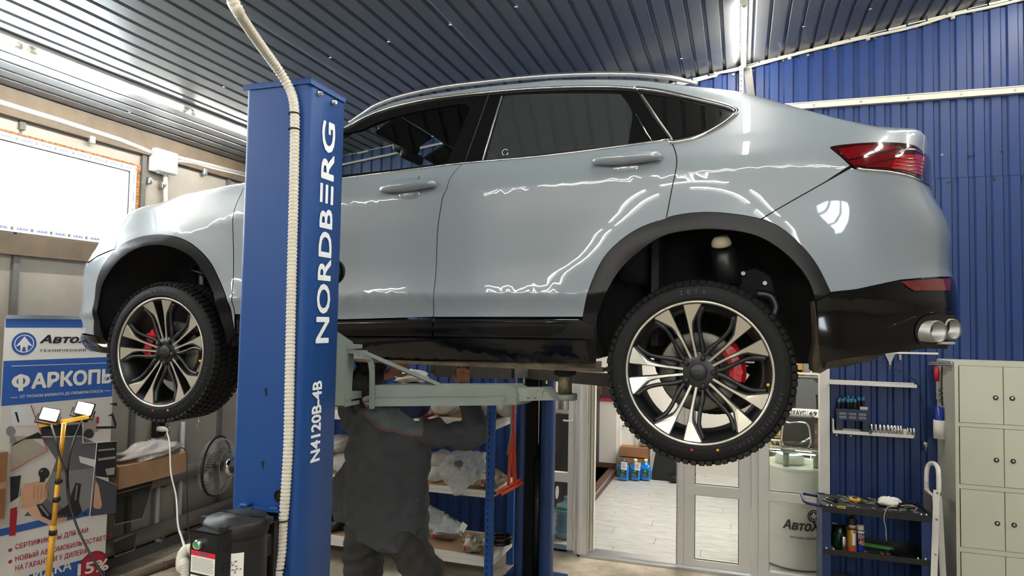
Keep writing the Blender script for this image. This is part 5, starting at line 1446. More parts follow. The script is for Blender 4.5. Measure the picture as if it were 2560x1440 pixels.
def loft(mb, rings):
    n = len(rings[0]); vs = [p for r in rings for p in r]
    fs = [(i * n + j, i * n + (j + 1) % n, (i + 1) * n + (j + 1) % n, (i + 1) * n + j) for i in range(len(rings) - 1) for j in range(n)]
    fs += [tuple(range(n))[::-1], tuple((len(rings) - 1) * n + j for j in range(n))]
    return mb.add(vs, fs, None, True)
shR, elR, wrR, haR = B(1052, 1078), B(1180, 1088, -.02), B(1166, 1000, .05), B(1158, 960, .08)
shL, elL, wrL, haL = B(893, 1060, .02), B(876, 985, .1), B(944, 946, .16), B(975, 934, .18)
hd = B(1036, 1006, .02)
hipL, hipR = B(912, 1345), B(1010, 1350)
knL, ftL = Vector((hipL.x - .02, PY + .03, .46)), Vector((hipL.x - .03, PY + .02, .09))
knR, ftR = Vector((hipR.x + .17, PY + .05, .45)), Vector((hipR.x + .28, PY + .1, .09))
# body
mb = MB()
mb.sphere(hd, .098, 20, 14, (.80, .98, 1.12)); 
jaw = hd + Vector((.03, .05, -.06)); mb.sphere(jaw, .06, 14, 10, (.9, 1, .9))
fdir = Vector((.35, .93, .1)).normalized()
mb.tube([hd + fdir * .085 + Vector((0, 0, .01)), hd + fdir * .115 + Vector((0, 0, -.018)), hd + fdir * .09 + Vector((0, 0, -.03))], [.010, .014, .012], 8)
mb.sphere(hd + fdir * .088 + Vector((0, 0, -.052)), .022, 10, 8, (1.2, .6, .5))
side = fdir.cross(Vector((0, 0, 1))).normalized()
for s in (1, -1):
    mb.sphere(hd + side * (.080 * s) + Vector((0, 0, -.005)), .028, 10, 8, (.45, .8, 1.15)); mb.sphere(hd + fdir * .082 + side * (.032 * s) + Vector((0, 0, .012)), .014, 8, 6)
nk = B(1000, 1052); mb.tube([hd + Vector((-.01, 0, -.04)), nk, nk + Vector((-.03, 0, -.1))], [.055, .056, .07], 14)
cx = B(965, 1100).x
loft(mb, [ellring(Vector((cx, PY, z)), rx, ry, 24) for z, rx, ry in ((.80, .15, .10), (.9, .16, .11), (1.05, .15, .10), (1.2, .17, .11), (1.35, .18, .115), (1.44, .16, .10), (1.5, .09, .08))])
for a, b, c, d, r0 in ((shR, elR, wrR, haR, .05), (shL, elL, wrL, haL, .05)):
    mb.tube(smooth_path([Vector((cx, PY, a.z)), a, b, c, d], 4), [.055] * 4 + [.048] * 4 + [.038] * 4 + [.03] * 5, 12)
for a, b, c in ((hipL, knL, ftL), (hipR, knR, ftR)):
    mb.tube(smooth_path([a + Vector((0, 0, .06)), a, b, c], 4), [.10] * 4 + [.088] * 4 + [.058] * 4 + [.042], 14)
    mb.tube([c + Vector((0, -.06, -.05)), c + Vector((0, .06, -.045)), c + Vector((0, .17, -.06))], [.04, .045, .028], 10)
def hand(mb, w, h, up, across, palm_n, curl=.5, thumb=1):
    """palm, four unequal fingers bent over the thing held, thumb from the side"""
    up, across = Vector(up).normalized(), Vector(across).normalized(); pn = Vector(palm_n).normalized()
    loftp = []
    for t, wd, th in ((0, .026, .017), (.3, .036, .017), (.75, .041, .015), (1, .040, .012)):
        c = w.lerp(h, 0) + up * (.085 * t)
        loftp.append([c + across * (wd * math.cos(a)) + pn * (th * math.sin(a)) for a in np.linspace(0, 2 * PI, 13)[:-1]])
    loft(mb, loftp)
    for k, (o, L) in enumerate(((-.031, .068), (-.0105, .078), (.0105, .073), (.031, .058))):
        b = w + up * .082 + across * o; pts = [b, b + up * L * .42 + across * o * .12]
        d = (up * math.cos(curl) + pn * math.sin(curl)); pts.append(pts[-1] + d * L * .34); d = (up * math.cos(curl * 2) + pn * math.sin(curl * 2)); pts.append(pts[-1] + d * L * .26)
        mb.tube(pts, [.0095, .009, .0082, .0068], 9)
        mb.sphere(pts[-1], .0068, 8, 6); mb.sphere(pts[1], .0098, 8, 6)
    b = w + up * .03 + across * (-.032 * thumb)
    mb.tube([b, b + up * .03 - across * (.025 * thumb), b + up * .06 - across * (.028 * thumb) + pn * .012], [.0125, .011, .0088], 9)
hand(mb, haR + Vector((0, 0, -.02)), haR, (-.05, .1, 1), (1, .15, 0), (0, 1, .05), .9, 1)
hand(mb, haL, haL, (.7, .2, .5), (.45, .2, -.8), (0, 1, .1), .9, -1)
me = fused(mb, .0065, 3, name='person'); me.materials.append(MT['skin'])
oo = Vector((base.x, PY, 0))
me.transform(Matrix.Translation(-oo))
man = link('person', me, None, oo)
tag(man, 'person in dark grey work jacket and blue cap reaching up under the car', 'person')
# trousers
mb = MB()
loft(mb, [ellring(Vector((B(965, 1300).x, PY, z)), rx, .13, 28) for z, rx in ((.97, .20), (.9, .215), (.8, .225), (.74, .20))])
for a, b, c, ws in ((B(908, 1345), knL, ftL, (.115, .112, .105, .085, .08)), (B(1018, 1350), knR, ftR, (.125, .12, .11, .085, .08))):
    mb.tube(smooth_path([a + Vector((0, 0, .08)), a, b, c + Vector((0, 0, -.03))], 4), [ws[0]] * 4 + [ws[1]] * 3 + [ws[2]] * 2 + [ws[3]] * 4, 18)
me = fused(mb, .012, 6, ((.09, .02, 'CLOUDS'),), 'trousers', .014); me.materials.append(MT['trousers']); me.transform(Matrix.Translation(-oo)); link('trousers', me, man, None)
mb = MB()
for c in (ftL, ftR):
    mb.rbox(c + Vector((0, .04, -.045)), (.1, .28, .085), .035)
mb.build('shoe', 'matt_black', man)
# jacket: loose body, sleeves, collar, hem higher on the left
mb = MB()
rows = [(1356, 874, 1066, .135), (1310, 866, 1067, .145), (1250, 863, 1067, .15), (1190, 866, 1068, .15), (1130, 870, 1070, .145), (1085, 876, 1072, .135), (1055, 886, 1066, .115), (1032, 905, 1045, .095), (1015, 940, 1028, .075)]
rings = []
for py, a, b, dep in rows:
    p, q = B(a, py), B(b, py); rings.append(ellring((p + q) / 2, (q.x - p.x) / 2, dep, 36, tilt=-.03 * max(0, (py - 1250) / 106)))
loft(mb, rings)
mb.tube(smooth_path([B(1030, 1072), shR, B(1110, 1086, -.01), elR, B(1184, 1045, .02), wrR], 5), [.08] * 5 + [.078] * 5 + [.074] * 5 + [.072] * 5 + [.062] * 5 + [.055], 16)
mb.tube(smooth_path([B(915, 1065), shL, elL, wrL, wrL.lerp(haL, .5)], 5), [.078] * 5 + [.076] * 5 + [.07] * 5 + [.052] * 5 + [.046], 16)
# open front panel swinging out on the left
fl_ = [B(866, 1130, .06), B(866, 1320, .08), B(838, 1300, .14), B(815, 1235, .16), B(840, 1190, .12)]
face_solid(mb, [fl_[0], fl_[4], fl_[3], fl_[2], fl_[1]], .03, (.3, .95, 0))
me = fused(mb, .0105, 5, ((.11, .03, 'CLOUDS'),), 'jacket', .014)
me.materials.append(MT['jacket']); me.materials.append(MT['jacket_light'])
# lighter yoke across the shoulders
yk = [(B(886, 1040), B(925, 1048)), ]
mi = np.zeros(len(me.polygons), int)
PIPE = ((890, 1026), (908, 1034), (918, 1046), (933, 1058), (948, 1070), (965, 1077), (985, 1078), (1005, 1084), (1030, 1089), (1058, 1089))
for p in me.polygons:                            # everything above the piping is the paler cloth
    c = p.center
    if c.y < PY + .02:
        qx, qy = px_of(c)
        if 885 < qx < 1058 and qy < np.interp(qx, [q[0] for q in PIPE], [q[1] for q in PIPE]): mi[p.index] = 1
me.polygons.foreach_set('material_index', mi); me.transform(Matrix.Translation(-oo)); jk = link('jacket', me, man, None)
dgj = bpy.context.evaluated_depsgraph_get()
def on_jacket(px, py):
    d = (_fw + _R * ((px - 1280) / FPX) - _U * ((py - 720) / FPX)).normalized()
    hit, loc, nrm_, _ = jk.ray_cast(EYE - oo, d)
    return (loc + oo - d * .002) if hit else B(px, py, -.14)
bpy.context.view_layer.update()
mb = MB(); mb.tube([on_jacket(x, y) for x, y in [(q.x, q.y) for q in smooth_path([(a, b, 0) for a, b in PIPE[1:]], 6)]], .0032, 6); mb.build('piping', mat('piping_red', (150, 60, 66), .8), jk)
mb = MB(); mb.tube([on_jacket(x, y) for x, y in ((1060, 1062), (1058, 1090), (1057, 1124))], .0018, 5); mb.tube([on_jacket(x, y) for x, y in ((1052, 1240), (1046, 1270), (1043, 1310), (1040, 1340))], .0016, 5); stuff(mb.build('seam', 'jacket', jk))
mb = MB(); mb.tube([nk + Vector((.005 + .062 * math.cos(a), .07 * math.sin(a), .0 + .02 * math.cos(a))) for a in np.linspace(0, 2 * PI, 22)[:-1]], .016, 8, closed=True); mb.build('collar', 'jacket_light', man)
mb = MB(); c = B(1042, 1049, -.06); mb.rbox(c, (.035, .02, .014), .005); mb.build('undershirt', 'label_white', man)
# cap
capM = axM(hd + Vector((0, -.01, .01)), (.1, -.55, 1))
mb = MB(); mb.lathe([(.096, -.055), (.102, .0), (.097, .045), (.08, .085), (.045, .108), (0, .114)], 28, capM); mb.lathe([(.096, -.055), (.092, -.054), (.094, .0)], 28, capM)
mb.build('cap', 'navy_cloth', man)
mb = MB(); b0 = B(1085, 1040, .0); vs = []
pts = [B(1052, 1046, -.05), B(1070, 1044, -.06), B(1086, 1038, -.06), B(1087, 1034, -.05), B(1072, 1036, -.02)]
face_solid(mb, pts, .05, (0, 1, 0)); mb.build('cap_brim', 'ink_red', man)
mb = MB()
for k in range(5):
    a = wrL.lerp(elL, .1 + .1 * k); mb.tube([a + Vector((.0, -.048, -.03)), a + Vector((.015, -.055, 0)), a + Vector((.02, -.04, .035))], .0025, 5)
stuff(mb.build('cuff_stripe', 'label_white', man))

# ------------------------------------------------------------------ parts rack behind the mechanic
RY0, RY1 = 5.12, 5.66
rk = thing('shelving_rack', 'blue perforated steel rack with pale shelves behind the mechanic', 'rack', (-2.8, 5.4, 0))
xr_ = P(1232, 1200, Y=RY0).x; xl_ = -3.72
for (x, y, s) in ((xr_, RY0, 1), (xr_, RY1, 1), (xl_, RY0, -1), (xl_, RY1, -1)):
    mb = MB(); mb.bbox((x - (.058 if s > 0 else 0), y - .003, 0), (x + (0 if s > 0 else .058), y, 2.05)); mb.bbox((x - .003, y, 0), (x + .001, y + .045 if y < 5.4 else y + .05, 2.05))
    u = mb.build('upright', mat('rack_blue', (30, 84, 158), .4) if 'rack_blue' not in MT and not MT.__setitem__('rack_blue', mat('rack_blue', (30, 84, 158), .4)) else 'rack_blue', rk)
    if y < 5.4 and s > 0:
        mb = MB(); z = .1
        while z < 1.9:
            for q in ((x - .036, 0),): 
                mb.prism([(.0072 * math.cos(a), .0072 * math.sin(a)) for a in np.linspace(0, 2 * PI, 11)[:-1]], .0005, axM((q[0], y - .0032, z + .008), (0, -1, 0)))
                mb.bbox((q[0] - .0035, y - .0037, z - .012), (q[0] + .0035, y - .0032, z + .006))
            mb.bbox((x + .001, y + .016, z - .01), (x + .0015, y + .024, z + .012)); z += .052
        stuff(mb.build('slot', 'deep_black', u))
SH = []
for py0, py1 in ((1052, 1076), (1228, 1245), (1393, 1418)):
    z1, z0 = P(1215, py0, Y=RY0).z, P(1215, py1, Y=RY0).z; SH.append(z1)
    mb = MB(); mb.bbox((xl_ + .004, RY0 + .004, z0), (xr_ - .004, RY0 + .03, z1)); mb.bbox((xl_ + .004, RY1 + .01, z0), (xr_ - .004, RY1 + .04, z1)); mb.bbox((xr_ - .03, RY0 + .004, z0), (xr_ - .004, RY1 + .04, z1)); mb.bbox((xl_ + .004, RY0 + .004, z0), (xl_ + .03, RY1 + .04, z1)); mb.bbox((xl_ + .02, RY0 + .02, z1 - .006), (xr_ - .02, RY1 + .03, z1 - .001))
    sh = mb.build('shelf', 'white_paint', rk)
    mb = MB(); zz = z0 + (z1 - z0) * .45; mb.bbox((xl_ + .004, RY0 + .002, zz), (xr_ - .004, RY0 + .0045, zz + .006)); mb.bbox((xr_ - .0045, RY0 + .004, zz), (xr_ - .002, RY1 + .04, zz + .006)); mb.build('shelf_bead', 'conduit', sh)
    mb = MB(); mb.bbox((xl_ + .03, RY0 + .03, z1 - .001), (xr_ - .03, RY1 + .01, z1 + .001)); mb.build('shelf_board', 'cardboard', sh)
def roll(px, py, r, depth, label, seed, name='wrapped_roll', y=None, m='foam', tilt=0.0, grp='foam-wrapped parts on the rack'):
    y = RY0 + .03 if y is None else y
    c = P(px, py, Y=y); n = 22; rnd = random.Random(seed); mb = MB(); rings = []
    sh = min(SH, key=lambda s: abs(c.z - r - s)); c.z = sh + r * 1.0 + .004
    for i in range(9):
        t = i / 8; k = r * (.72 if i in (0, 8) else 1) * rnd.uniform(.93, 1.0)
        cc = c + Vector((tilt * t * depth, t * depth, 0))
        rings.append([cc + Vector((k * 1.08 * math.cos(a) * (1 + .05 * math.sin(3 * a + seed)), 0, k * math.sin(a) * (1 if math.sin(a) > -.9 else .98))) for a in np.linspace(0, 2 * PI, n + 1)[:-1]])
    loft(mb, rings); mb.f = [f[::-1] for f in mb.f]
    t = thing(name, label, 'wrapped part', tuple(c)); mb.build('wrapping', m, t)
    mb = MB(); k = .35; cc = c + Vector((tilt * k * depth, k * depth, 0)); mb.tube([cc + Vector((r * 1.09 * math.cos(a), 0, r * 1.02 * math.sin(a))) for a in np.linspace(0, 2 * PI, 22)[:-1]], .008, 6, closed=True); mb.build('tape', 'label_white', t)
roll(846, 1030, .088, .42, 'white foam-wrapped roll on the top rack shelf beside the blue front post', 1)
roll(1098, 1030, .098, .42, 'white foam-wrapped roll on the top shelf between cap and raised forearm', 2)
roll(1188, 1030, .085, .40, 'white foam-wrapped roll on the top shelf right of the raised forearm', 3)
roll(1255, 1026, .07, .34, 'white foam-wrapped roll at the right end of the top shelf', 4, y=RY0 + .16)
roll(842, 1176, .085, .42, 'lumpy foam roll on the middle shelf left of the jacket', 5)
roll(784, 1180, .075, .40, 'foam roll on the middle shelf half behind the front post', 6)
roll(1080, 1190, .072, .42, 'foam roll on the middle shelf right of the jacket', 7)
c = P(842, 1105, Y=RY0 + .1)
def lump(name, label, cat, px, py, d, seed, m, y, amp=.25, flat=1.0, nu=30, nv=20):
    c = P(px, py, Y=y)
    return tag(crumple((c.x, c.y, c.z), d, seed, nu, nv, amp, flat).build(name, m), label, cat)
lump('wrapped_roll', 'film-wrapped bundle lying on the foam rolls left of the jacket', 'wrapped part', 842, 1108, (.13, .2, .07), 11, 'bag_film', RY0 + .16, .18)
lump('wrapped_roll', 'film-wrapped bundle behind the foam roll right of the jacket', 'wrapped part', 1098, 1150, (.11, .16, .075), 12, 'bag_film', RY0 + .22, .18)
lump('wrapped_roll', 'white wrapped bundle seen between the brace strap and the lift arm', 'wrapped part', 1030, 943, (.14, .16, .06), 13, 'foam', RY0 + .25, .2)
# clear bag hanging over the edge, parcels, hose
pts = [P(1090, 1180, Y=5.08), P(1100, 1160, Y=5.1), P(1130, 1126, Y=5.2), P(1165, 1128, Y=5.25), P(1212, 1132, Y=5.3), P(1214, 1180, Y=5.2), P(1196, 1200, Y=5.12), P(1158, 1228, Y=5.08), P(1148, 1241, Y=5.06), P(1132, 1240, Y=5.06), P(1120, 1215, Y=5.06)]
mb = MB(); face_solid(mb, pts[::-1], .05, (0, 1, 0)); 
me = fused(mb, .009, 3, ((.05, .04, 'CLOUDS'),), 'bag'); MT['bag_clear'] = mat('bag_clear', (200, 204, 204), .18, coat=.6, alpha=.5, bump=(30, .8)); me.materials.append(MT['bag_clear'])
c0 = sum(pts, Vector()) / len(pts); me.transform(Matrix.Translation(-c0)); o = link('plastic_bag', me, None, c0); tag(o, 'clear plastic bag of parts drooping over the middle shelf edge', 'bag')
a, b = P(1128, 1160, Y=5.12), P(1160, 1140, Y=5.12)
lump('bagged_part', 'dark part inside the drooping clear bag on the middle shelf', 'part', 1140, 1160, (.09, .03, .035), 14, 'steel_dark', 5.2, .15)
def parcel(px, py, d, seed, label, y):
    c = P(px, py, Y=y); sh = min(SH, key=lambda s: abs(c.z - d[2] - s)); c.z = sh + d[2] + .004
    t = thing('foil_parcel', label, 'parcel', (c.x, c.y, sh)); crumple(c, d, seed, 34, 22, .2, .9).build('wrap', 'foil', t)
    mb = MB(); xx = c.x - d[0] * .35; ring = [Vector((xx + .01 * math.sin(3 * a), c.y + d[1] * .98 * math.cos(a), c.z + d[2] * 1.0 * math.sin(a))) for a in np.linspace(0, 2 * PI, 26)]
    vs = [p + Vector((s * .02, 0, 0)) for p in ring for s in (-1, 1)]
    mb.add(vs, [(2 * i, 2 * i + 1, 2 * i + 3, 2 * i + 2) for i in range(25)]); mb.build('label_band', mat('label_pink', (206, 186, 178), .5), t)
    mb = MB(); q = Vector((xx, c.y - d[1] * 1.0, c.z - d[2] * .2)); mb.box(q, (.02, .006, .03)); mb.build('red_mark', 'ink_red', t)
parcel(1228, 1190, (.125, .09, .072), 21, 'foil-wrapped parcel at the right end of the middle shelf', 5.24)
parcel(1186, 1358, (.10, .11, .062), 22, 'short foil parcel on the bottom shelf near the perforated upright', 5.2)
parcel(1110, 1350, (.16, .09, .055), 23, 'long foil parcel on the bottom shelf beside the trouser leg', 5.4)
mb = MB(); q = [P(1060, 1258, Y=5.3), P(1100, 1280, Y=5.3), P(1155, 1314, Y=5.25), P(1158, 1326, Y=5.22), P(1135, 1338, Y=5.2), P(1060, 1325, Y=5.2)]
face_solid(mb, q[::-1], .05, (0, 1, 0)); me = fused(mb, .009, 3, ((.04, .03, 'CLOUDS'),), 'bag'); me.materials.append(MT['bag_clear']); c0 = sum(q, Vector()) / len(q); me.transform(Matrix.Translation(-c0)); o = link('plastic_bag', me, None, c0); tag(o, 'flat clear plastic bag with white tag above the bottom shelf', 'bag')
mb = MB(); a = P(1158, 1318, Y=5.16); mb.box(a, (.05, .004, .07), M=Matrix.Rotation(.5, 4, 'Y')); mb.build('paper_tag', 'label_white', o)
lump('black_bag', 'black plastic bag on the bottom shelf left of the mechanic', 'bag', 835, 1300, (.12, .15, .11), 15, 'satin_black', 5.3, .3)
mb = MB(); c = P(1250, 1350, Y=5.42); c.z = SH[2] + .02
for k in range(2): mb.tube([c + Vector((.09 * math.cos(a), .1 * math.sin(a), .02 + .03 * k)) for a in np.linspace(0, 2 * PI, 26)[:-1]], .016, 8, closed=True)
tag(mb.build('hose_coil', 'satin_black'), 'black hose coil on the bottom shelf behind the perforated upright', 'hose')
# orange-red stands leaning between rack and far post
st = thing('folding_stand', 'orange red steel stand hanging beside the rack upright', 'stand', (-1.72, 5.25, 1))
for (q0, q1) in (((1238, 1233), (1300, 1200)), ((1251, 1237), (1305, 1208))):
    a, b = P(q0[0], q0[1], Y=5.02), P(q1[0], q1[1], Y=5.28); mb = MB(); mb.cyl(a, b, .0135, 14); t_ = mb.build('foot_tube', 'orange_red', st)
    mb = MB(); d = (a - b).normalized(); mb.prism([(.0105 * math.cos(u), .0105 * math.sin(u)) for u in np.linspace(0, 2 * PI, 15)[:-1]], .0012, axM(a, d)); mb.build('tube_bore', 'deep_black', t_)
for (q0, q1, w) in (((1271, 1214, 5.15), (1284, 1010, 5.2), .022), ((1287, 1216, 5.2), (1281, 1010, 5.2), .028), ((1283, 1010, 5.2), (1282, 952, 5.2), .03)):
    mb = MB(); mb.bar(P(q0[0], q0[1], Y=q0[2]), P(q1[0], q1[1], Y=q1[2]), w, .02, up=(0, 1, 0)); mb.build('leg', 'orange_red', st)
mb = MB(); mb.tube([P(1280, 962, Y=5.1), P(1278, 1040, Y=5.1), P(1277, 1090, Y=5.1), P(1268, 1137, Y=5.1)], .007, 8); mb.build('rod', 'dull_steel', st)
# ------------------------------------------------------------------ glazed office front
OY = BY
def fz(px, py, Y=OY): return P(px, py, Y=Y)
of = struct_root('wall_office')
pv = 'white_pvc'
ZT = 2.36
d2 = struct_root('door_2')           # closed leaf
def frame_rect(x0, x1, z0, z1, w, parent, name='frame', y=OY, t=.06, m=pv):
    mb = MB(); mb.bbox((x0, y - t / 2, z0), (x0 + w, y + t / 2, z1)); mb.bbox((x1 - w, y - t / 2, z0), (x1, y + t / 2, z1)); mb.bbox((x0 + w, y - t / 2, z0), (x1 - w, y + t / 2, z0 + w)); mb.bbox((x0 + w, y - t / 2, z1 - w), (x1 - w, y + t / 2, z1))
    return mb.build(name, m, parent)
zb1 = fz(1790, 1403).z; zm0 = fz(1790, 1240).z; zm1 = fz(1790, 1214).z
xa, xb, xc, xd, xe, xf_ = (fz(px, 1250).x for px in (1692, 1737, 1847, 1877, 1922, 2048))
mb = MB()
mb.bbox((xa, OY - .03, .03), (xb, OY + .03, ZT)); mb.bbox((xc, OY - .03, .03), (xd, OY + .03, ZT)); mb.bbox((xb, OY - .03, .03), (xc, OY + .03, zb1)); mb.bbox((xb, OY - .03, zm0), (xc, OY + .03, zm1)); mb.bbox((xb, OY - .03, ZT - .1), (xc, OY + .03, ZT)); mb.build('frame', pv, d2)
mb = MB()
for (z0, z1) in ((zb1, zm0), (zm1, ZT - .1)):
    for (a, b, c, d) in ((xb, xc, z0, z0 + .006), (xb, xc, z1 - .006, z1), (xb, xb + .005, z0, z1), (xc - .005, xc, z0, z1)): mb.bbox((a, OY - .014, c), (b, OY - .004, d))
mb.build('gasket', 'matt_black', d2)
for (z0, z1) in ((zb1, zm0), (zm1, ZT - .1)): MB().bbox((xb, OY - .006, z0), (xc, OY + .006, z1)).build('pane', 'glass_clear', d2)
mb = MB(); xo = fz(1710, 1300).x; mb.bbox((xo - .002, OY - .032, .03), (xo + .002, OY - .0295, ZT)); mb.bbox((xa - .002, OY - .033, .03), (xa + .01, OY - .0295, ZT)); mb.build('frame_groove', 'conduit_grey', d2)
d1 = struct_root('door_1')           # the other leaf, folded at the left beside the far post
x0, x1 = -1.72, fz(1436, 1100).x
zk0, zk1 = fz(1415, 1204).z, fz(1415, 1181).z; zq = fz(1415, 1376).z
mb = MB(); mb.bbox((x0, OY - .03, .03), (x1 - .05, OY + .03, zq)); mb.bbox((x0, OY - .03, zk0), (x1 - .05, OY + .03, zk1)); mb.bbox((x1 - .05, OY - .03, .03), (x1, OY + .03, ZT)); mb.bbox((x0, OY - .03, ZT - .1), (x1 - .05, OY + .03, ZT)); mb.build('frame', pv, d1)
for (z0, z1) in ((zq, zk0), (zk1, ZT - .1)): MB().bbox((x0, OY - .006, z0), (x1 - .05, OY + .006, z1)).build('pane', 'glass_clear', d1)
mb = MB(); z = fz(1436, 1050).z; xh = x1 - .012; mb.rbox((xh, OY - .036, z - .03), (.026, .012, .2), .006); mb.build('handle_plate', pv, d1)
mb = MB(); mb.tube(smooth_path([(xh, OY - .03, z), (xh, OY - .075, z), (xh - .03, OY - .085, z), (xh - .075, OY - .085, z + .002)], 4), .0085, 8); mb.cyl((xh, OY - .04, z - .08), (xh, OY - .06, z - .08), .011, 10); mb.build('handle', pv, d1)
# posts and the fixed light
xs0, xs1, xs2 = fz(1440, 1200).x, fz(1470, 1200).x, fz(1486, 1200).x
mb = MB(); mb.bbox((xs0, OY - .05, 0), (xs0 + .035, OY + .05, ZT)); mb.bbox((xs0 + .035, OY - .075, 0), (xs0 + .06, OY + .05, ZT)); mb.bbox((xs0 + .06, OY - .05, 0), (xs1, OY + .05, ZT)); mb.build('jamb', 'white_pvc', of)
mb = MB(); mb.bbox((xs1 + .004, OY - .03, .05), (xs1 + .018, OY + .04, ZT)); mb.bbox((xs1 + .028, OY - .02, .05), (xs2 - .012, OY + .05, ZT)); mb.bbox((xs2 - .008, OY - .01, .05), (xs2, OY + .05, ZT)); mb.build('rail_strip', 'conduit', of)
mb = MB(); mb.bbox((xd + .003, OY - .045, 0), (xd + .06, OY + .05, ZT)); mb.bbox((xd + .06, OY - .065, 0), (xd + .085, OY + .05, ZT)); mb.bbox((xd + .085, OY - .045, 0), (xe, OY + .05, ZT)); mb.build('jamb', 'white_pvc', of)
w4 = struct_root('window_4')
zr0, zr1 = fz(1985, 1256).z, fz(1985, 1233).z; zb0 = .06
mb = MB(); mb.bbox((xe, OY - .03, 0), (xf_, OY + .03, zb0)); mb.bbox((xe, OY - .03, zr0), (xf_, OY + .03, zr1)); mb.bbox((xe, OY - .03, ZT - .06), (xf_, OY + .03, ZT)); mb.build('frame', pv, w4)
mb = MB(); mb.bbox((xe, OY - .012, zr1), (xf_, OY - .004, zr1 + .006)); mb.bbox((xe, OY - .012, zr0 - .006), (xf_, OY - .004, zr0)); mb.bbox((xe, OY - .012, zb0), (xe + .004, OY - .004, zr0)); mb.bbox((xe, OY - .012, zr1), (xe + .004, OY - .004, ZT - .06)); mb.build('gasket', 'matt_black', w4)
for (z0, z1) in ((zb0, zr0), (zr1, ZT - .06)): MB().bbox((xe, OY - .004, z0), (xf_, OY + .006, z1)).build('pane', 'glass_clear', w4)
mb = MB(); mb.bbox((xf_, OY - .06, 0), (.69, OY + .06, 2.56)); mb.build('corner_post', 'white_paint', of)
mb = MB(); mb.bbox((-1.72, OY - .04, ZT), (.66, OY + .05, 2.56)); mb.build('header', pv, of)
MB().bbox((-1.72, OY - .075, 0), (xf_, OY - .03, .018)).build('threshold', 'satin_alu', of)
MB().bbox((-1.72, OY - .03, 0), (xf_, OY + .10, .032)).build('threshold', 'satin_alu', of)
# ------------------------------------------------------------------ office behind
OX0, OX1, OB, OZ = -2.3, 2.9, 9.9, 2.7
fo = struct_root('floor_office')
MT['laminate'] = mat('laminate', (190, 191, 189), .3, var=(5, .85), rgb2=(140, 138, 132), stretch=(1.2, 7, 1), bump=(12, .12), coat=.15)
MB().bbox((OX0 - .08, 6.16, -.12), (OX1 + .08, OB + .08, -.0005)).build('subfloor', 'steel_dark', fo)
yy = OY + .06; r_ = 0
while yy < OB:
    xx = OX0 - (.43 * r_) % 1.2
    while xx < OX1:
        a, b = max(xx, OX0), min(xx + 1.196, OX1)
        if b - a > .02: MB().bbox((a, yy, .0), (b, min(yy + .192, OB), .022 + .0006 * ((r_ + int(xx * 3)) % 2))).build('plank', 'laminate', fo)
        xx += 1.2
    yy += .195; r_ += 1
ow = struct_root('wall_office_side')
mb = MB(); mb.bbox((OX0 - .08, OY + .06, 0), (OX0, OB, OZ)); mb.build('board', 'office_wall', ow)
mb = MB(); mb.bbox((OX1, OY + .06, 0), (OX1 + .08, OB, OZ)); mb.build('board', 'office_wall', ow)
mb = MB(); mb.bbox((OX0, OB, 0), (OX1, OB + .08, OZ)); mb.build('board', 'office_wall', ow)
mb = MB(); mb.bbox((OX0 - .08, OY + .06, OZ), (OX1 + .08, OB + .08, OZ + .06)); struct(mb.build('ceiling_office', 'office_white'))
for k, (x, y) in enumerate(((-.3, 7.3), (.9, 7.3), (-.3, 8.9), (.9, 8.9))):
    t = thing('ceiling_panel', 'flat office ceiling lamp behind the glazed front', 'lamp', (x, y, OZ - .02), 'office ceiling lamps'); mb = MB(); mb.bbox((x - .3, y - .3, OZ - .012), (x + .3, y + .3, OZ - .004)); mb.build('diffuser', emission('panel_light', (255, 250, 240), 13.5) if 'panel_light' not in MT and not MT.__setitem__('panel_light', emission('panel_light', (255, 250, 240), 13.5)) else 'panel_light', t)
    mb = MB(); mb.bbox((x - .31, y - .31, OZ - .02), (x - .3, y + .31, OZ)); mb.bbox((x + .3, y - .31, OZ - .02), (x + .31, y + .31, OZ)); mb.bbox((x - .3, y - .31, OZ - .02), (x + .3, y - .3, OZ)); mb.bbox((x - .3, y + .3, OZ - .02), (x + .3, y + .31, OZ)); mb.build('frame', 'white_pvc', t)
# raised wooden platform with partition, poster, chair edge, white door
e0, e1 = P(1486, 1256, Z=.022), P(1541, 1188, Z=.022)
dv = (e1 - e0).normalized(); e0b = e0 - dv * .6; e2 = e1 + dv * .3
wl_ = Vector((-dv.y, dv.x, 0))
if wl_.x > 0: wl_ = -wl_
pf = struct_root('trim_platform')
mb = MB(); q = [e0, e1, e1 + wl_ * 1.2, e0 + wl_ * 1.2]; mb.add([p for p in q] + [p + Vector((0, 0, .09)) for p in q], [(0, 1, 2, 3), (7, 6, 5, 4), (0, 4, 5, 1), (1, 5, 6, 2), (2, 6, 7, 3), (3, 7, 4, 0)][:]); mb.build('platform', 'wood_dark', pf)
mb = MB(); q = [p + Vector((0, 0, .09)) for p in (e0 + wl_ * .1, e1 + wl_ * .1, e1 + wl_ * 1.2, e0 + wl_ * 1.2)]; mb.add([p for p in q] + [p + Vector((0, 0, .004)) for p in q], [(7, 6, 5, 4), (4, 5, 6, 7)]); mb.build('top_board', 'wood_floor', pf)
mb = MB(); mb.bar(e0 + Vector((0, 0, .086)), e1 + Vector((0, 0, .086)), .012, .014); mb.build('edge_strip', 'satin_alu', pf)
pw = struct_root('wall_partition')
pa, pb = P(1470, 1160, Y=e1.y), P(1543, 1180, Y=e1.y); xw0, xw1 = OX0, P(1541, 1100, Y=e1.y).x
mb = MB(); mb.bbox((xw0, e1.y, 0), (xw1, e1.y + .08, OZ)); mb.build('board', 'office_wall', pw)
mb = MB(); mb.bbox((xw0, e1.y - .015, .11), (xw1, e1.y, .18)); mb.build('skirting', 'wood_dark', pw)
yq = e1.y - .012
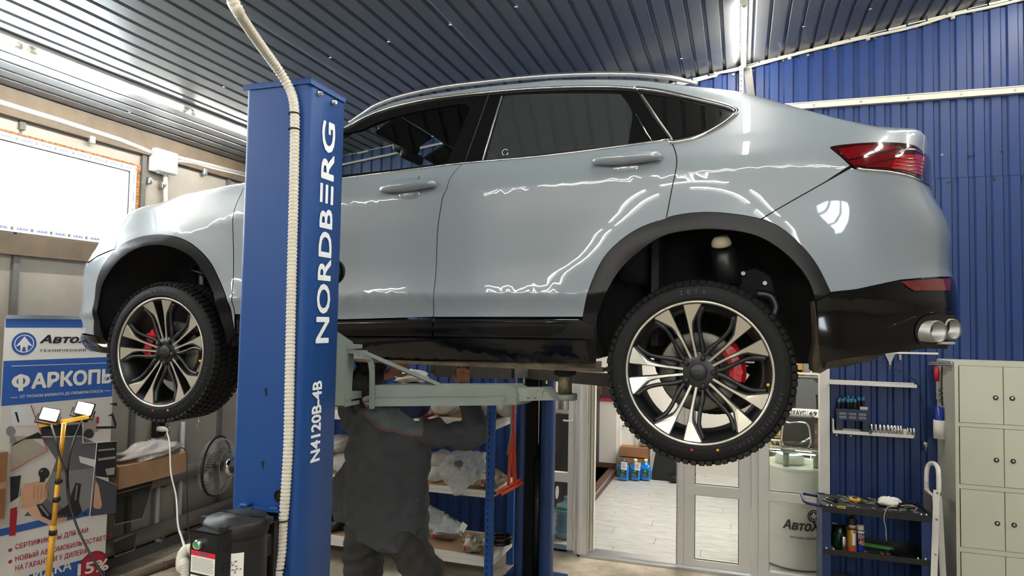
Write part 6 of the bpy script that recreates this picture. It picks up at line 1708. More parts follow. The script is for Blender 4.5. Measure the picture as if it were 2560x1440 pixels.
a, b = P(1486, 1000, Y=yq), P(1536, 955, Y=yq)
ps = thing('wall_poster', 'dark red framed poster on the office wall beside the rear tyre', 'poster', tuple(a)); mb = MB(); mb.bbox((a.x, yq, a.z), (a.x + .42, yq + .01, a.z + .34)); mb.build('sheet', mat('poster_dark', (62, 46, 46), .4), ps)
mb = MB(); mb.bbox((a.x, yq - .002, a.z - .005), (a.x + .42, yq, a.z + .03)); mb.build('stripe', 'ink_red', ps)
mb = MB()
for k in range(9): mb.bbox((a.x + .03, yq - .003, a.z + .08 + k * .024), (a.x + .10, yq - .001, a.z + .09 + k * .024))
mb.bbox((a.x + .2, yq - .003, a.z + .13), (a.x + .34, yq - .001, a.z + .18)); mb.build('print', 'ink_grey', ps)
c = P(1489, 1090, Y=e1.y - .35); mb = MB(); mb.rbox((c.x - .16, e1.y - .35, .68), (.36, .42, 1.05), .06); 
t = thing('armchair', 'dark grey armchair edge standing on the wooden platform', 'chair', (c.x - .16, e1.y - .35, .115)); mb.build('backrest', 'matt_black', t); mb = MB(); mb.rbox((c.x - .2, e1.y - .72, .36), (.4, .4, .16), .05); mb.build('seat', 'matt_black', t); mb = MB(); mb.bbox((c.x - .3, e1.y - .85, .115), (c.x - .1, e1.y - .25, .28)); mb.build('base', 'matt_black', t)
yd = e1.y + .02
d3 = struct_root('door_3'); xA, xB = P(1541, 1100, Y=yd).x, P(1590, 1100, Y=yd).x
mb = MB(); mb.bbox((xA + .002, yd, .022), (xA + .05, yd + .06, 2.2)); mb.bbox((xB - .01, yd, .022), (xB + .05, yd + .06, 2.2)); mb.build('frame', pv, d3)
MB().bbox((xA + .05, yd + .02, .03), (xB - .01, yd + .05, 2.15)).build('leaf', 'office_white', d3)
z = P(1562, 1064, Y=yd).z; MB().tube([(xA + .09, yd + .02, z), (xA + .09, yd - .03, z), (xA + .16, yd - .03, z)], .01, 8).build('handle', 'dull_steel', d3)
# blue screenwash bottles, shrink-wrapped
def jug(x, y, cap, label):
    t = thing('fluid_jug', label, 'bottle', (x, y, .023)); z = .023
    mb = MB(); mb.rbox((x, y, z + .105), (.135, .10, .205), .035, 4); mb.lathe([(.05, z + .2), (.042, z + .225), (.02, z + .245), (.02, z + .255)], 18, Matrix.Translation((x, y, 0))); mb.build('body', 'fluid_blue', t)
    mb = MB(); mb.lathe([(.024, z + .25), (.024, z + .28), (.0, z + .282)], 16, Matrix.Translation((x, y, 0))); mb.build('cap', cap, t)
    mb = MB(); mb.bbox((x - .045, y - .052, z + .05), (x + .045, y - .0505, z + .15)); lb = mb.build('label', mat('jug_label', (22, 56, 62), .4) if 'jug_label' not in MT and not MT.__setitem__('jug_label', mat('jug_label', (22, 56, 62), .4)) else 'jug_label', t)
    mb = MB(); mb.bbox((x - .02, y - .0535, z + .115), (x + .02, y - .052, z + .14)); mb.build('emblem', 'green', lb)
    mb = MB()
    for k in range(3): mb.bbox((x - .035, y - .0535, z + .06 + .015 * k), (x + .03 - .01 * k, y - .052, z + .067 + .015 * k))
    mb.build('print', 'ink_grey', lb)
MT['cap_yellow'] = mat('cap_yellow', (236, 196, 110), .4); MT['cap_blue'] = mat('cap_blue', (40, 90, 140), .4)
for px, cp, lb in ((1559, 'cap_blue', 'blue washer fluid jug with a blue cap nearest the platform'), (1588, 'cap_yellow', 'middle blue washer fluid jug with a yellow cap'), (1614, 'cap_yellow', 'blue washer fluid jug with yellow cap nearest the door leaf')):
    p = P(px, 1201, Z=.023); jug(p.x, p.y, cp, lb)
for px, py in ((1560, 1165), (1594, 1166)):
    p = P(px, 1201, Z=.023); q = P(px, py, Y=p.y - .075); mb = MB(); mb.box((q.x, q.y, q.z), (.075, .002, .1), M=Matrix.Rotation(.08, 4, 'Y'))
    t = tag(mb.build('price_tag', 'label_white'), 'white price tag on the %s jug' % ('blue-capped' if px == 1560 else 'middle yellow-capped'), 'tag'); mb = MB()
    for k in range(5): mb.bbox((q.x - .03, q.y - .003, q.z + .03 - .015 * k), (q.x + .028 - .006 * (k % 3), q.y - .0015, q.z + .036 - .015 * k))
    stuff(mb.build('print', 'ink_grey', t))
# things further back behind the rear wheel
p = P(1645, 1150, Y=9.2); t = thing('wooden_crate', 'wooden display crate behind the washer fluid jugs', 'crate', (p.x - .32, 9.3, .022))
for k in range(3): MB().bbox((p.x - .50, 9.2, .03 + .14 * k), (p.x - .14, 9.5, .155 + .14 * k)).build('plank', 'wood_box', t)
for k, (px, py, lb) in enumerate(((1608, 1118, 'clear spray bottle with black head on the wooden crate'), (1616, 1112, 'white bottle standing at the back of the wooden crate'))):
    q = P(px, py, Y=9.3); zt_ = .45; t = thing('spray_bottle', lb, 'bottle', (q.x, 9.3 + .08 * k, zt_)); mb = MB(); mb.lathe([(0, zt_), (.04, zt_), (.042, zt_ + .12), (.015, zt_ + .15), (.015, zt_ + .17)], 14, Matrix.Translation((q.x, 9.3 + .08 * k, 0))); mb.build('body', 'office_white' if k else 'conduit_grey', t); mb = MB(); mb.rbox((q.x, 9.28 + .08 * k, zt_ + .19), (.03, .05, .04), .008); mb.build('head', 'matt_black', t)
t = thing('display_stand', 'black display stand on the office floor behind the rear tyre', 'stand', (P(1655, 1150, Y=9.45).x, 9.45, .022)); x = P(1655, 1150, Y=9.45).x + .14
mb = MB(); mb.prism([(-.25, 0), (.25, 0), (.3, .06), (.08, .12), (.02, .6), (-.16, .6), (-.25, .1)], .35, axM((x, 9.6, .024), (0, -1, 0), (1, 0, 0)) ); mb.build('body', 'satin_black', t)
mb = MB(); mb.rbox((x + .13, 9.2, .08), (.28, .12, .07), .02); mb.build('foot', 'satin_black', t)
# barrel table behind the fixed light
bx = P(1992, 1300, Y=6.62).x; by = 6.62
bt = thing('barrel_table', 'silver oil barrel made into a counter behind the fixed window', 'table', (bx, by, .022))
prof = [(.27, .03), (.285, .035), (.285, .05)]
for z in np.linspace(.06, .84, 40): prof.append((.283 + .009 * (max(0, 1 - abs(z - .30) / .02) + max(0, 1 - abs(z - .58) / .02)), z))
prof += [(.285, .85), (.292, .86), (.292, .88), (.28, .88), (.0, .872)]
mb = MB(); mb.lathe(prof, 48, Matrix.Translation((bx, by, 0))); brl = mb.build('barrel', 'barrel', bt)
mb = MB(); mb.lathe([(.27, .10 + .88), (.292, .98)], 4, Matrix.Translation((0, 0, -9)));
mb = MB(); mb.lathe([(.0, .965), (.115, .965), (.115, .94), (.12, .94), (.12, .885), (0, .885)], 36, Matrix.Translation((bx - .06, by - .02, -.005))); mb.build('lamp_base', 'white_pvc', bt)
mb = MB(); mb.lathe([(.07, .967), (.112, .967), (.112, .962)], 36, Matrix.Translation((bx - .06, by - .02, 0))); mb.build('lamp_ring', 'led_light', bt)
mb = MB()
for dx, dy in ((-.1, -.2), (.14, -.18), (.02, .2)): mb.cyl((bx + dx, by + dy, .88), (bx + dx, by + dy, 1.0), .024, 14)
mb.build('table_post', 'dull_steel', bt)
mb = MB(); mb.lathe([(0, 1.0), (.36, 1.0), (.363, 1.005), (.36, 1.010), (0, 1.010)], 48, Matrix.Translation((bx, by, 0))); MT['table_glass'] = glass('table_glass', (210, 222, 210), 1.6); mb.build('glass_top', 'table_glass', bt)
# lettering wrapped on the barrel
def on_barrel(u, z, r=.2935):
    """u: distance along the barrel from its camera-side line"""
    a = -PI / 2 + math.radians(8) + u / r; return Vector((bx + r * math.cos(a), by + r * math.sin(a), z))
def barrel_text(s, u0, u1, z0, z1, **k):
    vs, fs = text_mesh(s, **k); x0, x1_ = min(v[0] for v in vs), max(v[0] for v in vs); y0, y1 = min(v[1] for v in vs), max(v[1] for v in vs)
    mb = MB(); mb.add([on_barrel(u0 + (v[0] - x0) / (x1_ - x0) * (u1 - u0), z0 + (v[1] - y0) / (y1 - y0) * (z1 - z0), .2935 + v[2] * LAYER) for v in vs], fs, None, False); return mb
def find_u(px, py):
    d = _fw + _R * ((px - 1280) / FPX) - _U * ((py - 720) / FPX); best = None
    for u in np.linspace(-.4, .4, 401):
        p = on_barrel(u, 0.5); a = (p.x - EYE.x) / d.x; q = EYE + d * a; e = abs(q.y - p.y)
        if best is None or e < best[0]: best = (e, u, q.z)
    return best[1], best[2]
(u0, z0), (u1, z1), (_, z2) = find_u(1957, 1327), find_u(2044, 1331), find_u(2000, 1305)
def bold_brand(fn, u0, u1, z0, z1, parent, m):
    mbx = fn('АвтоХаус', u0, u0 + (u1 - u0) * 1.62, z0, z1, bold=.035, shear=.25); mbx.build('brand_lettering', m, parent)
bold_brand(barrel_text, u0, u1, z0, z0 + (z2 - z0) * 1.08, brl, 'ink_dark')
(u2, z3), (u3, z4) = find_u(1975, 1340), find_u(2048, 1343)
barrel_text('МАГАЗИН АВТОАКСЕССУАРОВ', u2, u2 + (u3 - u2) * 1.5, z3 - .014, z3 + .004, bold=.02).build('shop_lettering', 'ink_dark', brl)
def emblem(to, R, parent, m_dark, m_light):
    """round house emblem: ring, peaked roof, tee-shaped posts. to(u, v) places a point"""
    def ring(r0, r1, n=36):
        mb = MB(); vs = [to(r * math.cos(a), r * math.sin(a), 0) for a in np.linspace(0, 2 * PI, n + 1)[:-1] for r in (r0, r1)]
        mb.add(vs, [(2 * i, 2 * i + 1, (2 * i + 3) % (2 * n), (2 * i + 2) % (2 * n)) for i in range(n)]); return mb
    ring(.0, R).build('emblem_disc', m_dark, parent)
    mb = MB(); n = 36; vs = [to(r * math.cos(a), r * math.sin(a), 1) for a in np.linspace(0, 2 * PI, n + 1)[:-1] for r in (R * .72, R * .80)]
    mb.add(vs, [(2 * i, 2 * i + 1, (2 * i + 3) % (2 * n), (2 * i + 2) % (2 * n)) for i in range(n)])
    for poly in ([(-.66, -.22), (0, .66), (.66, -.22), (.48, -.22), (.40, -.12), (.30, -.18), (.28, -.66), (.16, -.66), (.1, -.3), (-.1, -.3), (-.16, -.66), (-.28, -.66), (-.30, -.18), (-.40, -.12), (-.48, -.22)],):
        mb.add([to(a * R, b * R, 2) for a, b in poly], [(0, 1, 14), (1, 2, 3), (1, 3, 4), (1, 4, 5), (1, 5, 8), (1, 8, 9), (1, 9, 12), (1, 12, 13), (1, 13, 14), (5, 6, 7, 8), (9, 10, 11, 12)])
    mb.build('emblem_house', m_light, parent)
(ue, ze), (ue2, ze2) = find_u(2034, 1290), find_u(2034, 1308)
emblem(lambda a, b, k: on_barrel(ue + a, ze + b, .2935 + .0006 * k), abs(ze - ze2) * .95, brl, 'ink_dark', 'barrel')
# shelves, plates and chair further back on the right
bs = thing('display_shelf', 'office wall shelf packed with small yellow boxes behind the window', 'shelf', (.75, 8.6, 1.5))
yS = 8.6
zs1 = P(2015, 912, Y=yS).z; zs0 = P(2015, 957, Y=yS).z; xs0_, xs1_ = P(1975, 930, Y=yS).x, P(2075, 930, Y=yS).x
mb = MB()
for z in (zs0 - .02, (zs0 + zs1) / 2 - .01, zs1 + .06): mb.bbox((xs0_ - .5, yS, z), (xs1_ + .6, yS + .3, z + .02))
mb.bbox((xs0_ - .5, yS + .29, zs0 - .02), (xs1_ + .6, yS + .3, zs1 + .3)); mb.build('shelf_board', 'conduit', bs)
rr = random.Random(4); k = 0
MT['box_yellow'] = mat('box_yellow', (222, 184, 96), .5); MT['box_brown'] = mat('box_brown', (166, 122, 70), .5)
ORD = ('first', 'second', 'third', 'fourth', 'fifth', 'sixth', 'seventh', 'eighth', 'ninth', 'tenth', 'eleventh', 'twelfth')
for row_, z in (('lower', zs0), ('upper', (zs0 + zs1) / 2 + .012)):
    x = xs0_ - .1; k = 0
    while x < xs1_ + .05:
        w = rr.uniform(.06, .13); h = rr.uniform(.09, .15); mb = MB(); mb.box((x + w / 2, yS + .12, z + h / 2 + .001), (w - .006, .18, h)); m_ = rr.choice(['box_yellow', 'box_yellow', 'label_white', 'box_brown', 'ink_grey'])
        o = tag(mb.build('small_box', m_), 'small carton on the %s office shelf, %s from the tyre' % (row_, ORD[k]), 'box', 'small cartons on the office shelf'); x += w; k += 1
mb = MB(); p = P(2015, 990, Y=8.3); mb.rbox((p.x, 8.45, p.z), (.75, .06, .42), .02)
t = thing('shirt_display', 'dark grey shirt hung under the office shelf above the number plate', 'shirt', (p.x, 8.45, p.z)); mb.build('board', 'matt_black', t)
mb = MB(); face_solid(mb, [Vector((p.x + a, 8.41, p.z + b)) for a, b in ((-.1, -.2), (.12, -.2), (.11, .02), (.18, -.02), (.22, .06), (.08, .18), (-.06, .18), (-.2, .06), (-.16, -.02), (-.09, .02))], .02, (0, 1, 0)); mb.build('shirt', mat('shirt_grey', (84, 86, 88), .8), t)
def plate(q, y, s, label, name='number_plate', back='label_white', sub=None):
    a, b, c = P(q[0], q[3], Y=y), P(q[1], q[3], Y=y), P(q[0], q[2], Y=y)
    t = thing(name, label, 'number plate', tuple(a)); mb = MB(); mb.rbox(((a.x + b.x) / 2, y + .006, (a.z + c.z) / 2), (b.x - a.x, .01, c.z - a.z), .003); mb.build('plate', back, t)
    mb = MB(); h = c.z - a.z; w = b.x - a.x
    put_text(mb, s, (a.x + w * .03, y, a.z + h * .2), (1, 0, 0), (0, 0, 1), w * (.94 if not sub else .70), h * .6, lift=.001, bold=.02)
    if sub: put_text(mb, sub, (a.x + w * .80, y, a.z + h * .25), (1, 0, 0), (0, 0, 1), w * .16, h * .5, lift=.001, bold=.02); mb.bbox((a.x + w * .76, y - .0012, a.z + h * .05), (a.x + w * .765, y, c.z - h * .05))
    mb.build('characters', 'ink_dark', t); return t
plate((1930, 2047, 1018, 1038), 8.2, 'О АВТОХАУС', 'white souvenir number plate reading the shop name behind the window', sub='69')
plate((1912, 1951, 1097, 1117), 7.4, 'ОО-0', 'white number plate low behind the window beside the tyre')
plate((1905, 1951, 1071, 1092), 7.45, '12', 'yellow orange number plate above the white one', back='box_yellow')
sd = thing('sideboard', 'brown wooden sideboard in the office under the number plate', 'sideboard', (.9, 8.4, .022))
a = P(2000, 1040, Y=8.25); MB().bbox((a.x - .55, 8.25, .022), (a.x + .8, 8.7, a.z + .01)).build('body', mat('sideboard_brown', (104, 68, 54), .5, var=(4, .5), stretch=(1, 8, 8)), sd)
MB().bbox((a.x - .57, 8.23, a.z + .01), (a.x + .82, 8.7, a.z + .035)).build('top', 'wood_dark', sd)
q = P(2038, 1080, Y=8.24); MB().cyl((q.x, 8.24, q.z), (q.x, 8.22, q.z), .018, 12).build('knob', 'dull_steel', sd)
ch = thing('office_chair', 'chrome framed office chair behind the glass counter', 'chair', (P(1990, 1090, Y=7.5).x, 7.5, .022))
mb = MB(); mb.tube(smooth_path([P(1952, 1130, Y=7.5), P(1958, 1062, Y=7.5), P(1975, 1057, Y=7.5), P(2005, 1056, Y=7.5), P(2022, 1068, Y=7.5), P(2028, 1130, Y=7.5)], 6), .008, 10)
mb.tube([P(2026, 1094, Y=7.5), P(1985, 1122, Y=7.55)], .008, 8); mb.tube([P(2020, 1098, Y=7.5), P(1975, 1120, Y=7.6)], .007, 8)
mb.tube([P(1952, 1130, Y=7.5), (P(1952, 1130, Y=7.5).x, 7.5, .03)], .013, 8); mb.tube([P(2028, 1130, Y=7.5), (P(2028, 1130, Y=7.5).x, 7.5, .03)], .013, 8); mb.build('frame', 'chrome', ch)
c = P(1985, 1085, Y=7.6); mb = MB(); mb.rbox((c.x, 7.75, c.z), (.42, .07, .36), .03); mb.build('backrest', 'matt_black', ch); mb = MB(); mb.rbox((c.x, 7.6, c.z - .25), (.44, .42, .07), .03); mb.build('seat', 'matt_black', ch)
# water bottle behind the left leaf
c = P(1417, 1330, Y=6.5); t = thing('water_bottle', 'large blue water cooler bottle behind the left door leaf', 'bottle', (c.x, 6.5, .022))
zb_ = P(1417, 1376, Y=6.4).z; zb_ = .03
hz = P(1417, 1240, Y=6.5).z
mb = MB(); prof = [(0, zb_), (.115, zb_ + .005)]
for k in range(5): z = zb_ + .03 + k * (hz - .14 - zb_) / 5; prof += [(.125, z), (.125, z + .04), (.117, z + .048)]
prof += [(.122, hz - .12), (.10, hz - .075), (.04, hz - .055), (.03, hz - .03), (.032, hz), (0, hz)]
mb.lathe(prof, 28, Matrix.Translation((c.x, 6.5, 0))); mb.build('body', 'water_blue', t)
c = P(1415, 1100, Y=7.2); t = thing('storage_cabinet', 'dark cabinet seen through the upper pane of the left leaf', 'cabinet', (c.x - .2, 7.2, .022)); MB().bbox((c.x - .45, 7.2, .022), (c.x + .2, 7.5, P(1415, 1034, Y=7.2).z)).build('body', 'steel_dark', t)
MB().bbox((c.x - .12, 7.19, .04), (c.x + .19, 7.2, P(1415, 1036, Y=7.2).z)).build('door', mat('cab_dark', (58, 57, 56), .3), t)
# ------------------------------------------------------------------ banner and flood light at the left wall
b0, b1 = Vector((-4.70, 3.29, 0)), Vector((-4.56, 4.03, 0))
bd = (b1 - b0).normalized(); bn = Vector((bd.y, -bd.x, 0))
def PB(px, py, k=0.0):
    d = _fw + _R * ((px - 1280) / FPX) - _U * ((py - 720) / FPX)
    t = (b0 - EYE).dot(bn) / d.dot(bn); return EYE + d * t + bn * (.0012 * k)
bn_ = thing('roll_up_banner', 'tall blue and white roll-up banner with Cyrillic advert beside the wall', 'banner', tuple((b0 + b1) / 2))
W2 = (b1 - b0).length
def bp(u, z, k=0.0): return b0 + bd * u + Vector((0, 0, z)) + bn * (.0012 * k)
zt = PB(12, 795).z
mb = MB(); vs = []; NR = 24
for i in range(NR + 1):
    z = .06 + (zt - .06) * i / NR
    for u in (0, W2): vs.append(bp(u, z))
mb.add(vs + [v - bn * .003 for v in vs], [(2 * i, 2 * i + 1, 2 * i + 3, 2 * i + 2) for i in range(NR)] + [(2 * i + 2 + 2 * NR + 2, 2 * i + 3 + 2 * NR + 2, 2 * i + 1 + 2 * NR + 2, 2 * i + 2 * NR + 2) for i in range(NR)]); bnr = mb.build('sheet', 'banner_white', bn_)
mb = MB(); mb.bar(bp(0, zt + .008), bp(W2, zt + .008), .022, .026); mb.build('top_bar', 'satin_alu', bn_)
mb = MB(); mb.bar(bp(-.01, .035), bp(W2 + .01, .035), .12, .07); mb.build('base', 'satin_alu', bn_)
mb = MB(); mb.cyl(bp(W2 / 2, .06) - bn * .02, bp(W2 / 2, zt) - bn * .02, .01, 8); mb.build('pole', 'satin_alu', bn_)
def pq(mb, pts, k=1): mb.add([PB(x, y, k) for x, y in pts], [tuple(range(len(pts)))[::-1]]); return mb
def bprint(name, polys, m, k=1, parent=None):
    mb = MB()
    for pl in polys: pq(mb, pl, k)
    return mb.build(name, m, parent or bnr)
xL = lambda py: np.interp(py, [795, 1440], [11, 12]); 
uL = lambda z, k=1: bp(.004, z, k)
def band(name, zA, zB, m, k=1):
    mb = MB(); mb.add([bp(.004, zA, k), bp(W2 - .004, zA, k), bp(W2 - .004, zB, k), bp(.004, zB, k)], [(0, 1, 2, 3)]); return mb.build(name, m, bnr)
zz = lambda py: PB(20, py).z
band('blue_band', zz(819), zz(797), 'banner_blue'); band('blue_band', zz(1014), zz(902), 'banner_blue')
band('photo_ground', zz(1317), zz(1014), mat('photo_ground', (196, 192, 186), .5), 1); band('blue_band', zz(1336), zz(1318), 'banner_blue', 2); band('blue_band', .08, zz(1452), 'banner_blue', 2)
def text_q(s, BL, BR, hpx, k=2, **kw):
    vs, fs = text_mesh(s, **kw); x0, x1 = min(v[0] for v in vs), max(v[0] for v in vs); y0, y1 = min(v[1] for v in vs), max(v[1] for v in vs)
    A, Bq = PB(*BL, k), PB(*BR, k); TL = PB(BL[0], BL[1] - hpx, k); h = TL.z - A.z
    mb = MB(); mb.add([A + (Bq - A) * ((v[0] - x0) / (x1 - x0)) + Vector((0, 0, h * (v[1] - y0) / (y1 - y0))) + bn * (v[2] * LAYER) for v in vs], fs, None, False); return mb
text_q('АвтоХаус', (98, 864), (287, 862), 27, bold=.035, shear=.25).build('brand_lettering', 'ink_dark', bnr)
text_q('ТЕХНИЧЕСКИЙ ЦЕНТР', (98, 881), (268, 878), 9, bold=.012, space=1.25).build('lettering', 'ink_dark', bnr)
text_q('АРКОПЫ', (77, 973), (289, 957), 41, bold=.045).build('lettering', 'banner_white', bnr)
mb = text_q('О', (28, 971), (74, 968), 33, bold=.055)
pq(mb, [(45, 978), (57, 977), (57, 935), (45, 936)], 3); mb.build('lettering', 'banner_white', bnr)
text_q('ОТ ЭКОНОМ ВАРИАНТА ДО ПРЕМИУМ КЛАССА', (49, 997), (257, 982), 9, bold=.015).build('lettering', 'banner_white', bnr)
mb = MB()
for q in (((28, 916), (265, 908), .004), ((27, 995), (44, 994), .004), ((261, 978), (277, 977), .004)):
    a, b = PB(*q[0], 2), PB(*q[1], 2); mb.add([a, b, b + Vector((0, 0, q[2])), a + Vector((0, 0, q[2]))], [(0, 1, 2, 3)])
mb.build('rule_line', 'banner_white', bnr)
ec = PB(60, 859, 2); er = abs(PB(60, 831).z - ec.z)
emblem(lambda a, b, k: ec + bd * a + Vector((0, 0, b)) + bn * (.0008 * k), er, bnr, 'banner_blue', 'banner_white')
for s, BL, BR, h in (('СЕРТИФИКАТЫ ДЛЯ ГАИ', (37, 1377), (219, 1333), 17), ('НОВЫЙ АВТОМОБИЛЬ ОСТАЕТСЯ', (37, 1404), (281, 1345), 17), ('НА ГАРАНТИИ У ДИЛЕРА', (37, 1431), (216, 1386), 17)):
    text_q(s, BL, BR, h, bold=.012).build('lettering', 'ink_red', bnr)
mb = MB()
for q in ((25, 1375), (25, 1404)): c = PB(*q, 2); mb.add([c + bd * (.012 * math.cos(a)) + Vector((0, 0, .012 * math.sin(a))) for a in np.linspace(0, 2 * PI, 17)[:-1]], [tuple(range(16))])
mb.build('bullet', 'ink_red', bnr)
text_q('СКИДКА', (30, 1468), (178, 1428), 32, 3, bold=.03).build('lettering', 'banner_white', bnr)
c = PB(232, 1414, 3); R_ = .105
mb = MB(); mb.add([c + bd * (R_ * math.cos(a)) + Vector((0, 0, R_ * math.sin(a))) for a in np.linspace(0, 2 * PI, 41)[:-1]], [tuple(range(40))]); bd_ = mb.build('badge', 'ink_red', bnr)
mb = MB(); mb.add([c + bd * (r * math.cos(a)) + Vector((0, 0, r * math.sin(a))) + bn * .0008 for a in np.linspace(0, 2 * PI, 41)[:-1] for r in (R_ * .93, R_)], [(2 * i, 2 * i + 1, (2 * i + 3) % 80, (2 * i + 2) % 80) for i in range(40)]); mb.build('badge_rim', mat('badge_rim', (120, 24, 34), .4), bnr)
text_q('15%', (192, 1440), (270, 1424), 30, 5, bold=.03).build('lettering', 'banner_white', bnr)
# the banner's photographs: towbars and hands, simplified
pm = {}
def pc(key, rgb): 
    if key not in pm: pm[key] = mat('print_' + key, rgb, .5)
    return pm[key]
bprint('print_car', [[(28, 1018), (75, 1012), (95, 1066), (30, 1062)]], pc('lightgrey', (204, 206, 206)), 2)
bprint('print_grass', [[(26, 1180), (25, 1090), (70, 1090), (118, 1122)]], pc('grass', (160, 152, 138)), 2)
bprint('print_bar', [[(28, 1116), (34, 1108), (95, 1080), (110, 1095), (60, 1098)], [(36, 1030), (42, 1030), (48, 1054), (44, 1057)]], pc('black', (34, 34, 38)), 3)
bprint('print_ball', [[(26 + 12 * math.cos(a), 1078 + 13 * math.sin(a)) for a in np.linspace(0, 2 * PI, 15)[:-1]], [(24, 1090), (36, 1090), (42, 1104), (24, 1108)]], pc('steel', (120, 122, 122)), 3)
bprint('print_car', [[(100, 1060), (170, 1050), (200, 1030), (235, 1030), (246, 1078), (215, 1085), (206, 1092), (102, 1088)]], pc('carbeige', (150, 140, 128)), 2)
bprint('print_bar', [[(102, 1066), (204, 1060), (212, 1092), (102, 1090)], [(240, 1066), (290, 1065), (290, 1071), (240, 1072)], [(268, 1040), (282, 1032), (292, 1062), (286, 1066), (278, 1040)], [(272, 1010), (292, 1006), (292, 1016)]], pc('black', (34, 34, 38)), 3)
bprint('print_body', [[(104, 1094), (206, 1092), (240, 1108), (238, 1180), (226, 1290), (60, 1290), (120, 1210), (140, 1150)]], pc('bumper', (92, 92, 96)), 2)
bprint('print_glow', [[(196, 1140), (240, 1150), (236, 1168), (200, 1156)]], pc('lightgrey', (204, 206, 206)), 3)
bprint('print_car', [[(242, 1108), (291, 1102), (290, 1196), (238, 1190)]], pc('black', (34, 34, 38)), 3)
bprint('print_hand', [[(226, 1290), (238, 1192), (291, 1212), (289, 1282)]], pc('bumper2', (70, 74, 84)), 3)
bprint('print_hand', [[(232, 1265), (238, 1200), (246, 1215), (254, 1262), (250, 1272), (236, 1271)]], pc('skin', (196, 152, 122)), 4)
bprint('print_ball', [[(109 + 14 * math.cos(a), 1183 + 14 * math.sin(a)) for a in np.linspace(0, 2 * PI, 19)[:-1]], [(100, 1192), (114, 1192), (110, 1204), (98, 1206)]], pc('black', (34, 34, 38)), 4)
bprint('print_hand', [[(52, 1236), (60, 1210), (82, 1206), (106, 1200), (122, 1212), (122, 1240), (100, 1262), (52, 1272)]], pc('skin', (196, 152, 122)), 3)
bprint('print_hand', [[(60, 1270), (96, 1262), (124, 1296), (140, 1284), (168, 1290), (166, 1302), (124, 1312), (84, 1296)]], pc('skin2', (204, 164, 138)), 3)
bprint('print_hook', [[(90, 1262), (104, 1258), (124, 1284), (146, 1278), (168, 1262), (188, 1206), (202, 1210), (196, 1252), (205, 1280), (190, 1292), (150, 1294), (124, 1300), (104, 1290)]], pc('black', (34, 34, 38)), 4)
bprint('print_strap', [[(22, 1340), (25, 1272), (44, 1266), (38, 1338)]], pc('red', (164, 34, 50)), 3)
bprint('print_reel', [[(25, 1192), (52, 1188), (50, 1240), (25, 1256)]], pc('black', (34, 34, 38)), 3)
bprint('print_window', [[(168, 1054), (196, 1034), (228, 1035), (218, 1056)], [(112, 1064), (160, 1056), (160, 1066), (112, 1074)]], pc('black', (34, 34, 38)), 3)
for cx_, cy_ in ((132, 1080), (222, 1084)): bprint('print_wheel', [[(cx_ + 12 * math.cos(a), cy_ + 12 * math.sin(a)) for a in np.linspace(0, 2 * PI, 17)[:-1]]], pc('tyre', (46, 46, 50)), 4)
bprint('print_lamp', [[(240, 1042), (246, 1042), (246, 1058), (240, 1059)]], pc('red', (164, 34, 50)), 4)
bprint('print_shade', [[(130, 1180), (236, 1170), (228, 1262), (196, 1290), (120, 1250), (112, 1214)]], pc('bumper3', (120, 120, 122)), 3)
bprint('print_finger', [[(84 + 9 * k, 1212 + 2 * k), (86 + 9 * k, 1212 + 2 * k), (84 + 9 * k, 1246), (82 + 9 * k, 1246)] for k in range(4)], pc('skin3', (168, 124, 98)), 5)
bprint('print_finger', [[(142 + 7 * k, 1288), (144 + 7 * k, 1288), (142 + 7 * k, 1302), (140 + 7 * k, 1302)] for k in range(4)], pc('skin3', (168, 124, 98)), 5)
bprint('print_gleam', [[(96, 1264), (102, 1262), (122, 1288), (118, 1291)], [(190, 1212), (194, 1212), (189, 1250), (185, 1252)], [(100, 1176), (105, 1174), (106, 1178), (101, 1181)]], pc('gleam', (120, 122, 128)), 5)
bprint('print_detail', [[(244, 1124), (286, 1120), (286, 1124), (244, 1128)], [(244, 1146), (288, 1140), (288, 1146), (244, 1152)], [(262, 1172), (286, 1168), (284, 1186), (266, 1188)]], pc('gleam2', (150, 146, 140)), 5)
mb = MB()
for q in (((76, 1013), (117, 1125)), ((117, 1126), (26, 1178))):
    a, b = PB(*q[0], 5), PB(*q[1], 5); mb.bar(a, b, .002, .006, up=tuple(bn))
mb.build('print_line', 'ink_red', bnr)
mb = MB()
for q in (((102, 1092), (206, 1090)), ((206, 1054), (206, 1108)), ((206, 1108), (291, 1103)), ((241, 1108), (223, 1292)), ((238, 1191), (290, 1212)), ((52, 1190), (42, 1276))):
    a, b = PB(*q[0], 5), PB(*q[1], 5); mb.bar(a, b, .002, .008, up=tuple(bn))
mb.build('print_line', 'banner_white', bnr)

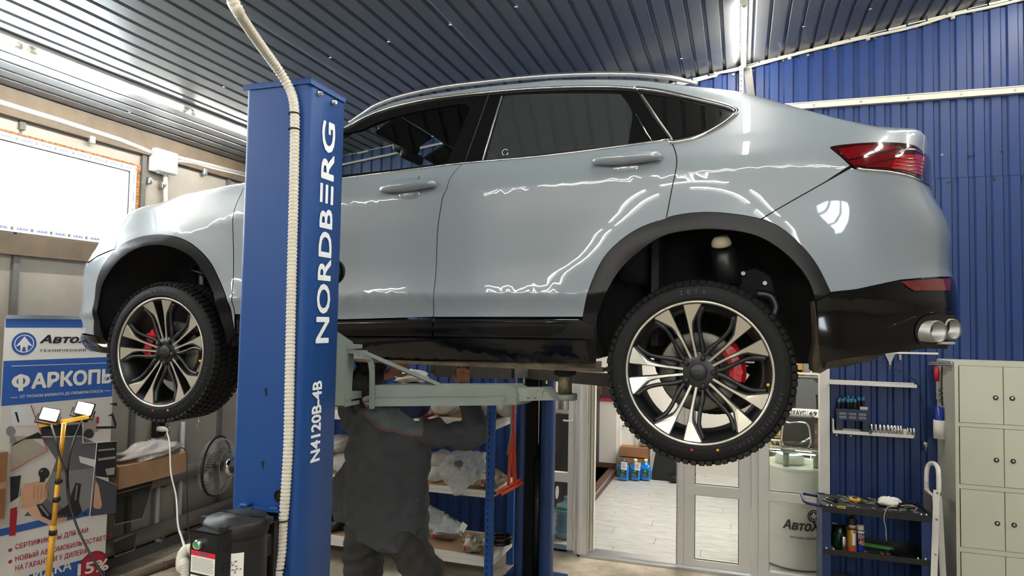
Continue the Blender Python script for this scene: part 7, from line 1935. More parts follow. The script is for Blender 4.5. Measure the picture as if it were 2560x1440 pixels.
# flood light on a yellow tripod pole
fY = 3.05
fl_t = thing('work_light', 'yellow tripod work light with two glowing heads before the banner', 'lamp', (-3.9, fY, 0))
T0, T1 = P(160, 1058, Y=fY), P(118, 1470, Y=fY)
def onp(t): return T0.lerp(T1, t)
mb = MB(); mb.cyl(onp(0), onp(.35), .0115, 14); mb.cyl(onp(.35), onp(.62), .0135, 14); mb.cyl(onp(.62), onp(1.0), .0165, 14); mb.build('pole', 'yellow', fl_t)
bot = Vector((onp(1).x - .05, fY, 0)); 
mb = MB(); mb.cyl(onp(1.0), onp(1.0) + (T1 - T0).normalized() * .35, .018, 12)
for a in (.4, 2.5, 4.6): mb.cyl(onp(1.0) + (T1 - T0).normalized() * .05, Vector((onp(1).x + .5 * math.cos(a), fY + .5 * math.sin(a), .01)), .011, 8)
mb.build('tripod', 'yellow', fl_t)
for t_, w in ((.35, .02), (.46, .019), (.66, .021)):
    mb = MB(); d = (T1 - T0).normalized(); mb.cyl(onp(t_) - d * .012, onp(t_) + d * .018, w if t_ != .35 else .016, 14); mb.rbox(onp(t_) + Vector((.018, 0, 0)), (.02, .018, .02), .005); mb.build('clamp', 'matt_black', fl_t)
a, b = P(97, 1064, Y=fY - .02), P(222, 1042, Y=fY + .16)
mb = MB(); mb.bar(a, b, .022, .022); mb.build('cross_bar', 'yellow', fl_t)
for q in ((124, 1036, fY - .01), (211, 1021, fY + .14)):
    c = P(*q[:2], Y=q[2]); M_ = axM(c, (.72, -.6, .22)); hd_ = MB(); hd_.rbox((0, 0, -.028), (.105, .085, .045), .01); hd_.v = [tuple(M_ @ Vector(v)) for v in hd_.v]; h_ = hd_.build('head', 'satin_black', fl_t)
    g = MB(); g.rbox((0, 0, -.001), (.085, .066, .008), .003); g.v = [tuple(M_ @ Vector(v)) for v in g.v]; g.build('lens', 'flood_light', h_)
    f_ = MB(); f_.tube([M_ @ Vector((-.06, 0, -.03)), M_ @ Vector((-.062, -.055, -.03)), M_ @ Vector((.062, -.055, -.03)), M_ @ Vector((.06, 0, -.03))], .004, 6); f_.build('yoke', 'satin_black', h_)
mb = MB()
mb.tube(smooth_path([P(128, 1062, Y=fY), P(140, 1105, Y=fY - .03), P(152, 1148, Y=fY - .03), P(166, 1185, Y=fY - .03), P(170, 1240, Y=fY - .03), P(190, 1310, Y=fY - .05), P(215, 1365, Y=fY - .08), P(240, 1410, Y=fY - .1), P(275, 1470, Y=fY - .12)], 5), .0065, 8)
mb.tube(smooth_path([P(206, 1050, Y=fY + .13), P(190, 1085, Y=fY + .08), P(174, 1140, Y=fY), P(169, 1200, Y=fY - .02), P(178, 1270, Y=fY - .03)], 5), .0055, 8); mb.build('cable', 'matt_black', fl_t)
# desk fan by the wall
fc_ = Vector((-3.72, 4.18, P(545, 1165, Y=4.18).z)); fc_.x = P(545, 1165, Y=4.18).x
fdv = Vector((-.95, -.25, 0)).normalized(); FM = axM(fc_, fdv, (0, 0, 1))
fan = thing('stand_fan', 'wire-guarded stand fan by the wall left of the blue post', 'fan', (fc_.x, fc_.y, 0))
mb = MB(); R_ = .215
for k in range(60):
    a = 2 * PI * k / 60; pr = [(.05, .085), (.12, .082), (.185, .06), (.208, .02)]
    mb.tube([FM @ Vector((r * math.cos(a + .12 * i), r * math.sin(a + .12 * i), z)) for i, (r, z) in enumerate(pr)], .0012, 4)
    pr = [(.208, 0), (.19, -.045), (.12, -.07), (.06, -.075)]
    mb.tube([FM @ Vector((r * math.cos(a), r * math.sin(a), z)) for (r, z) in pr], .0012, 4)
stuff(mb.build('guard_wire', 'galv', fan))
mb = MB(); mb.tube([FM @ Vector((R_ * math.cos(a), R_ * math.sin(a), .01)) for a in np.linspace(0, 2 * PI, 49)[:-1]], .011, 8, closed=True); mb.build('guard_rim', 'satin_black', fan)
mb = MB()
for (r, z) in ((.06, -.075), (.12, -.07), (.05, .085)): mb.tube([FM @ Vector((r * math.cos(a), r * math.sin(a), z)) for a in np.linspace(0, 2 * PI, 33)[:-1]], .002, 5, closed=True)
mb.build('guard_ring', 'galv', fan)
MT['blade_clear'] = mat('blade_clear', (120, 118, 112), .2, alpha=.6)
for k in range(3):
    a0 = 2 * PI * k / 3 + .4; mb = MB(); vs = []; n = 8
    for i in range(n + 1):
        a = a0 + 1.3 * i / n
        for r in (.035, .11, .175 - .05 * (i / n - .5) ** 2 * 4): vs.append(FM @ Vector((r * math.cos(a), r * math.sin(a), .02 - .05 * i / n)))
    mb.add(vs, [(3 * i + j, 3 * i + j + 1, 3 * i + j + 4, 3 * i + j + 3) for i in range(n) for j in range(2)], None, True); mb.build('blade', 'blade_clear', fan)
mb = MB(); mb.lathe([(0, .03), (.03, .028), (.038, 0), (.038, -.03)], 18, FM); mb.build('hub', 'satin_black', fan)
mb = MB(); mb.lathe([(.055, -.07), (.062, -.085), (.062, -.1), (.05, -.11)], 24, FM); mb.build('motor_ring', 'chrome', fan)
mb = MB(); mb.lathe([(.05, -.1), (.052, -.17), (.035, -.21), (0, -.215)], 20, FM); mb.build('motor', 'satin_black', fan)
mb = MB(); q = FM @ Vector((0, 0, -.14)); mb.cyl(q, Vector((q.x, q.y, .03)), .014, 12); mb.build('pole', 'satin_black', fan)
mb = MB(); mb.lathe([(0, .03), (.03, .035), (.2, .015), (.21, 0), (0, 0)], 30, Matrix.Translation((q.x, q.y, 0))); mb.build('base', 'satin_black', fan)

# ------------------------------------------------------------------ right side: lockers, ladder, tool wall, trolley
KY = 5.65; KX = 1.454; KZ = P(2386, 905, Y=KY).z
lk = thing('locker_cabinet', 'tall cream steel locker cabinet at the blue wall', 'cabinet', (KX + .6, KY + .24, 0))
KW = 1.15
mb = MB(); mb.bbox((KX, KY + .018, .0), (KX + KW, 6.12, KZ)); mb.bbox((KX - .002, KY, KZ - .022), (KX + KW + .002, 6.12, KZ + .002)); mb.build('body', 'cabinet', lk)
doorX = [P(2398, 1000, Y=KY).x, P(2508.5, 1000, Y=KY).x]; dw = doorX[1] - doorX[0]
rowsZ = [(914, 1055), (1067, 1209), (1222, 1366), (1380, 1524)]
mb = MB(); mb.bbox((KX, KY, 0), (doorX[0] - .004, KY + .02, KZ - .02)); mb.bbox((doorX[0] + 4 * dw + .004, KY, 0), (KX + KW, KY + .02, KZ - .02)); prevz = KZ - .022
for (a, b) in rowsZ:
    z1, z0 = P(2400, a, Y=KY).z, P(2400, b, Y=KY).z
    mb.bbox((doorX[0] - .004, KY, z1 + .003), (doorX[0] + 4 * dw + .004, KY + .02, prevz)); prevz = z0 - .003
mb.bbox((doorX[0] - .004, KY, 0), (doorX[0] + 4 * dw + .004, KY + .02, prevz)); mb.build('face_frame', 'cabinet', lk)
mb = MB(); mb.bbox((doorX[0] - .003, KY + .012, .1), (doorX[0] + 4 * dw, KY + .016, KZ - .03)); mb.build('recess', 'deep_black', lk)
MT['badge_black'] = MT['satin_black']
for c_i in range(4):
    for (a, b) in rowsZ:
        z1, z0 = P(2400, a, Y=KY).z, P(2400, b, Y=KY).z; x0 = doorX[0] + c_i * dw; x1 = x0 + dw
        mb = MB(); mb.bbox((x0 + .0025, KY - .001, z0), (x1 - .0025, KY + .014, z1)); dr = mb.build('door', 'cabinet', lk)
        kx = x1 - .047 if c_i % 2 == 0 else x0 + .052; kz = z0 + (z1 - z0) * .46
        mb = MB(); mb.lathe([(.0165, 0), (.0165, .004), (.012, .006), (.0085, .006)], 18, axM((kx, KY - .001, kz), (0, -1, 0))); lo = mb.build('lock', 'matt_black', dr)
        mb = MB(); mb.lathe([(.0085, .0), (.0085, .0085), (0, .0085)], 14, axM((kx, KY - .001, kz), (0, -1, 0))); mb.build('lock_core', 'chrome', dr)
# things hung on the locker's side
hx = KX - .004
p = P(2360, 909, X=hx - .03)
hb = thing('tool_hanger', 'chrome coil of chain along the locker top edge', 'hanger', tuple(p)); mb = MB()
A_, B_ = P(2330, 909, Y=6.08), P(2384, 910, Y=5.68)
for k in range(46):
    c = A_.lerp(B_, k / 45); mb.tube([c + Vector((-.012 + .013 * math.cos(a), 0, .013 * math.sin(a))) for a in np.linspace(0, 2 * PI, 9)[:-1]], .003, 4, closed=True)
stuff(mb.build('coil', 'chrome', hb))
mb = MB(); mb.cyl(A_ + Vector((-.012, 0, 0)), B_ + Vector((-.012, 0, 0)), .005, 6); mb.build('rod', 'chrome', hb)
p = P(2341, 935, Y=5.98); t = thing('file_tool', 'red-handled tool hanging beside the locker', 'tool', tuple(p)); mb = MB(); mb.tube([p + Vector((0, 0, .055)), p + Vector((.002, 0, 0)), p + Vector((.004, 0, -.055))], [.016, .02, .015], 10); mb.build('handle', 'red', t)
mb = MB(); mb.bar(p + Vector((.004, 0, -.055)), p + Vector((.006, 0, -.19)), .016, .006); mb.build('blade', 'dull_steel', t)
p = P(2350, 950, Y=5.95); mb = MB(); mb.tube([P(2355, 915, Y=5.95), P(2353, 980, Y=5.95), P(2356, 1015, Y=5.95)], .004, 6); mb.tube([P(2352, 970, Y=5.95) + Vector((.012 * math.cos(a), .01 * math.sin(a), -.006 * a)) for a in np.linspace(0, 20, 60)], .003, 5)
tag(mb.build('coiled_cable', 'matt_black'), 'thin coiled black cable beside the red-handled tool', 'cable')
p0_, p1_ = P(2350, 1018, Y=5.93), P(2349, 1096, Y=5.93); rw = .033
t = thing('bottle_holder', 'white holder with blue bottle fixed to the locker side', 'holder', tuple(p1_)); m_ = P(2350, 1050, Y=5.93)
mb = MB(); mb.lathe([(0, p1_.z), (rw + .008, p1_.z), (rw + .008, m_.z), (rw + .003, m_.z)], 20, Matrix.Translation((p1_.x, p1_.y, 0))); mb.build('sleeve', 'white_pvc', t)
mb = MB(); mb.lathe([(rw, m_.z - .05), (rw - .002, p0_.z), (0, p0_.z + .005)], 20, Matrix.Translation((p1_.x, p1_.y, 0))); mb.build('bottle', 'blue_can', t)
# folded step ladder
ld = thing('step_ladder', 'folded white step ladder leaning between trolley and locker', 'ladder', (P(2345, 1400, Y=5.6).x, 5.6, 0))
mb = MB(); mb.tube(smooth_path([P(2317, 1258, Y=5.75), P(2316, 1190, Y=5.75), P(2320, 1165, Y=5.75), P(2330, 1158, Y=5.72), P(2340, 1163, Y=5.66), P(2346, 1180, Y=5.6), P(2347, 1230, Y=5.58)], 5), .016, 8); mb.build('hand_rail', 'white_paint', ld)
for (a, b, w) in (((2342, 1225, 5.58), (2334, 1475, 5.45), .038), ((2347, 1240, 5.62), (2360, 1475, 5.62), .034), ((2317, 1220, 5.78), (2312, 1475, 5.72), .03)):
    mb = MB(); mb.bar(P(a[0], a[1], Y=a[2]), P(b[0], b[1], Y=b[2]), w, .018, up=(.5, 1, 0)); mb.build('side_rail', 'white_paint', ld)
mb = MB(); mb.tube([P(2313, 1222, Y=5.7), P(2334, 1240, Y=5.6), P(2337, 1275, Y=5.58)], .011, 8); mb.build('step_edge', 'white_paint', ld)
mb = MB(); face_solid(mb, [P(2313, 1228, Y=5.69), P(2330, 1243, Y=5.61), P(2330, 1300, Y=5.6), P(2311, 1290, Y=5.68)], .02, (0, 1, 0)); mb.build('step_board', 'steel_dark', ld)
mb = MB()
for q in ((2343, 1232, 5.565), (2341, 1298, 5.53), (2338, 1386, 5.49), (2320, 1208, 5.74)): p = P(q[0], q[1], Y=q[2]); mb.cyl(p, p + Vector((0, -.012, 0)), .007, 8)
mb.build('rivet', 'dull_steel', ld)

# tool shelves on the blue wall
SYd = BY - .02
def angle_shelf(q0, q1, depth, label, end=False):
    a, b = P(q0[0], q0[1], Y=SYd - depth), P(q1[0], q1[1], Y=SYd - depth); z = (a.z + b.z) / 2
    t = thing('wall_shelf', label, 'shelf', ((a.x + b.x) / 2, SYd - depth / 2, z)); mb = MB()
    mb.bbox((a.x, SYd - depth, z - .03), (b.x, SYd - depth + .004, z - .004)); mb.bbox((a.x, SYd - depth, z - .03), (b.x, SYd, z - .026)); mb.bbox((a.x, SYd - .003, z - .03), (b.x, SYd, z + .0)); mb.build('tray', 'white_paint', t)
    if end: mb = MB(); mb.bbox((a.x - .003, SYd - depth, z - .03), (a.x + .003, SYd, z + .08)); mb.build('end_plate', 'white_paint', t)
    return t, a, b, z
s1, a1, b1, z1 = angle_shelf((2074, 950), (2292, 961), .1, 'upper narrow white shelf on the blue wall, nearly empty')
s2, a2, b2, z2 = angle_shelf((2084, 1074), (2284, 1086), .1, 'lower narrow white shelf on the blue wall holding sockets and bits', True)
p = P(2176, 1079, Y=SYd - .1); mb = MB(); mb.cyl((p.x, SYd - .1, z2 - .008), (p.x, SYd - .106, z2 - .008), .011, 12); mb.build('plug', 'steel_dark', s2)
mb = MB(); mb.cyl((a1.x + .05, SYd - .05, z1 - .018), (b1.x - .02, SYd - .05, z1 - .018 + .006), .008, 8); tag(mb.build('steel_rod', 'galv'), 'steel rod lying in the upper narrow shelf', 'rod')
# screwdriver stand
px0, px1 = P(2091, 1060, Y=SYd - .09).x, P(2173, 1060, Y=SYd - .09).x; w = px1 - px0
ss = thing('screwdriver_stand', 'blue-black screwdriver and bit stand on the lower shelf', 'tool rack', ((px0 + px1) / 2, SYd - .06, z2 - .026)); zt_ = P(2130, 1023, Y=SYd - .09).z; zl = P(2130, 1052, Y=SYd - .09).z
MT['stand_dark'] = mat('stand_dark', (22, 32, 58), .4)
mb = MB(); mb.bbox((px0, SYd - .09, zl), (px1, SYd - .01, zt_)); mb.bbox((px0, SYd - .09, z2 - .026), (px0 + .045, SYd - .01, zl)); mb.bbox((px1 - .045, SYd - .09, z2 - .026), (px1, SYd - .01, zl)); mb.build('frame', 'stand_dark', ss)
for k in range(3):
    x0 = px0 + w * (.07 + .30 * k); x1 = x0 + w * .27; mb = MB()
    for (a, b, c, d) in ((x0, x1, zl + .008, zl + .011), (x0, x1, zt_ - .011, zt_ - .008), (x0, x0 + .003, zl + .008, zt_ - .008), (x1 - .003, x1, zl + .008, zt_ - .008)): mb.bbox((a, SYd - .0925, c), (b, SYd - .09, d))
    bt_ = mb.build('bit_frame', 'blue_plastic', ss); mb = MB()
    for r in range(2):
        for j in range(9): mb.bbox((x0 + .006 + j * (x1 - x0 - .012) / 9, SYd - .092, zl + .016 + r * .028), (x0 + .009 + j * (x1 - x0 - .012) / 9, SYd - .09, zl + .036 + r * .028))
    stuff(mb.build('bit', 'dull_steel', bt_))
mb = MB(); q = P(2150, 1021, Y=SYd - .09); mb.bbox((q.x, SYd - .09, zt_), (q.x + .055, SYd - .07, zt_ + .022)); mb.build('bit_block', 'conduit_grey', ss)
ROWN = {}
for px, py, y_, lean in ((2098, 999, .075, 0), (2107, 998, .07, 0), (2120, 999, .075, 0), (2128, 998, .072, 0), (2137, 999, .075, 0), (2100, 995, .035, 0), (2111, 994, .03, 0), (2121, 991, .03, 0), (2132, 991, .03, 0), (2147, 993, .05, .1), (2158, 993, .05, .1)):
    p = P(px, py, Y=SYd - y_); h = p.z - zt_
    t = thing('screwdriver', ('black and teal screwdriver in the stand, %s row' % ('front' if y_ > .06 else 'rear' if y_ < .04 else 'loose right')), 'screwdriver', (p.x, SYd - y_, zt_), 'screwdrivers in the blue-black stand')
    rown = 'front row' if y_ > .06 else 'rear row' if y_ < .04 else 'loose pair'; rowk = ROWN[rown] = ROWN.get(rown, -1) + 1
    t['label'] = 'teal-tipped screwdriver in the %s of the stand, %s from the corner post' % (rown, ORD[rowk])
    mb = MB(); mb.lathe([(.006, zt_ + .001), (.011, zt_ + .012), (.010, zt_ + h * .5), (.0125, zt_ + h * .75)], 10, Matrix.Translation((p.x, SYd - y_, 0))); mb.build('handle', 'matt_black', t)
    mb = MB(); mb.lathe([(.0125, zt_ + h * .72), (.0135, zt_ + h * .95), (.008, zt_ + h * 1.05), (0, zt_ + h * 1.06)], 10, Matrix.Translation((p.x, SYd - y_, 0))); mb.build('handle_end', 'teal_plastic', t)
# sockets in a row
for i, px in enumerate((2180, 2191, 2202, 2212, 2222, 2231, 2239, 2246, 2254, 2270, 2278, 2286)):
    h = .082 if i < 9 else .07; r_ = .0115 if i < 9 else .009; p = P(px, 1070, Y=SYd - .075); zb_ = z2 - .025
    mb = MB(); M_ = Matrix.Translation((p.x, SYd - .075, zb_)) @ Matrix.Rotation(-.07, 4, 'Y'); mb.lathe([(r_ * .8, 0), (r_ * .82, h * .45), (r_, h * .5), (r_, h), (r_ * .8, h), (r_ * .75, h * .7)], 14, M_)
    tag(mb.build('socket', 'chrome'), 'chrome socket on the lower shelf, %s in the row from the screwdriver stand' % ORD[i], 'socket', 'chrome sockets on the lower shelf')
mb = MB(); p = P(2262, 1070, Y=SYd - .075); mb.rbox((p.x, SYd - .07, z2 + .005), (.024, .03, .06), .004); tag(mb.build('small_box', 'conduit'), 'small pale box between the chrome sockets', 'box')
mb = MB()
for px, py in ((2091, 1087), (2126, 1089), (2096, 957)): p = P(px, py, Y=SYd - .02); mb.cyl(p, p + Vector((0, -.02, 0)), .006, 8)
stuff(mb.build('screw', 'chrome', wb))
# top bar with hooks, drip bracket, cable with metal plug
t = thing('hook_bar', 'thin white bar on the blue wall under the bumper', 'bar', tuple(P(2260, 884, Y=SYd - .05))); a, b = P(2150, 880, Y=SYd - .05), P(2345, 884, Y=SYd - .05); mb = MB(); mb.bar(a, b, .02, .014); mb.build('bar', 'white_paint', t)
for px in (2178, 2250): p = P(px, 893, Y=SYd - .03); MB().rbox(p, (.022, .03, .05), .004).build('bracket', 'galv', t)
mb = MB(); face_solid(mb, [P(2212, 884, Y=SYd - .06), P(2222, 905, Y=SYd - .06), P(2225, 924, Y=SYd - .06), P(2229, 905, Y=SYd - .06), P(2236, 888, Y=SYd - .06), P(2243, 883, Y=SYd - .06)], .02, (0, 1, 0)); tag(mb.build('pointed_bracket', 'galv'), 'pointed grey bracket hanging from the thin white bar', 'bracket')
c = thing('hanging_cable', 'thin black cable crossing the upper shelf to a metal plug', 'cable', tuple(P(2300, 1000, Y=SYd - .06)))
mb = MB(); mb.tube(smooth_path([P(2165, 885, Y=SYd - .08), P(2210, 908, Y=SYd - .1), P(2250, 928, Y=SYd - .11), P(2288, 952, Y=SYd - .115), P(2303, 985, Y=SYd - .08), P(2308, 1050, Y=SYd - .06), P(2311, 1102, Y=SYd - .06)], 6), .0035, 6); mb.build('cord', 'matt_black', c)
p = P(2313, 1116, Y=SYd - .06); mb = MB(); mb.lathe([(0, .035), (.018, .034), (.018, .0), (.013, -.002), (.013, -.034), (0, -.035)], 14, Matrix.Translation(p)); mb.build('plug', 'chrome', c)

# tool trolley
TY = 5.50; TD = .38
tr = thing('tool_trolley', 'blue steel tool trolley with black trays in front of the blue wall', 'trolley', (P(2190, 1300, Y=TY).x, TY + TD / 2, 0))
tx0, tx1 = P(2055, 1300, Y=TY).x, P(2327, 1300, Y=TY).x
MT['trolley_blue'] = mat('trolley_blue', (16, 46, 94), .4)
for (x0, x1) in ((tx0, tx0 + .058), (tx1 - .058, tx1)):
    zz_ = P(2062, 1262, Y=TY).z
    mb = MB(); mb.bbox((x0, TY - .002, .08), (x1, TY + .002, zz_ - .002)); mb.bbox((x0 if x0 == tx0 else x1 - .003, TY, .08), (x0 + .003 if x0 == tx0 else x1, TY + TD, zz_)); mb.build('leg', 'trolley_blue', tr)
    mb = MB(); mb.bbox((x0, TY + TD - .002, .08), (x1, TY + TD + .002, zz_)); mb.build('leg', 'trolley_blue', tr)
    for y in (TY + .05, TY + TD - .05):
        mb = MB(); xc_ = (x0 + x1) / 2; mb.cyl((xc_ - .012, y, .04), (xc_ + .012, y, .04), .04, 16); mb.build('caster', 'matt_black', tr)
def tray(zc, hh, nm):
    mb = MB(); mb.bbox((tx0 + .004, TY + .002, zc - hh), (tx1 - .004, TY + TD - .002, zc - hh + .006)); mb.bbox((tx0 + .004, TY - .004, zc - hh), (tx1 - .004, TY, zc)); mb.bbox((tx0 + .004, TY + TD - .004, zc - hh), (tx1 - .004, TY + TD, zc)); mb.bbox((tx0 + .004, TY, zc - hh), (tx0 + .008, TY + TD, zc)); mb.bbox((tx1 - .008, TY, zc - hh), (tx1 - .004, TY + TD, zc)); return mb.build(nm, 'satin_black', tr)
zt1 = P(2190, 1277, Y=TY).z; zt2 = P(2190, 1385, Y=TY).z; zt3 = P(2190, 1490, Y=TY).z
tray(zt1 + .002, .045, 'top_tray'); tray(zt2, .04, 'middle_tray'); tray(max(zt3, .16), .04, 'bottom_tray')
mb = MB(); mb.bbox((tx0 + .012, TY + .008, zt1 - .008), (tx1 - .012, TY + TD - .008, zt1 - .001)); mb.build('tray_liner', 'matt_black', tr)
mb = MB()
for q in ((2068, 1263), (2079, 1264), (2303, 1286), (2316, 1287), (2066, 1370), (2084, 1372), (2295, 1396), (2314, 1398)): p = P(q[0], q[1], Y=TY - .004); mb.sphere(p, .0085, 10, 6, (1, .6, 1))
mb.build('bolt', 'chrome', tr)
mb = MB(); mb.tube(smooth_path([(tx0, TY + .04, zt1 - .01), (tx0 - .10, TY + .05, zt1 + .0), (tx0 - .115, TY + .19, zt1 + .005), (tx0 - .10, TY + .33, zt1), (tx0, TY + .34, zt1 - .01)], 5), .012, 8); mb.build('handle', mat('handle_navy', (30, 34, 84), .5), tr)
a, b = P(2093, 1266, Y=TY - .005), P(2114, 1270, Y=TY - .005); mb = MB(); mb.rbox(((a.x + b.x) / 2, TY - .006, (a.z + b.z) / 2), (b.x - a.x, .003, .017), .0012); bg = mb.build('badge', mat('badge_yellow', (216, 204, 72), .5), tr)
mb = MB(); put_text(mb, 'SANDFY', (a.x + .004, TY - .0078, (a.z + b.z) / 2 - .005), (1, 0, 0), (0, 0, 1), b.x - a.x - .008, .010, lift=.0006, bold=.03); mb.build('lettering', 'ink_dark', bg)
# tools on the top tray
rr = random.Random(9); ztt = zt1 + .0
def TP(px, py): return P(px, py, Z=ztt + .006)
tool_spots = [(2066, 1252, 'box-end wrench lying at the trolley handle end'), (2075, 1254, 'second wrench from the trolley handle end'), (2106, 1240, 'wrench in the holder behind the black tape roll'), (2116, 1241, 'thin wrench behind the yellow tape measure'), (2125, 1240, 'chrome bit driver in the tray by the wall side'), (2142, 1240, 'chrome wrench behind the yellow tape measure, wall side'), (2153, 1243, 'chrome wrench in the middle of the top tray'), (2177, 1246, 'steel punch in the middle of the top tray'), (2120, 1254, 'steel chisel in front of the yellow tape measure'), (2184, 1262, 'steel bar left of the white gloves'), (2258, 1262, 'dark pliers right of the white gloves'), (2270, 1268, 'chrome ratchet near the right end of the top tray'), (2250, 1252, 'black ratchet behind the white gloves'), (2292, 1262, 'black socket holder at the right end of the top tray')]
for i, (px, py, lb) in enumerate(tool_spots):
    c = TP(px, py); ang = rr.uniform(1.75, 2.2) if i != 11 else 1.0; L = .07 + .03 * (i % 3); d = Vector((math.cos(ang), math.sin(ang), 0))
    c.y = min(max(c.y, TY + .06), TY + TD - .09)
    t = thing('hand_tool', lb, 'tool', tuple(c)); m_ = 'matt_black' if 'black' in lb or 'dark' in lb else 'dull_steel'
    mb = MB(); mb.bar(c - d * L * .5, c + d * L * .5, .011, .007); mb.build('shank', m_, t)
    mb = MB(); mb.lathe([(.007, -.004), (.013, -.004), (.013, .005), (.007, .005)], 12, Matrix.Translation(c + d * L * .55)); mb.build('head', m_, t)
c = TP(2079, 1250); t = thing('tape_roll', 'black tape roll on the trolley tray', 'tape', tuple(c)); mb = MB(); mb.lathe([(.022, -.004), (.04, -.004), (.042, .0), (.042, .014), (.038, .018), (.022, .018)], 26, Matrix.Translation(c)); mb.build('roll', 'satin_black', t); mb = MB(); mb.lathe([(.016, -.003), (.022, -.003), (.022, .012), (.016, .012), (.016, -.003)], 20, Matrix.Translation(c)); mb.build('core', 'green', t)
c = TP(2137, 1253); t = thing('tape_measure', 'yellow and black tape measure on the trolley tray', 'tape measure', tuple(c)); mb = MB(); mb.rbox(c + Vector((0, 0, .012)), (.075, .055, .028), .012, rz=.1); mb.build('case', 'yellow', t); mb = MB(); mb.rbox(c + Vector((0, -.006, .02)), (.04, .035, .018), .008, rz=.1); mb.build('grip', 'matt_black', t)
for px, py in ((2100, 1252), (2112, 1250), (2160, 1258), (2172, 1262), (2240, 1268)):
    pass
mb = MB()
for i in range(34):
    x = tx0 + .14 + (tx1 - tx0 - .2) * rr.random(); y = TY + .03 + rr.random() * (TD - .06); mb.rbox((x, y, ztt + .003), (rr.uniform(.02, .05), rr.uniform(.02, .06), .009), .003, rz=rr.uniform(-.5, .5))
stuff(mb.build('tool_insert', 'steel_dark', tr))
# gloves with cord
c = TP(2216, 1256); c.y = TY + .16
mb = MB(); mb.sphere(c + Vector((0, 0, .022)), .06, 18, 10, (1.0, .8, .42)); mb.sphere(c + Vector((.03, .02, .04)), .032, 12, 8, (1.2, .8, .7)); mb.sphere(c + Vector((-.045, -.01, .024)), .03, 10, 8, (1.2, .9, .7))
for a, L in ((2.7, .075), (2.3, .06), (1.5, .06), (.5, .075), (.1, .08)): mb.tube([c + Vector((0, 0, .03)), c + Vector((L * .6 * math.cos(a), L * .5 * math.sin(a), .05)), c + Vector((L * math.cos(a), L * .8 * math.sin(a), .03))], [.02, .016, .010], 8)
me = fused(mb, .005, 3, ((.02, .008, 'CLOUDS'),), 'glove'); me.materials.append(mat('glove_white', (226, 222, 210), .85)); me.transform(Matrix.Translation(-c)); g = link('work_glove', me, None, c); tag(g, 'crumpled white work gloves on the trolley tray', 'gloves')
mb = MB(); mb.tube(smooth_path([c + Vector((.04, -.05, .01)), P(2220, 1268, Y=TY - .006), P(2213, 1280, Y=TY - .012), P(2210, 1298, Y=TY - .012), P(2214, 1318, Y=TY - .012), P(2215, 1338, Y=TY - .012)], 5), .0022, 6); mb.tube(smooth_path([c + Vector((.07, -.02, .012)), c + Vector((.13, 0, .02)), c + Vector((.17, -.04, .014)), c + Vector((.15, -.08, .012))], 5), .002, 6)
cd = thing('audio_cord', 'thin cream cord hanging from the gloves over the trolley front', 'cord', tuple(c)); mb.build('cord', 'conduit', cd); p = P(2215, 1336, Y=TY - .012); mb = MB(); mb.cyl(p, p + Vector((.001, 0, -.012)), .006, 8); mb.cyl(p + Vector((.001, 0, -.012)), p + Vector((.003, 0, -.045)), .004, 8); mb.build('jack', 'dull_steel', cd)
# middle tray: cans, jar, sticks, pliers
zm_ = zt2 - .034
def can(px, r_, h, m_, label, y, capm='matt_black', cap_h=.05, nm='spray_can'):
    p = P(px, 1350, Y=y); t = thing(nm, label, 'can', (p.x, y, zm_)); M_ = Matrix.Translation((p.x, y, zm_ + .001))
    mb = MB(); mb.lathe([(0, 0), (r_ * .95, 0), (r_, .005), (r_, h), (r_ * .75, h + .012)], 24, M_); b_ = mb.build('body', m_, t)
    if cap_h: mb = MB(); mb.lathe([(r_ * .96, h + .004), (r_ * .96, h + cap_h), (r_ * .86, h + cap_h + .006), (0, h + cap_h + .006)], 22, M_); mb.build('cap', capm, t)
    return t, b_, p, M_
t, b_, p, M_ = can(2129, .0325, P(2129, 1318, Y=5.60).z - zm_, 'gold_can', 'gold spray can with black cap on the middle tray', 5.60, cap_h=P(2129, 1296, Y=5.60).z - P(2129, 1318, Y=5.60).z)
def wrapc(b_, p, y, r_, u0, u1, z0, z1, m_, nm):
    mb = MB(); vs = []; n = 8
    for i in range(n + 1):
        a = -PI / 2 + .25 + u0 + (u1 - u0) * i / n
        for z in (z0, z1): vs.append((p.x + (r_ + .0006) * math.cos(a), y + (r_ + .0006) * math.sin(a), z))
    mb.add(vs, [(2 * i, 2 * i + 2, 2 * i + 3, 2 * i + 1) for i in range(n)]); return mb.build(nm, m_, b_)
hz_ = P(2129, 1318, Y=5.60).z - zm_
wrapc(b_, p, 5.60, .0325, -.2, .5, zm_ + hz_ * .32, zm_ + hz_ * .8, 'label_white', 'sticker'); wrapc(b_, p, 5.60, .0325, -1.3, 1.3, zm_ + .006, zm_ + hz_ * .24, 'orange_red', 'band'); wrapc(b_, p, 5.60, .0325, -1.3, 1.3, zm_ + hz_ * .93, zm_ + hz_ * 1.0, 'matt_black', 'band')
def can_text(s, b_, p, y, r_, u0, u1, z0, z1, m_):
    vs, fs = text_mesh(s, bold=.03); x0, x1 = min(v[0] for v in vs), max(v[0] for v in vs); y0, y1 = min(v[1] for v in vs), max(v[1] for v in vs); mb = MB()
    q = []
    for v in vs: a = -PI / 2 + .25 + u0 + (u1 - u0) * (v[0] - x0) / (x1 - x0); r9 = r_ + .001 + v[2] * LAYER; q.append((p.x + r9 * math.cos(a), y + r9 * math.sin(a), z0 + (z1 - z0) * (v[1] - y0) / (y1 - y0)))
    mb.add(q, fs); return mb.build('lettering', m_, b_)
can_text('XTRAY', b_, p, 5.60, .0325, -.95, .75, zm_ + hz_ + .008, zm_ + hz_ + .022, 'label_white')
h2 = P(2150, 1325, Y=5.62).z - zm_
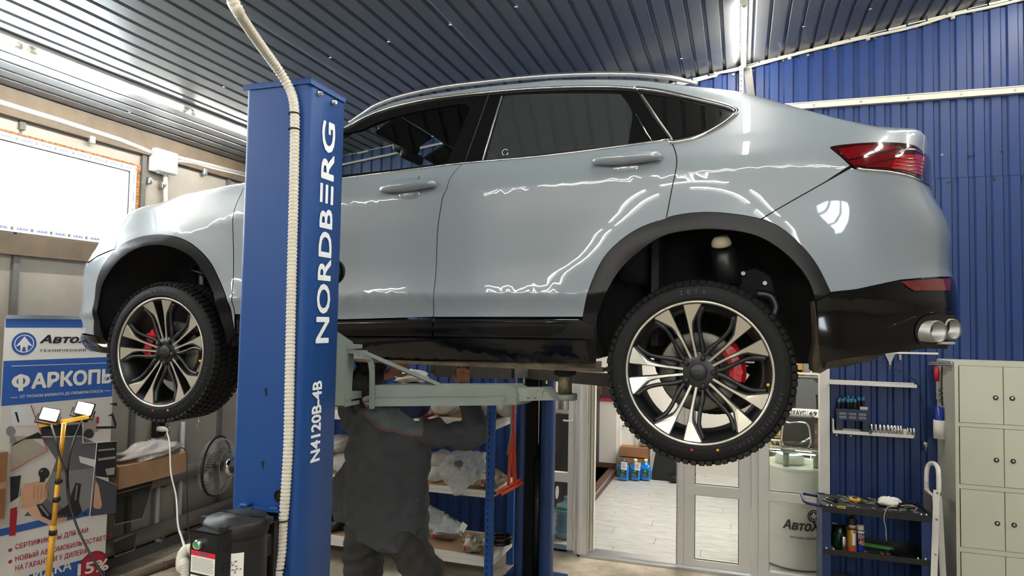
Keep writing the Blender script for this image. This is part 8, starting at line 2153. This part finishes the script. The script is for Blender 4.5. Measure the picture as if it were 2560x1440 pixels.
t, b_, p, M_ = can(2151, .0265, h2, 'blue_can', 'blue aerosol can with yellow lettering on the middle tray', 5.62, 'conduit', .03)
can_text('RW', b_, p, 5.62, .0265, -.95, .95, zm_ + h2 * .62, zm_ + h2 * .86, 'yellow'); can_text('40', b_, p, 5.62, .0265, -.9, .7, zm_ + h2 * .36, zm_ + h2 * .58, 'yellow'); wrapc(b_, p, 5.62, .0265, -1.2, 1.2, zm_ + h2 * .9, zm_ + h2 * .98, 'label_white', 'band')
can(2109, .018, P(2109, 1345, Y=5.58).z - zm_, 'satin_alu', 'small silver canister beside the gold spray can', 5.58, 'satin_alu', 0, 'canister')
can(2134, .026, P(2134, 1300, Y=5.76).z - zm_, 'matt_black', 'dark bottle behind the gold spray can', 5.76, 'steel_dark', .03, 'bottle')
pj_ = P(2098, 1335, Y=5.68); t = thing('glass_jar', 'dark green jar under film at the left of the middle tray', 'jar', (pj_.x, 5.68, zm_)); hj = P(2098, 1312, Y=5.68).z - zm_
mb = MB(); mb.lathe([(0, .001), (.05, .001), (.054, .02), (.052, hj * .7), (.04, hj), (0, hj + .002)], 22, Matrix.Translation((pj_.x, 5.68, zm_))); mb.build('body', mat('jar_green', (20, 62, 46), .15, coat=.6, bump=(25, .6)), t); mb = MB(); mb.lathe([(.052, hj * .72), (.05, hj * 1.03), (.0, hj * 1.06)], 20, Matrix.Translation((pj_.x, 5.68, zm_))); mb.build('film', 'film', t)
for q0, q1, m_, lb in (((2158, 1352), (2232, 1359), 'green', 'green stick at the back of the middle tray'), ((2160, 1357), (2235, 1363), mat('green_light', (84, 160, 70), .5), 'light green stick beside the darker green one')):
    a, b = P(q0[0], q0[1], Y=5.75), P(q1[0], q1[1], Y=5.70); a.z = b.z = zm_ + .03 if m_ == 'green' else zm_ + .02; mb = MB(); mb.bar(a, b, .014, .012); tag(mb.build('marker_stick', m_), lb, 'stick')
for px, lb in ((2082, 'red-handled pliers by the left leg of the trolley'), (2165, 'red-handled pliers beside the blue aerosol can'), (2206, 'red-handled pliers in the middle of the middle tray'), (2222, 'dark red pliers right of the middle of the tray')):
    p = P(px, 1370, Y=5.56); c = Vector((p.x, 5.56, zm_ + .014)); t = thing('pliers', lb, 'pliers', tuple(c))
    for s in (1, -1): mb = MB(); mb.tube(smooth_path([c + Vector((-.005 * s, .02, 0)), c + Vector((.014 * s, -.02, 0)), c + Vector((.022 * s, -.045, .0))], 4), .007, 8); mb.build('handle', mat('plier_red', (140, 36, 40), .5) if 'plier_red' not in MT and not MT.__setitem__('plier_red', mat('plier_red', (140, 36, 40), .5)) else 'plier_red', t)
    mb = MB(); mb.lathe([(0, .009), (.013, .008), (.013, -.006), (0, -.007)], 12, Matrix.Translation(c + Vector((0, .025, 0)))); mb.bar(c + Vector((0, .03, 0)), c + Vector((0, .075, 0)), .016, .01); mb.build('jaw', 'steel_dark', t)
for i, px in enumerate((2248, 2262, 2276)):
    p = P(px, 1375, Y=5.6); c = Vector((p.x, 5.62, zm_ + .012)); mb = MB(); mb.bar(c + Vector((-.03, .07, 0)), c + Vector((.03, -.06, 0)), .02, .014); mb.sphere(c + Vector((-.03, .07, 0)), .014, 10, 6); tag(mb.build('black_tool', 'matt_black'), ('black tool on the middle tray, first of three at the right end', 'black tool on the middle tray between two like it', 'black tool on the middle tray next to the right leg')[i], 'tool')
